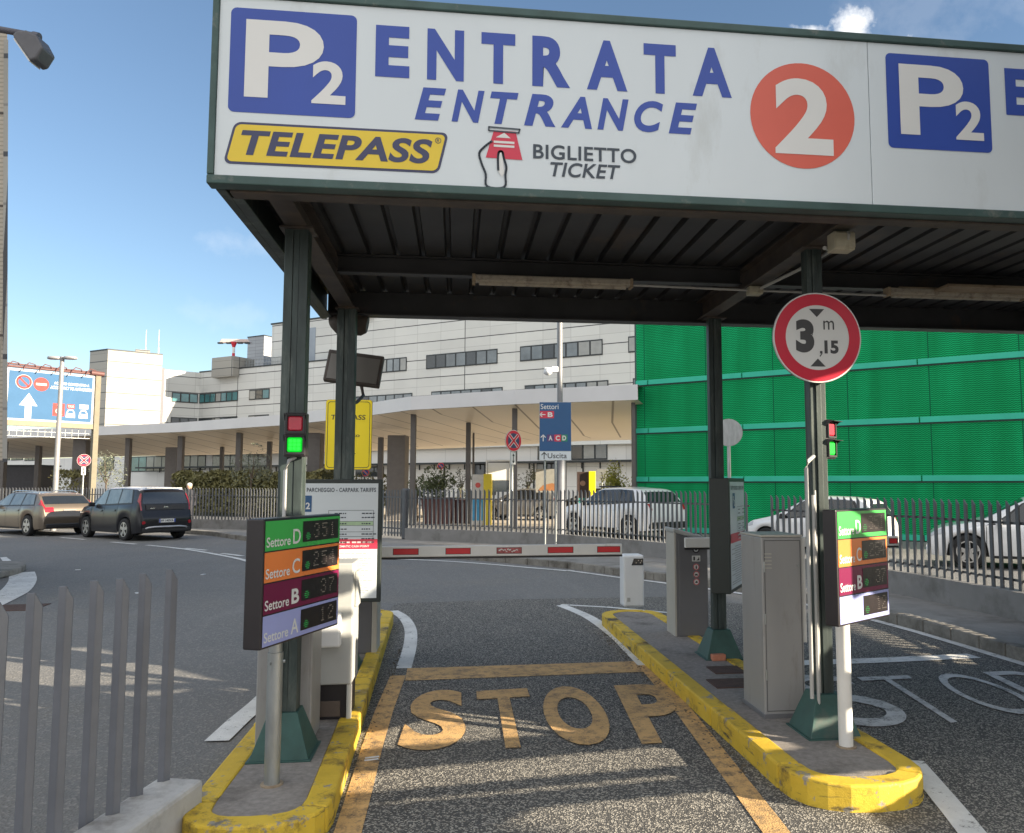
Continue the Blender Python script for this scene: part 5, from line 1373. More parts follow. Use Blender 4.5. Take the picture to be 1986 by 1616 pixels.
# sector directory sign
c = S(1077, 836, 19.6); a = S(1046, 893, 19.6); b = S(1108, 893, 19.6); zt = S(1077, 780, 19.6).z; zm = S(1077, 875, 19.6).z; zb = S(1077, 893, 19.6).z
ux = (b - a); ux.z = 0; w = ux.length; DP = Plane2((a.x, a.y, 0), ux, UPZ)
t = thing('directory_sign', 'blue sector directory sign with a white Uscita strip on thin posts', 'sign', (c.x, c.y, .13))
m = MB(); pts = [DP.p(0, 0, -.03), DP.p(w, 0, -.03), DP.p(w, 0, 0), DP.p(0, 0, 0)]; m.prism([q + UPZ * zb for q in pts], [q + UPZ * zt for q in pts]); build('panel', m, M_GALV, t, bevel=.004)
s = MB(); DP.rect(s, .006, zm, w - .006, zt - .006, .002); fa = build('blue_face', s, M_BLUE2, t)
s = MB(); DP.rect(s, .006, zb + .006, w - .006, zm - .008, .002); fw = build('exit_strip', s, M_SIGNW, t)
s = MB(); DP.text(s, 'Settori', w * .04, zt - .175, w * .60, zt - .05, .004, .005); build('heading_lettering', s, M_SIGNW2, fa)
s = MB(); DP.text(s, 'A', w * .29, zm + .26, w * .41, zm + .38, .006, .04); DP.text(s, 'C', w * .51, zm + .26, w * .64, zm + .38, .006, .04); DP.text(s, 'D', w * .72, zm + .26, w * .84, zm + .38, .006, .04); DP.text(s, 'B', w * .26, zt - .37, w * .42, zt - .25, .006, .04)
ar = lambda P_, s, cx, cy, k, ang, l, wd=.03: [P_.stroke(s, [(cx + k * (math.cos(R(ang)) * u - math.sin(R(ang)) * v), cy + k * (math.sin(R(ang)) * u + math.cos(R(ang)) * v)) for u, v in q], wd, l) for q in ([(-.5, 0), (.5, 0)], [(.1, .38), (.5, 0), (.1, -.38)])]
build('sector_letters', s, M_SIGNW2, fa)
for q_ in ((w * .10, zt - .31, .13, 180), (w * .12, zm + .32, .15, 90)): s = MB(); ar(DP, s, *q_, .006, .022); build('arrow', s, M_SIGNW2, fa)
s = MB(); s.mat(M_CRIM); DP.rect(s, w * .02, zt - .40, w * .46, zt - .22, .004, .02); DP.rect(s, w * .47, zm + .235, w * .68, zm + .405, .004); s.mat(pm('sector_purple', (.10, .05, .17), .4)); DP.rect(s, w * .24, zm + .235, w * .465, zm + .405, .004); s.mat(pm('sector_green', (.02, .22, .12), .4)); DP.rect(s, w * .685, zm + .235, w * .88, zm + .405, .004)
build('sector_tiles', s, None, fa)
s = MB(); DP.text(s, 'Uscita', w * .26, zb + .05, w * .86, zm - .05, .004, .008); ar(DP, s, w * .15, (zb + zm) / 2, .16, 90, .004, .022); build('exit_lettering', s, M_BLACKINK, fw)
m = MB()
for px in (1057, 1078):
    q = S(px, 1000, 19.66); pole(m, q, .026, .12, zt - .1)
build('post', m, M_GALV, t)
# tall mast with a dome camera
q = S(1086, 1040, 21.6); t = thing('camera_mast', 'tall grey mast carrying a white dome camera behind the sector sign', 'mast', (q.x, q.y, 0))
m = MB(); pole(m, q, .075, .0, 10, 16); build('mast', m, pm('light_grey_steel', (.22, .225, .235), .45, .2, var=.04), t)
m = MB(); m.tube([(q.x, q.y, 0), (q.x, q.y, 2.5)], .15, 16); build('lower_sleeve', m, M_FENCE, t)
cz = S(1075, 716, 21.5).z; m = MB(); m.box((q.x - .12, q.y, cz), (.22, .12, .16)); m.box((q.x - .28, q.y - .02, cz + .02), (.30, .07, .05)); br = build('camera_bracket', m, M_WHITEPL, t, bevel=.02)
m = MB(); m.tube([(q.x - .33, q.y - .02, cz + .03), (q.x - .33, q.y - .02, cz - .06), (q.x - .33, q.y - .02, cz - .12), (q.x - .33, q.y - .02, cz - .17)], [.07, .12, .11, .03], 14); build('dome', m, M_WHITEPL, br)
# no stopping signs
def round_sign(name, label, px, py, dist, r, ang, kind, zfoot, plates=(), group='no stopping signs', pole_r=.03):
    c = S(px, py, dist); v = -(c - EYEP); v.z = 0; v.normalize(); n_ = Matrix.Rotation(ang, 3, 'Z') @ v; ux = UPZ.cross(n_)
    t = thing(name, label, 'road sign', (c.x, c.y, zfoot), 0, group)
    P_ = Plane2(c, ux, UPZ)
    m = MB(); m.disc(c - n_ * .012, n_, r, .010, 40); build('disc', m, M_GALV, t)
    if kind != 'back':
        s = MB(); P_.ring(s, 0, 0, 0, r * .985, .002, 40); build('rim_face', s, M_SIGNW2, t)
        s = MB(); P_.ring(s, 0, 0, r * .70, r * .95, .004, 40); build('red_ring', s, M_SRED, t)
        s = MB(); P_.ring(s, 0, 0, 0, r * .70, .004, 40); build('blue_field', s, M_NAVY if kind == 'x' else M_BLUE, t)
        s = MB(); k = r * .50
        for q in ([(-k, -k), (k, k)], [(-k, k), (k, -k)])[0 if kind == 'x' else 1:]: P_.stroke(s, q, r * .30, .0055)
        build('bars_edge', s, M_SIGNW2, t)
        s = MB()
        for q in ([(-k, -k), (k, k)], [(-k, k), (k, -k)])[0 if kind == 'x' else 1:]: P_.stroke(s, q, r * .19, .007)
        build('red_bars', s, M_SRED, t)
    m = MB(); pc = c - n_ * (.02 + pole_r); pole(m, pc, pole_r, zfoot, c.z + r * (.6 if kind != 'back' else .9)); build('post', m, M_GALV, t)
    z_ = c.z - r
    for hgt in plates:
        m = MB(); pts = [P_.p(-hgt * .24, 0, -.01), P_.p(hgt * .24, 0, -.01), P_.p(hgt * .24, 0, 0), P_.p(-hgt * .24, 0, 0)]
        m.prism([Vector((q.x, q.y, z_ - .02 - hgt)) for q in pts], [Vector((q.x, q.y, z_ - .02)) for q in pts]); pl = build('arrow_plate', m, M_SIGNW2, t)
        s = MB(); Q = Plane2((c.x, c.y, z_ - .02 - hgt / 2), ux, UPZ)
        for sg in (1, -1): Q.poly(s, [(-hgt * .13, sg * hgt * .2), (hgt * .13, sg * hgt * .2), (0, sg * hgt * .42)][::sg], .002)
        Q.rect(s, -hgt * .04, -hgt * .2, hgt * .04, hgt * .2, .002); build('arrow', s, M_BLACKINK, pl)
    return t
round_sign('no_stopping_sign', 'round no stopping sign with arrow plate left of the blue directory sign', 996, 855, 22.4, .305, R(42), 'x', .0, (.34,), pole_r=.05)
round_sign('no_stopping_sign', 'round no stopping sign on a post beneath the big blue billboard', 163, 893, 30.5, .235, R(0), 'x', 0, (.30,))
round_sign('no_parking_sign', 'tiny distant no parking sign above the planter under the walkway', 855, 904, 46, .20, 0, 'n', 0, (), 'distant no parking signs')
round_sign('no_parking_sign', 'tiny distant no parking sign beside the yellow notice board', 709, 917, 46, .22, 0, 'n', 0, (), 'distant no parking signs')
round_sign('road_sign', 'grey back of a round road sign half hidden by the rear right post', 1413, 839, 15.4, .265, R(0), 'back', .13, (), None, .035)
# lamp post
q = S(108, 940, 29.5); zt = S(112, 692, 29.5).z; t = thing('street_lamp', 'slim grey street lamp with two flat oval heads in front of the billboard', 'street lamp', (q.x, q.y, 0))
m = MB(); m.tube([(q.x, q.y, 0), (q.x, q.y, zt)], [.10, .075], 14); build('post', m, pm('pale_grey_pole', (.27, .27, .275), .4, .2), t)
for sg in (-1, 1):
    m = MB(); c = Vector((q.x, q.y, zt - .05)) + RT * sg * .30; n_ = 20
    prof = [(.05, .06), (.24, .05), (.27, 0), (.24, -.05), (.05, -.06)]
    vs = [c + RT * math.cos(2 * math.pi * k / n_) * r_ * .95 + HD * math.sin(2 * math.pi * k / n_) * r_ * .7 + UPZ * z_ for k in range(n_) for r_, z_ in prof]
    m.add(vs, [(k * 5 + j, k * 5 + j + 1, ((k + 1) % n_) * 5 + j + 1, ((k + 1) % n_) * 5 + j) for k in range(n_) for j in range(4)] + [tuple(k * 5 for k in range(n_)), tuple(k * 5 + 4 for k in range(n_))], True)
    build('lamp_head', m, pm('lamp_head_grey', (.36, .36, .37), .4, .3), t)
# billboard
zb = S(90, 813, 31).z; zt = S(90, 713, 31).z; a = S(8, 800, 31); b = S(182, 800, 33.5); ux = b - a; ux.z = 0; w = ux.length; BP = Plane2((a.x, a.y, 0), ux, UPZ)
t = thing('billboard', 'big blue road billboard with white arrow and prohibition symbols on a pale gantry', 'billboard', (b.x, b.y, 0))
m = MB(); pts = [BP.p(0, 0, -.15), BP.p(w, 0, -.15), BP.p(w, 0, 0), BP.p(0, 0, 0)]; m.prism([q + UPZ * (zb - .02) for q in pts], [q + UPZ * zt for q in pts]); build('panel', m, M_BWHITE, t)
h = zt - zb
s = MB(); BP.rect(s, .09, zb + .06, w - .10, zt - .08, .004); fa = build('blue_face', s, M_BBLUE, t)
s = MB()
BP.poly(s, [(w * .25 + u * w * .20, zb + h * .29 + v * h * .50) for u, v in ARROW_UP], .006); build('arrow', s, M_BWHITE, fa); s = MB()
BP.text(s, 'ACCESSO CONSENTITO A', w * .52, zt - h * .245, w * .93, zt - h * .19, .006, .03); BP.text(s, 'ACCESS ONLY TO AUTHORIZED', w * .48, zt - h * .34, w * .965, zt - h * .275, .006, .03, .2)
build('access_lettering', s, M_BWHITE, fa); s = MB(); BP.rect(s, w * .825, zb + h * .29, w * .93, zb + h * .385, .006); build('white_tile', s, M_BWHITE, fa)
for cx in (.725, .875):
    s = MB(); BP.poly(s, [(w * (cx - .055), zb + h * .10), (w * (cx + .055), zb + h * .10), (w * (cx + .05), zb + h * .2), (w * (cx + .03), zb + h * .265), (w * (cx - .03), zb + h * .265), (w * (cx - .05), zb + h * .2)], .006); build('car_symbol', s, M_BWHITE, fa)
s = MB()
for cx in (.725, .875):
    BP.poly(s, [(w * (cx - .034), zb + h * .19), (w * (cx + .034), zb + h * .19), (w * (cx + .024), zb + h * .245), (w * (cx - .024), zb + h * .245)], .008)
    for d_ in (-1, 1): BP.ring(s, w * cx + d_ * w * .03, zb + h * .155, 0, w * .010, .008, 12)
build('car_windows', s, M_BBLUE, fa)
s = MB(); r = w * .085; BP.ring(s, w * .19, zt - h * .25, r * .74, r, .006); BP.stroke(s, [(w * .19 - r * .6, zt - h * .25 + r * .6), (w * .19 + r * .6, zt - h * .25 - r * .6)], r * .26, .006); FR = pm('faded_red', (.42, .075, .07), .9, spec=.05); build('no_parking_symbol', s, FR, fa); s = MB(); BP.ring(s, w * .38, zt - h * .27, 0, r, .006); build('no_entry_symbol', s, FR, fa)
s = MB(); BP.rect(s, w * .52, zb + h * .12, w * .655, zb + h * .375, .006); build('wheelchair_tile', s, FR, fa); s = MB(); BP.rect(s, w * .68, zb + h * .285, w * .77, zb + h * .375, .006); build('taxi_tile', s, FR, fa)
s = MB(); BP.ring(s, w * .19, zt - h * .25, r, r * 1.06, .007); BP.rect(s, w * .38 - r * .7, zt - h * .27 - r * .16, w * .38 + r * .7, zt - h * .27 + r * .16, .008); BP.text(s, 'TAXI', w * .69, zb + h * .305, w * .76, zb + h * .355, .008, .03)
cx, cy = w * .585, zb + h * .22; BP.ring(s, cx, cy, w * .025, w * .034, .008, 20); BP.ring(s, cx - w * .008, zb + h * .335, 0, w * .010, .008, 12); BP.stroke(s, [(cx - w * .008, zb + h * .31), (cx - w * .005, cy + h * .01), (cx + w * .025, cy + h * .005), (cx + w * .04, zb + h * .15)], w * .010, .008); build('symbol_details', s, M_BWHITE, fa)
m = MB(); g0, g1 = BP.p(-.3, zb - .20, -.08), BP.p(w + .12, zb - .20, -.08)
m.box2((0, 0, 0), (0, 0, 0)) if False else None
m.prism([BP.p(-.4, zb - .22, -.2), BP.p(w + .2, zb - .22, -.2), BP.p(w + .2, zb - .22, .03), BP.p(-.4, zb - .22, .03)], [BP.p(-.4, zb - .03, -.2), BP.p(w + .2, zb - .03, -.2), BP.p(w + .2, zb - .03, .03), BP.p(-.4, zb - .03, .03)]); build('walk_beam', m, pm('ochre_cream_steel', (.24, .205, .14), .7), t)
m = MB(); c = BP.p(w + .10, 0, -.05); m.box((c.x, c.y, (zt + .1) / 2), (.20, .24, zt + .1), math.atan2(ux.y, ux.x)); build('gantry_post', m, pm('ochre_grey_steel', (.17, .15, .105), .7), t)
m = MB()
m.tube([BP.p(-.3, zt + .08, 0), BP.p(w + .3, zt + .08, 0)], .05, 8); m.tube([BP.p(-.3, zt + .2, -.12), BP.p(w + .35, zt + .15, -.1)], .035, 8)
for k in range(6):
    x = w * (.06 + k * .175); m.tube([BP.p(x - .28, zt - .08, .22), BP.p(x - .15, zt + .14, .1), BP.p(x, zt + .28, .0), BP.p(x + .22, zt + .24, -.05), BP.p(x + .30, zt + .1, -.05)], .02, 6)
m.tube([BP.p(w - .2, zt + .12, .05), BP.p(w + .3, zt + .10, .05)], .10, 10)
build('lamp_rail', m, pm('rust_red_tube', (.13, .055, .05), .6), t)
m = MB()
for k in range(14): m.tube([BP.p(w * k / 13, zb - .25, -.15), BP.p(w * k / 13, zb - .62, -.15)], .012, 6)
m.tube([BP.p(0, zb - .62, -.15), BP.p(w, zb - .62, -.15)], .015, 6); m.tube([BP.p(0, zb - .42, -.15), BP.p(w, zb - .42, -.15)], .012, 6); build('under_railing', m, M_GALV, t)
# floodlight high on the left, and the beige building that carries it
c = S(65, 96, 10.2); e0 = S(-30, 52, 10.2); e1 = S(69, 70, 10.2)
t = thing('floodlight', 'dark grey angular floodlight on an arm at the top left', 'floodlight', tuple(e1))
m = MB(); m.tube([e0, e1], .045, 8); m.tube([e1 - RT * .03, e1 + RT * .05 - UPZ * .02], .06, 10); build('arm', m, pm('slate_steel', (.085, .085, .105), .5, .2), t)
ux_ = (RT * .62 - UPZ * .78).normalized(); uy_ = (RT * .78 + UPZ * .62).normalized()
def lp3(x, y, d): return Vector(c) + ux_ * x + uy_ * y + HD * d
out = [(-.22, -.085), (.21, -.10), (.24, -.03), (.17, .14), (-.02, .17), (-.17, .10), (-.24, -.02)]
m = MB(); m.prism([lp3(x, y, -.14) for x, y in out], [lp3(x, y, .14) for x, y in out]); build('housing', m, pm('floodlight_grey', (.10, .10, .11), .45, .2), t, bevel=.025)
m = MB(); m.prism([lp3(x, y, -.11) for x, y in ((-.19, -.105), (.19, -.122), (.19, -.105), (-.19, -.088))], [lp3(x, y, .11) for x, y in ((-.19, -.105), (.19, -.122), (.19, -.105), (-.19, -.088))]); build('lens', m, M_SIGNW2, t)
a = S(12, 500, 10.6)
t = thing('beige_building', 'beige ribbed building corner at the far left edge', 'building', (a.x, a.y, S(8, 895, 10.6).z))
q0 = S(13, 60, 10.6); zb = S(8, 893, 10.6).z; zt = S(10, 62, 10.6).z
l = RT * -1 + HD * -.05; bk_ = (HD - RT * .80).normalized(); PB = Vector(S(11, 893, 10.6)); PT = Vector(S(14, 62, 10.6))
def quadring(P, o): return [P + RT * o, P + RT * o + bk_ * 6, P + bk_ * 6 + l * 6, P + l * 6]
m = MB(); m.prism(quadring(PB, 0), quadring(PT, 0)); build('wall', m, M_BEIGEW, t)
def trimring(P): return [P + RT * .028 - HD * .01, P + RT * .028 + bk_ * .1, P - RT * .035, P - RT * .035 - HD * .01]
m = MB(); m.prism(trimring(PB - UPZ * .02), trimring(PT - UPZ * .12)); build('corner_trim', m, M_CLADW, t)
for f_ in (.28, .58, .80):
    P = PB.lerp(PT, f_) - RT * .036 - HD * .008; m = MB(); q = [P, P + l * 6, P + l * 6 + HD * .01, P + HD * .01]; m.prism(q, [v + UPZ * .03 for v in q]); build('panel_joint', m, M_BROWNST, t)

# ------------------------------------------------------------------ covered walkway
wk = [(-260, 58), (0, 52), (150, 49.5), (350, 45.5), (560, 40), (680, 35.8), (797, 31.9), (1000, 29.6), (1237, 28.0)]
ZT = 5.2
fr_ = []
for px, d_ in wk:
    xc = (px - CX) / FPX * (d_ * math.cos(PITCH) + (ZT - EYE) * math.sin(PITCH)); fr_.append(F(xc, d_))
t = thing('covered_walkway', 'long pale flat roofed walkway on brown columns crossing the background', 'walkway roof', tuple(sum(fr_, Vector()) / len(fr_)))
nrm = []
for i, p in enumerate(fr_):
    d_ = (fr_[min(i + 1, len(fr_) - 1)] - fr_[max(i - 1, 0)]).normalized(); q = Vector((-d_.y, d_.x, 0)); nrm.append(q if q.dot(HD) > 0 else -q)
def strip_mesh(o0, za, o1, zb_):
    m = MB(); n_ = len(fr_)
    m.add([p + q * o0 + UPZ * za for p, q in zip(fr_, nrm)] + [p + q * o1 + UPZ * zb_ for p, q in zip(fr_, nrm)], [(i, i + 1, n_ + i + 1, n_ + i) for i in range(n_ - 1)]); return m
build('fascia', strip_mesh(0, 4.66, -.03, ZT), M_FASCIA, t)
sof = strip_mesh(.02, 4.658, 8.5, 3.85); so = build('soffit', sof, M_SOFFITP, t)
uvl = so.data.uv_layers['metres']; acc = [0]
for i in range(1, len(fr_)): acc.append(acc[-1] + (fr_[i] - fr_[i - 1]).length)
n_ = len(fr_)
for pol in so.data.polygons:
    for li in pol.loop_indices:
        vi = so.data.loops[li].vertex_index; uvl.data[li].uv = (acc[vi % n_] + (2.5 if vi >= n_ else 0), 0 if vi < n_ else 8.5)
build('roof_top', strip_mesh(-.03, ZT, 8.6, ZT + .1), M_ROOF, t)
build('rear_soffit', strip_mesh(8.5, 3.85, 11.5, 3.9), M_SOFFIT, t); build('rear_fascia', strip_mesh(8.6, 3.86, 8.6, ZT + .1), M_FASCIA, t)
def along(dist, off):
    for i in range(n_ - 1):
        if acc[i + 1] >= dist or i == n_ - 2:
            u = (dist - acc[i]) / (acc[i + 1] - acc[i]); return fr_[i].lerp(fr_[i + 1], u) + nrm[i].lerp(nrm[i + 1], u) * off
def col_at(px, d0, half, z1, mat_=M_COLUMN, deep=None):
    # column standing under the roof in the direction of the given image column, at distance d0
    c = S(px, 900, d0); m = MB(); m.box((c.x, c.y, z1 / 2), (half * (1.55 if not deep else 2), (deep or half) * 1.7, z1), math.atan2(RT.y, RT.x)); build('column', m, mat_, t, bevel=.02)
for px, d_, hw, z1 in ((6, 53.5, .22, 4.55), (74, 55.5, .2, 4.4), (248, 49.5, .19, 4.55), (350, 47.5, .2, 4.55), (430, 52, .14, 4.1), (463, 44.5, .19, 4.55), (522, 47, .16, 4.2), (738, 39.5, .16, 4.0), (801, 33.2, .14, 4.62), (908, 34.6, .13, 4.35), (998, 30.6, .13, 4.62), (1093, 31.5, .15, 4.55), (1229, 28.6, .09, 4.62), (918, 37.5, .06, 4.1)): col_at(px, d_, hw, z1)
for px, d_, hw, z1 in ((161, 51.5, .42, 4.55), (337, 50.5, .36, 4.0), (772, 38.2, .42, 4.0), (612, 41, .32, 4.3)): col_at(px, d_, hw, z1, pm('concrete_pier', (.15, .14, .135), .8, var=.1), hw * 1.4)

# ------------------------------------------------------------------ terminal buildings
class Wall2:
    def __init__(s, p0, p1): s.p0 = Vector((p0.x, p0.y, 0)); s.p1 = Vector((p1.x, p1.y, 0)); s.d = (s.p1 - s.p0).normalized(); s.L = (s.p1 - s.p0).length; n_ = Vector((s.d.y, -s.d.x, 0)); s.n = n_ if n_.dot(-s.p0) > 0 else -n_
    def hit(s, px, py):
        r_ = ray(px, py); k = (s.p0 - EYEP).dot(s.n) / r_.dot(s.n); q = EYEP + r_ * k; return ((q - s.p0).dot(s.d), q.z)
    def P(s, u, z, l=0): return s.p0 + s.d * u + s.n * l + UPZ * z
def slabwall(mb, W_, u0, u1, z0_, z1_, l0, l1):
    pts = [W_.P(u0, 0, l0), W_.P(u1, 0, l0), W_.P(u1, 0, l1), W_.P(u0, 0, l1)]
    return mb.prism([p + UPZ * z0_ for p in pts], [p + UPZ * z1_ for p in pts])
def band(parent, W_, u0, u1, z0_, z1_, panes, glassm=M_GLASS):
    m = MB(); slabwall(m, W_, u0, u1, z0_, z1_, -.04, .05); f = build('window', m, M_FRAME, parent)
    m = MB(); pw = (u1 - u0) / panes; e = .07 if u1 > u0 else -.07; rv = random.Random(int(abs(u0) * 10) + panes)
    for k in range(panes): m.mat(glassm if rv.random() < .68 else (M_BLIND if rv.random() < .5 else M_GLASS)); slabwall(m, W_, u0 + pw * k + e, u0 + pw * (k + 1) - e, z0_ + .10, z1_ - .10, .051, .056)
    build('pane', m, None, f)
M_GLASSB = pm('glass_painted_sky_reflection', (.14, .17, .19), .05, .0, var=.45, scale=.35, spec=1.0)  # sky reflection painted into the base colour
M_GLASSG = pm('teal_tinted_glass', (.07, .20, .22), .08, var=.35, scale=.4, spec=.9)
right_end = F(11.5, 54.8); dv = RT * -.885 + HD * .465
p0 = F(5.8 + 7 * .885, 57.2 - 7 * .465)
TW = Wall2(p0, p0 + dv * 60)
uL = TW.hit(526, 700)[0]; zroof = TW.hit(560, 626)[1]
t = thing('terminal_building', 'long white panel clad terminal with dark window bands behind the canopy', 'building', tuple(TW.P(uL / 2, 0)))
bk2 = -TW.n * 16
m = MB(); pts = [TW.P(0, 0), TW.P(uL, 0), TW.P(uL, 0) + bk2, TW.P(0, 0) + bk2]; m.prism([p + UPZ * 4.6 for p in pts], [p + UPZ * zroof for p in pts]); build('wall', m, M_CLAD, t)
m = MB(); slabwall(m, TW, -.2, uL + .15, zroof + .002, zroof + .14, -15.9, .06); build('roof_edge', m, M_FRAME, t)
zr = [TW.hit(895, y)[1] for y in (683, 711, 756, 790)]
for x0, x1, n_p in ((726, 789, 5), (827, 965, 7), (1009, 1169, 7), (1219, 1290, 3)):
    band(t, TW, TW.hit(x0, 700)[0], TW.hit(x1, 700)[0], zr[1], zr[0], n_p, M_GLASSB)
for x0, x1, n_p in ((684, 800, 7), (837, 975, 7), (1018, 1180, 8), (1228, 1300, 3)):
    band(t, TW, TW.hit(x0, 760)[0], TW.hit(x1, 760)[0], zr[3], zr[2], n_p, M_GLASSB)
m = MB(); slabwall(m, TW, TW.hit(611, 700)[0], TW.hit(597, 700)[0], 4.7, TW.hit(604, 636)[1], -.05, .04); build('glass_strip', m, pm('pale_blue_glass', (.22, .27, .33), .15, var=.2, scale=.2, spec=.8), t)
# penthouse and dishes on its roof
hs_ = Wall2(F(-2.0, 70), F(-2.0, 70) + dv * 12); u0, zz = hs_.hit(1240, 590); u1, z2 = hs_.hit(769, 622)
m = MB(); slabwall(m, hs_, u0, u1, zroof - 1, z2 + .3, -7, 0); build('penthouse', m, pm('grey_penthouse', (.30, .30, .31), .7, var=.08), t)
q = S(735, 634, 70); m = MB(); m.box((q.x, q.y, zroof + .5), (4.5, 3, 1.8), .3); build('roof_plant', m, M_CLADW, t, bevel=.1)
q = S(745, 625, 69); m = MB(); m.disc(q, Vector((.3, -1, .45)), .7, .08, 24); build('satellite_dish', m, M_SIGNW2, t)
# left wing
wz = 72.5
Wg = Wall2(S(540, 720, wz), S(540, 720, wz) + dv * 14); uE = Wg.hit(388, 740)[0]; zw = Wg.hit(450, 717)[1]
t = thing('terminal_wing', 'lower white wing of the terminal with window bands left of the left post', 'building', tuple(Wg.P(uE / 2, 0)))
m = MB(); pts = [Wg.P(-8, 0), Wg.P(uE, 0), Wg.P(uE, 0) - Wg.n * 12, Wg.P(-8, 0) - Wg.n * 12]; m.prism([p + UPZ * 4.6 for p in pts], [p + UPZ * zw for p in pts]); build('wall', m, M_CLAD, t)
m = MB(); slabwall(m, Wg, -8, uE + .1, zw + .002, zw + .12, -11.9, .05); build('roof_edge', m, M_FRAME, t)
y = [Wg.hit(430, v)[1] for v in (761, 780, 809, 830)]
for x0, x1, n_p in ((388, 462, 7), (484, 523, 3)):
    band(t, Wg, Wg.hit(x1, 760)[0], Wg.hit(x0, 760)[0], y[1], y[0], n_p, M_GLASSG); band(t, Wg, Wg.hit(x1, 760)[0], Wg.hit(x0, 760)[0], y[3], y[2], n_p, M_GLASS)
pr0 = Wg.P(uE, 0); d2 = RT * .765 + HD * .644
Rt = Wall2(pr0, pr0 - d2 * 12); uR = Rt.hit(306, 760)[0]
m = MB(); slabwall(m, Rt, 0, uR, 4.6, zw - .004, -8, 0); build('return_wall', m, M_CLAD, t)
band(t, Rt, .15, Rt.hit(333, 770)[0], y[1], y[0], 3, M_GLASSG); band(t, Rt, .15, Rt.hit(333, 770)[0], y[3], y[2], 3)
m = MB(); slabwall(m, Rt, uR - .5, uR + .02, 4.7, zw + .1, -.1, .2); build('corner_post', m, pm('slate_column', (.12, .12, .14), .5), t)
# roof plant, radar
q = S(452, 712, 76); zc = S(452, 699, 76).z
m = MB(); m.box((q.x, q.y, zc - .8), (2.9, 2.5, 1.9), math.atan2(dv.y, dv.x)); build('plant_room', m, M_CLADW, t)
m = MB()
for k in range(18): p = Wg.P(uE * (.0 + k / 28), zw, -.6); m.tube([p, p + UPZ * .9], .025, 5)
m.tube([Wg.P(0, zw + .9, -.6), Wg.P(uE * .62, zw + .9, -.6)], .03, 5); m.tube([Wg.P(0, zw + .5, -.6), Wg.P(uE * .62, zw + .5, -.6)], .025, 5); build('roof_railing', m, M_GALV, t)
z0_ = zc + .1; z1_ = S(452, 664, 76).z
tr_ = thing('radar_antenna', 'red and white airport radar antenna on the terminal roof', 'radar', (q.x, q.y, z0_))
m = MB(); m.mat(M_SRED); m.tube([(q.x, q.y, z0_ - .2), (q.x, q.y, z0_ + (z1_ - z0_) * .35)], .14, 10); m.mat(M_SIGNW2); m.tube([(q.x, q.y, z0_ + (z1_ - z0_) * .35), (q.x, q.y, z0_ + (z1_ - z0_) * .7)], .13, 10); m.mat(M_SRED); m.tube([(q.x, q.y, z0_ + (z1_ - z0_) * .7), (q.x, q.y, z1_)], [.13, .3], 10); build('mast', m, None, tr_)
m = MB(); c = Vector((q.x, q.y, z1_ + .12)); m.prism([c - RT * 1.5 - UPZ * .18, c + RT * 1.55 - UPZ * .12, c + RT * 1.55 + HD * .8 - UPZ * .1, c - RT * 1.5 + HD * .8 - UPZ * .1], [c - RT * 1.2 + UPZ * .22, c + RT * 1.3 + UPZ * .2, c + RT * 1.2 + HD * .6 + UPZ * .12, c - RT * 1.2 + HD * .6 + UPZ * .12]); build('radar_arm', m, pm('pale_pink_steel', (.58, .48, .46), .5), tr_, bevel=.05)
m = MB()
for k in (-1.3, -.5, .6, 1.3): m.box(c + RT * k - UPZ * .2, (.45, .3, .14), -YAW)
build('radar_feeds', m, M_FRAME, tr_)
q = S(510, 690, 83); m = MB(); zt_ = S(510, 656, 83).z; m.box((q.x, q.y, zt_ - 3), (2.4, 2, 6), math.atan2(dv.y, dv.x))
tl = thing('louvre_tower', 'grey louvred plant tower behind the terminal wing', 'tower', (q.x, q.y, zt_ - 6)); build('louvre_box', m, cladding('grey_louvre', (.36, .38, .41), (.2, .21, .23), 3.0, .35), tl); m = MB(); m.box((q.x, q.y, zt_ + .04), (2.5, 2.1, .08), math.atan2(dv.y, dv.x)); build('roof_edge', m, M_FRAME, tl)
# stair block
cz_ = 70.0; cnr = S(208, 700, cz_); zt_ = S(208, 679, cz_).z
Bw = Wall2(cnr, cnr + d2 * 8); uB = Bw.hit(313, 740)[0]; Bl = Wall2(cnr, cnr + dv * 6); uLf = Bl.hit(172, 740)[0]
t = thing('stair_block', 'taller cream stair block of the terminal, sunlit at its top', 'building', tuple(cnr))
m = MB(); pts = [Bw.P(uB, 0), cnr * 1, Bl.P(uLf, 0), Bl.P(uLf, 0) + d2 * uB]; pts = [Vector((p.x, p.y, 0)) for p in pts]; m.prism([p + UPZ * 4.6 for p in pts], [p + UPZ * zt_ for p in pts]); build('wall', m, M_CLADW, t)
m = MB(); c = sum(pts, Vector()) / 4; e = [c + (p - c) * 1.01 for p in pts]; m.prism([p + UPZ * (zt_ + .002) for p in e], [p + UPZ * (zt_ + .13) for p in e]); build('roof_edge', m, M_FRAME, t)
q = Bw.P(uB * .7, 0, -1.5)
m = MB(); m.box((q.x, q.y, zt_ + .25), (1.2, .9, .5), .4); build('roof_hatch', m, M_CLADW, t)
for px in (284, 309):
    a_ = S(px, 640, cz_ + 4); m = MB(); m.tube([(a_.x, a_.y, zt_), (a_.x, a_.y, zt_ + .9)], .06, 6); m.tube([(a_.x, a_.y, zt_ + .9), (a_.x, a_.y, a_.z)], .022, 6)
    tag(build('antenna', m, M_SIGNW2), 'left thin whip antenna on the stair block roof' if px < 300 else 'right thin whip antenna on the stair block roof', 'antenna', 'whip antennas')
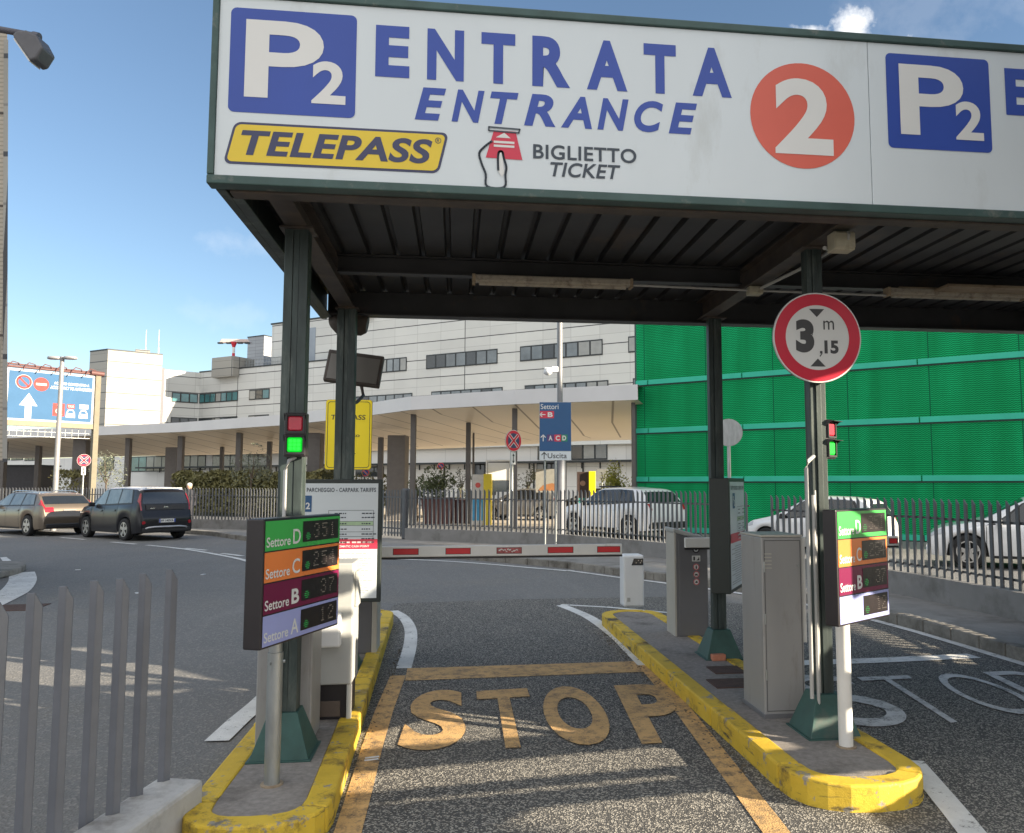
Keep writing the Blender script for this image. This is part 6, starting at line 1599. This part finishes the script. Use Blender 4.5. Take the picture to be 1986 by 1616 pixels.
# ground floor seen under the walkway
GWp = F(9, 60); GW = Wall2(GWp, GWp + dv * 125)
GW0 = Wall2(p0 + TW.n * -.5, p0 + TW.n * -.5 + dv * 125)
t = thing('ground_floor', 'pale ground floor of the terminal with dark shopfronts behind the walkway columns', 'building', tuple(GW0.P(40, 0)))
m = MB(); slabwall(m, GW0, 0, 118, 0, 4.595, -6, .0); build('wall', m, M_GROUNDFL, t)
def gf(x0, x1, y0, y1, panes, g=M_GLASS):
    u0_, za = GW0.hit(x0, y1); u1_, zb2 = GW0.hit(x1, y0); z_hi = GW0.hit((x0 + x1) / 2, y0)[1]; z_lo = GW0.hit((x0 + x1) / 2, y1)[1]
    band(t, GW0, u1_, u0_, max(z_lo, .05), z_hi, panes, g)
for x0, x1, y0, y1, n_p, g_ in ((5, 20, 881, 893, 2, M_GLASS), (22, 45, 882, 893, 2, M_GLASS), (48, 72, 881, 894, 3, M_GLASS), (40, 100, 915, 962, 4, M_GLASS), (200, 222, 884, 912, 1, M_GLASS), (255, 330, 885, 915, 5, M_GLASSG), (340, 400, 880, 912, 4, M_CARGLASS2), (412, 520, 878, 914, 6, M_CARGLASS2),
        (640, 720, 868, 884, 3, M_GLASS), (720, 905, 854, 869, 8, M_GLASS), (919, 975, 853, 866, 2, M_GLASS), (690, 745, 905, 925, 3, M_GLASS), (1043, 1058, 850, 892, 1, M_GLASS), (1108, 1178, 847, 892, 3, M_GLASSB), (920, 962, 900, 960, 2, M_GLASS), (980, 1000, 905, 950, 1, M_GLASS), (1041, 1085, 898, 950, 3, M_GLASS)):
    gf(x0, x1, y0, y1, n_p, g_)
m = MB(); z_ = GW0.hit(900, 899)[1]
slabwall(m, GW0, 0, 62, z_ - .07, z_ + .07, .02, 1.1)
for k in range(40): slabwall(m, GW0, 1 + k * 1.5, 1.08 + k * 1.5, z_ - .5, z_ - .08, .05, .12)
build('awning_rail', m, M_FRAME, t)
for k in range(14):
    m = MB(); slabwall(m, GW0, 3 + k * 4.2, 3.09 + k * 4.2, 0, z_ - .08, .03, .12); build('shopfront_mullion', m, M_FRAME, t)

# ------------------------------------------------------------------ green mesh clad car park
gd = RT * -.842 + HD * .539; g0 = F(10.65 + .842 * 15, 23.95 - .539 * 15)
GB = Wall2(g0, g0 + gd * 30); uEnd = GB.hit(1236, 900)[0]
t = thing('green_building', 'green expanded mesh clad car park with teal bands on the right', 'building', tuple(GB.P(uEnd / 2, 0)))
m = MB(); slabwall(m, GB, 0, uEnd, .18, 8.3, -2.5, 0); build('mesh_wall', m, M_GREENMESH, t)
m = MB(); slabwall(m, GB, 0, uEnd - .1, 0, .178, -2.4, -.05); build('base_plinth', m, pm('dark_plinth', (.06, .07, .065), .8), t)
for yb, yt in ((1041, 1049), (928, 936), (817, 824.5), (707, 715)):
    zc = GB.hit(1720, yb)[1]; hh = .085; u = -.0
    edges = [0]; 
    for px in (1787, 1443, 1259): edges.append(GB.hit(px, 900)[0])
    edges.append(uEnd + .03)
    for a_, b_ in zip(edges[:-1], edges[1:]):
        m = MB(); slabwall(m, GB, a_ + .02, b_ - .02, zc - hh, zc + hh, .001, .055); build('teal_band', m, M_TEAL, t, bevel=.004)
    m = MB(); slabwall(m, GB, .0, uEnd, zc - hh - .05, zc - hh - .001, .001, .02); build('painted_band_shadow', m, pm('band_shadow_green', (.012, .05, .035), .6), t)  # dark strip painted in as the shade under each band
m = MB(); slabwall(m, GB, uEnd + .001, uEnd + .07, 0, 8.3, -.5, .0); build('corner_trim', m, M_BGREEN, t)

# ------------------------------------------------------------------ plants
def plant(name, label, cat, c, rad, n, size, m_leaf, seed, shape='ball', stem=True, group=None):
    t = thing(name, label, cat, (c.x, c.y, 0), 0, group)
    b = leaves(MB(), c, rad, n, size, seed, shape); build('foliage', b, m_leaf, t)
    if stem:
        m = MB(); rn = random.Random(seed); m.tube([(c.x, c.y, .0), (c.x, c.y, c.z - rad[2] * .3)], [.06, .035], 7)
        for k in range(5):
            e = Vector((rn.uniform(-.6, .6) * rad[0], rn.uniform(-.6, .6) * rad[1], rn.uniform(0, .7) * rad[2])); m.tube([(c.x, c.y, c.z - rad[2] * .6), Vector(c) + e], [.03, .008], 5)
        build('stem', m, M_BARK, t)
    return t
# hedge as boxes of leaves along the walkway
a = S(355, 920, 45.5); b = S(640, 930, 38.5); L_ = (b - a).length; t = thing('hedge', 'long clipped olive green hedge under the walkway behind the parked cars', 'hedge', ((a.x + b.x) / 2, (a.y + b.y) / 2, 0))
m = MB(); rn = random.Random(3); zt_ = 2.22
dirh = (b - a); dirh.z = 0; dirh.normalize(); qh = Vector((-dirh.y, dirh.x, 0))
for k in range(9000):
    u = rn.random() * L_; z_ = rn.uniform(.2, zt_ + .12 * math.sin(u * 2.1) + .08 * math.sin(u * 5.3)); o_ = rn.uniform(-.6, .6)
    if rn.random() < .4: z_ = zt_ + .12 * math.sin(u * 2.1) + rn.uniform(-.2, .1)
    elif rn.random() < .8: o_ = -.6 + rn.uniform(-.1, .1)
    p = Vector((a.x, a.y, 0)) + dirh * u + qh * o_ + UPZ * z_
    v1 = Vector((rn.gauss(0, 1), rn.gauss(0, 1), rn.gauss(0, 1))).normalized(); v2 = v1.cross(Vector((rn.gauss(0, 1), rn.gauss(0, 1), rn.gauss(0, 1)))).normalized(); s_ = rn.uniform(.07, .15)
    m.add([p - v1 * s_, p + v2 * s_ * .5, p + v1 * s_, p - v2 * s_ * .5], [(0, 1, 2, 3)])
build('foliage', m, M_HEDGE, t)
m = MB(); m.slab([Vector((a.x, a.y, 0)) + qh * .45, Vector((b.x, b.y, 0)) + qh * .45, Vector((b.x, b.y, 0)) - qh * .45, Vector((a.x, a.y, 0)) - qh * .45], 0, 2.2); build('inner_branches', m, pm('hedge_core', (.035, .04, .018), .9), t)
a2 = S(118, 925, 50); b2 = S(150, 925, 49.5); c = (a2 + b2) / 2
plant('hedge', 'short piece of hedge beside the dark pier under the billboard', 'hedge', Vector((c.x, c.y, 1.2)), (.9, .6, 1.3), 700, .12, M_HEDGE, 12, 'box', False)
c = S(207, 912, 41); plant('olive_tree', 'small grey leaved olive tree behind the no stopping sign', 'tree', Vector((c.x, c.y, 2.3)), (.85, .8, 1.0), 900, .055, M_LEAFG, 21, group='small olive trees')
c = S(488, 905, 37.5); plant('olive_tree', 'small grey leaved olive tree before the hedge left of the left post', 'tree', Vector((c.x, c.y, 2.5)), (.85, .8, 1.0), 900, .05, M_LEAFG, 22, group='small olive trees')
c = S(846, 930, 35); ct = plant('shrub', 'bushy olive green shrub growing in a maroon planter', 'shrub', Vector((c.x, c.y, 1.75)), (.75, .7, .75), 1800, .06, M_LEAF, 23, stem=True, group='shrubs under the walkway')
m = MB()
def planter(label, px, dist, w_, d__, z_):
    c = S(px, 950, dist); m = MB(); a_ = math.atan2(RT.y, RT.x); bx = lambda k: [Vector((c.x, c.y, 0)) + RT * sx_ * w_ * k + HD * sy_ * d__ * k for sx_, sy_ in ((-1, -1), (1, -1), (1, 1), (-1, 1))]
    m.prism([p for p in bx(.42)], [p + UPZ * z_ for p in bx(.5)]); t = thing('planter', label, 'planter', (c.x, c.y, 0), 0, 'maroon planters'); build('tub', m, M_MAROON, t)
    m = MB(); m.prism([p + UPZ * (z_ + .001) for p in bx(.53)], [p + UPZ * (z_ + .07) for p in bx(.53)]); build('rim', m, M_MAROON, t, bevel=.01)
planter('large maroon planter holding the bushy shrub', 850, 34.6, 1.35, .8, 1.05)
planter('smaller maroon planter right of the bushy shrub', 895, 35.2, .7, .7, .95)
c = S(893, 928, 35.6); plant('shrub', 'thin leafy shrub in the smaller maroon planter', 'shrub', Vector((c.x, c.y, 1.75)), (.45, .45, .7), 420, .05, M_LEAFG, 24, group='shrubs under the walkway')
c = S(810, 940, 36.5); plant('shrub', 'dark leafy shrub left of the large maroon planter', 'shrub', Vector((c.x, c.y, 1.6)), (.5, .5, .6), 600, .055, M_LEAF, 25, group='shrubs under the walkway')
c = S(1022, 935, 39); plant('shrub', 'loose pale shrub behind the no stopping post', 'shrub', Vector((c.x, c.y, 1.8)), (.7, .6, .8), 500, .055, M_LEAFG, 26, group='shrubs under the walkway')
c = S(1197, 932, 30.5); plant('shrub', 'yellow green leafy bush left of the green building corner', 'shrub', Vector((c.x, c.y, 1.75)), (.62, .6, .85), 1500, .05, M_LEAFY, 27, group='shrubs under the walkway')
c = S(1180, 945, 31); plant('shrub', 'low yellow green bush behind the white crossover roof', 'shrub', Vector((c.x, c.y, 1.4)), (.55, .5, .5), 600, .05, M_LEAFY, 28, group='shrubs under the walkway')
c = S(622, 940, 37); plant('shrub', 'olive green shrub between the two left posts', 'shrub', Vector((c.x, c.y, 1.3)), (.8, .7, .8), 900, .07, M_HEDGE, 29, group='shrubs under the walkway')
c = S(718, 940, 40); plant('shrub', 'olive green shrub beside the yellow notice board post', 'shrub', Vector((c.x, c.y, 1.3)), (1.3, .7, .9), 1200, .08, M_HEDGE, 30, group='shrubs under the walkway')

# ------------------------------------------------------------------ small things under the walkway
def totem(label, px, dist, w_, ztop, mcol, poster):
    c = S(px, 940, dist); t = thing('poster_totem', label, 'totem', (c.x, c.y, 0), 0, 'yellow poster totems'); a_ = math.atan2(RT.y, RT.x)
    m = MB(); m.box((c.x, c.y, ztop / 2), (w_, .5, ztop), a_); build('pillar', m, mcol, t, bevel=.02)
    q = Vector((c.x, c.y, 0)) - RT * (w_ / 2 + .24); m = MB(); m.box((q.x, q.y, ztop / 2), (.46, .2, ztop - .04), a_); po = build('poster_side', m, poster[0], t)
    m = MB(); q2 = q - HD * .102; m.box((q2.x, q2.y, ztop * .3), (.44, .004, ztop * .42), a_); build('poster_lower', m, poster[1], po)
    m = MB(); m.disc(Vector((q2.x, q2.y, ztop * .78)), -HD, .11, .01, 16); build('poster_mark', m, poster[2], po)
totem('yellow totem with a white and blue poster beside the shrub planters', 946, 33.5, .32, 2.12, pm('totem_yellow', (.60, .47, .02), .5, var=.06), (pm('poster_white', (.5, .48, .45), .6), pm('poster_blue', (.05, .28, .50), .6), pm('poster_red', (.5, .08, .07), .6)))
totem('yellow totem with a dark and teal poster behind the white crossover', 1148, 33, .28, 2.22, M_SYEL2, (pm('poster_dark', (.06, .035, .03), .6), pm('poster_teal', (.04, .25, .25), .6), M_SKIN))
c = S(967, 930, 34); t = thing('payment_machine', 'white framed payment machine standing under the walkway', 'payment machine', (c.x, c.y, 0)); a_ = math.atan2(RT.y, RT.x)
m = MB(); z1_ = S(967, 895, 34).z
for k in (-.5, .5): q = Vector((c.x, c.y, 0)) + RT * k; m.box((q.x, q.y, z1_ / 2), (.06, .4, z1_), a_)
m.box((c.x, c.y, z1_ + .03), (1.06, .4, .06), a_); build('frame', m, M_SIGNW2, t)
m = MB(); m.box((c.x, c.y, S(967, 915, 34).z), (.9, .3, .75), a_); build('display_case', m, M_SIGNW2, t)
m = MB(); m.box((c.x, c.y, S(967, 938, 34).z - .1), (.86, .3, .5), a_); build('dark_panel', m, M_GLASS, t)
c = S(1168, 922, 34); t = thing('info_panel', 'small grey panel with a white scooter pictogram near the yellow totem', 'sign', (c.x, c.y, 0)); z_ = c.z
m = MB(); m.box((c.x, c.y, z_), (.5, .05, .5), a_); pa = build('panel', m, pm('panel_grey', (.20, .21, .22), .5), t)
s = MB(); Q = Plane2(Vector((c.x, c.y, z_)) - HD * .027, RT, UPZ); Q.stroke(s, [(-.06, .12), (-.02, .12), (.02, -.12), (.12, -.12)], .03, .001); Q.stroke(s, [(-.1, -.12), (.02, -.12)], .03, .001); build('pictogram', s, M_BLACKINK, pa)
m = MB(); m.tube([(c.x, c.y + .05, 0), (c.x, c.y + .05, z_)], .03, 8); build('post', m, M_GALV, t)
c = S(1066, 930, 36); t = thing('poster_stand', 'low pale poster board with an orange shape behind the fence', 'poster', (c.x, c.y, 0))
m = MB(); m.box((c.x, c.y, 1.85), (1.25, .08, 1.05), a_); pa = build('panel', m, pm('poster_pale', (.26, .26, .24), .6), t)
s = MB(); Q = Plane2(Vector((c.x, c.y, 1.6)) - HD * .042, RT, UPZ); Q.poly(s, [(-.55, -.2), (.55, -.2), (.5, .05), (.1, .14), (-.3, .05)], .001); build('orange_shape', s, pm('poster_orange', (.30, .13, .05), .6), pa)
# dark kiosk far left
c = S(52, 930, 60); t = thing('kiosk', 'dark low kiosk behind the fence at the far left', 'kiosk', (c.x, c.y, 0)); m = MB(); m.box((c.x, c.y, 1.5), (3.2, 2, 3.0), a_); build('wall', m, pm('kiosk_dark', (.06, .06, .07), .6), t); m = MB(); m.box((c.x, c.y, 3.06), (3.6, 2.4, .1), a_); build('roof', m, M_FRAME, t)
# person behind the fence, only head and shoulders in view
c = S(367, 960, 29.6)
def person(label, c):
    t = thing('person', label, 'person', (c.x, c.y, 0))
    J = {'pel': (0, 0, .93, .13), 'sp': (0, 0, 1.15, .125), 'ch': (0, -.01, 1.36, .14), 'nk': (0, 0, 1.49, .055), 'hd': (0, -.02, 1.58, .085), 'tp': (0, -.02, 1.70, .075),
         'sl': (-.17, 0, 1.40, .06), 'el': (-.24, .02, 1.12, .045), 'wl': (-.22, -.08, .90, .033), 'sr': (.17, 0, 1.40, .06), 'er': (.24, .02, 1.12, .045), 'wr': (.22, -.08, .90, .033),
         'hl': (-.09, 0, .88, .09), 'kl': (-.10, -.02, .50, .06), 'al': (-.10, .02, .10, .04), 'tl': (-.10, -.14, .04, .035), 'hr': (.09, 0, .88, .09), 'kr': (.10, -.03, .50, .06), 'ar': (.10, .02, .10, .04), 'tr': (.10, -.14, .04, .035)}
    names = list(J); E_ = [('pel', 'sp'), ('sp', 'ch'), ('ch', 'nk'), ('nk', 'hd'), ('hd', 'tp'), ('ch', 'sl'), ('sl', 'el'), ('el', 'wl'), ('ch', 'sr'), ('sr', 'er'), ('er', 'wr'), ('pel', 'hl'), ('hl', 'kl'), ('kl', 'al'), ('al', 'tl'), ('pel', 'hr'), ('hr', 'kr'), ('kr', 'ar'), ('ar', 'tr')]
    me = bpy.data.meshes.new('body'); me.from_pydata([J[k][:3] for k in names], [(names.index(a), names.index(b)) for a, b in E_], []); ob = bpy.data.objects.new('body', me); COL.objects.link(ob); ob.parent = t
    sk = ob.modifiers.new('skin', 'SKIN'); 
    for i, k in enumerate(names): me.skin_vertices[0].data[i].radius = (J[k][3], J[k][3])
    me.skin_vertices[0].data[0].use_root = True
    ss = ob.modifiers.new('sub', 'SUBSURF'); ss.levels = 1; ss.render_levels = 1
    me.materials.append(pm('dark_jacket', (.03, .03, .04), .8))
    m = MB(); m.tube([(0, -.02, 1.52), (0, -.025, 1.56), (0, -.02, 1.63), (0, -.015, 1.66)], [.06, .092, .094, .08], 12); build('face', m, M_SKIN, t, world=False)
    m = MB(); m.tube([(0, -.01, 1.62), (0, -.01, 1.66), (0, -.01, 1.72), (0, -.01, 1.745)], [.092, .097, .082, .03], 12); build('hair', m, pm('white_hair', (.62, .6, .57), .7), t, world=False)
person('person with white hair and a dark jacket behind the fence right of the blue hatchback', c)

# ------------------------------------------------------------------ clouds, with an unseen bank added as fill
def cloud_mix():
    geo = wt.nodes.new('ShaderNodeNewGeometry')
    def N2(op, a, b=None, c=None):
        n = wt.nodes.new('ShaderNodeMath'); n.operation = op
        for i, v in enumerate((a, b, c)):
            if v is None: continue
            if isinstance(v, (int, float)): n.inputs[i].default_value = v
            else: wt.links.new(v, n.inputs[i])
        return n.outputs[0]
    total = None
    tcn = wt.nodes.new('ShaderNodeTexCoord')
    nz = wt.nodes.new('ShaderNodeTexNoise'); nz.inputs['Scale'].default_value = 26; nz.inputs['Detail'].default_value = 9; nz.inputs['Roughness'].default_value = .6
    wt.links.new(tcn.outputs['Generated'], nz.inputs['Vector'])
    for (px, py, rx, ry, amt, thr) in ((1640, 66, .034, .021, 1.0, .0), (1562, 62, .026, .012, .9, .0), (1600, 105, .075, .022, .9, .0), (455, 470, .05, .02, .13, .1), (440, 612, .07, .02, .08, .1), (1800, 30, .14, .05, .08, .1)):
        d = ray(px, py).normalized(); ux = d.cross(UPZ).normalized(); uy = ux.cross(d)
        def dotn(v):
            n = wt.nodes.new('ShaderNodeVectorMath'); n.operation = 'DOT_PRODUCT'; wt.links.new(tcn.outputs['Generated'], n.inputs[0]); n.inputs[1].default_value = v; return n.outputs['Value']
        a_ = N2('MULTIPLY', dotn(tuple(ux)), 1 / rx); b_ = N2('MULTIPLY', dotn(tuple(uy)), 1 / ry); f_ = N2('GREATER_THAN', dotn(tuple(d)), 0)
        r2 = N2('SQRT', N2('ADD', N2('MULTIPLY', a_, a_), N2('MULTIPLY', b_, b_)))
        v = N2('ADD', N2('SUBTRACT', 1.0, r2), N2('MULTIPLY', N2('SUBTRACT', nz.outputs['Fac'], .5), 3.4))
        mr = wt.nodes.new('ShaderNodeMapRange'); mr.inputs[1].default_value = thr; mr.inputs[2].default_value = thr + .75; wt.links.new(v, mr.inputs[0])
        v = N2('MULTIPLY', N2('MULTIPLY', mr.outputs[0], amt), f_); total = v if total is None else N2('MAXIMUM', total, v)
    back = (-HD * .85 + UPZ * .45 - RT * .15).normalized()  # bright cloud bank added out of view to fill the shade
    nb = wt.nodes.new('ShaderNodeVectorMath'); nb.operation = 'DOT_PRODUCT'; wt.links.new(tcn.outputs['Generated'], nb.inputs[0]); nb.inputs[1].default_value = tuple(back)
    n3 = wt.nodes.new('ShaderNodeTexNoise'); n3.inputs['Scale'].default_value = 3.2; n3.inputs['Detail'].default_value = 7; wt.links.new(tcn.outputs['Generated'], n3.inputs['Vector'])
    vb = N2('ADD', N2('MULTIPLY', N2('SUBTRACT', nb.outputs['Value'], .12), 1.6), N2('MULTIPLY', N2('SUBTRACT', n3.outputs['Fac'], .5), 2.2))
    m2 = wt.nodes.new('ShaderNodeMapRange'); m2.inputs[1].default_value = .05; m2.inputs[2].default_value = .6; wt.links.new(vb, m2.inputs[0])
    total = N2('MAXIMUM', total, m2.outputs[0])
    mx = wt.nodes.new('ShaderNodeMix'); mx.data_type = 'RGBA'; wt.links.new(total, mx.inputs['Factor']); wt.links.new(sky.outputs[0], mx.inputs[6]); mx.inputs[7].default_value = (6.3, 6.35, 6.4, 1); wt.links.new(mx.outputs[2], bg.inputs['Color'])
cloud_mix()

# ------------------------------------------------------------------ unseen blockers added to shape shade and sun patches on the lanes
SK, SR = -TO_SUN.x / TO_SUN.y, -TO_SUN.z / TO_SUN.y     # sideways run and rise of the sun ray per metre towards the viewer
def _line(a, b):
    p, q = G(*a), G(*b); k = (q.y - p.y) / (q.x - p.x); return lambda x: p.y + (x - p.x) * k
L1 = _line((735, 1452), (1070, 1424)); L2 = _line((746, 1489), (1229, 1447)); L3 = _line((735, 1535), (1370, 1481)); L4 = _line((728, 1550), (1352, 1492))
L5 = _line((728, 1563), (1398, 1503)); L6 = _line((1123, 1551), (1398, 1526)); LU = _line((930, 1372), (1150, 1427))
def sunlit(x, y):  # ground areas kept lit; they decide the holes in the added screens
    if x > 4.55: return y > 7.2                                           # pavement and lot on the right
    if -.85 < x < 2.75:
        if y < L6(x): return x > .33 - (4.33 - y) * 1.1 and x < 2.15
        if y < L5(x): return False
        if y < L4(x): return x < 1.3
        if y < L3(x): return False
        if y < L2(x): return x < 1.7
        if y < L1(x): return False
        return y < 6.25 and y < LU(x)
    if 5.75 < y < 7.3 and 9.90 < x + SK * y < 10.60: return True          # counter on the white pole
    if x <= -1.3 and x > -6.6:
        if 6.70 < y < 6.90: return x > -4.6
        if 6.97 < y < 7.18: return x > -4.6
        if y >= 7.38: return x < -1.93 - (y - 7.38) * 1.05 and y < 9.1 and (x > -4.8 or y < 8.2)
    return False
def screen(label, YB, x0, x1, zmax, keep):  # added light blocker, opaque wherever the ground is to be shaded
    mb = MB(); dz, dxx = (.014, .05) if YB > 0 else (.04, .1); z = .6 if YB > 0 else 9.6
    while z < zmax:
        run = None; x = x0; gy = (z + dz / 2) / SR + YB
        while x <= x1 + dxx:
            gx = x + dxx / 2 - SK * (gy - YB)
            opaque = x < x1 and keep(gx, gy) and not sunlit(gx, gy)
            if opaque and run is None: run = x
            if not opaque and run is not None:
                mb.box2((run, YB - .06, z), (x, YB, z + dz)); run = None
            x += dxx
        z += dz
    t = thing('shade_screen', label, 'wall', ((x0 + x1) / 2, YB, 0))
    build('screen', mb, M_WALLC, t)
    m = MB()
    for x in (x1 - 7, x1 + .1): m.box2((x, YB - .45, 0), (x + .35, YB - .07, zmax))
    build('pillar', m, M_WALLC, t)
at25 = lambda gx, gy: gx + SK * (gy - 2.5)
screen('unseen concrete screen added beside the right lane, its holes shaping the sun patches', 2.5, 2.56, 19.0, 5.5, lambda gx, gy: at25(gx, gy) > 2.6)
screen('unseen concrete screen added far behind the camera to shade the sign and displays', -14.6, 27.0, 35.3, 16.6, lambda gx, gy: at25(gx, gy) <= 2.75)
# unseen block added further back, outlined to throw shade over road and parked cars
def over(x, y, z, yb): k = (y - yb); return (x + SK * k, z + SR * k)
yb = -14
a_ = [over(-34, 27.3, 0, yb), over(-18, 27.3, 0, yb), over(-12, 28.6, 0, yb), over(-6.5, 28.0, 0, yb), over(-1, 21.5, 0, yb), over(3.4, 17.0, 0, yb), over(4.4, 11.5, 0, yb), over(4.4, 8.8, 0, yb), over(-1.5, 8.6, 0, yb), over(-4.8, 10.2, 0, yb), over(-30, 10.2, 0, yb)]
m = MB(); m.prism([Vector((p[0], yb - .4, p[1])) for p in a_], [Vector((p[0], yb, p[1])) for p in a_])
t = thing('shade_block', 'unseen concrete block added behind the camera, shaped to shade the road', 'building', (40, yb - 3, 0))
build('wall', m, M_WALLC, t)
m = MB()
for x in (a_[0][0] + 9, a_[4][0] - 6): m.box2((x, yb - .4, 0), (x + 1, yb - .01, 16))  # supports added under the unseen shade block
build('pillar', m, M_WALLC, t)
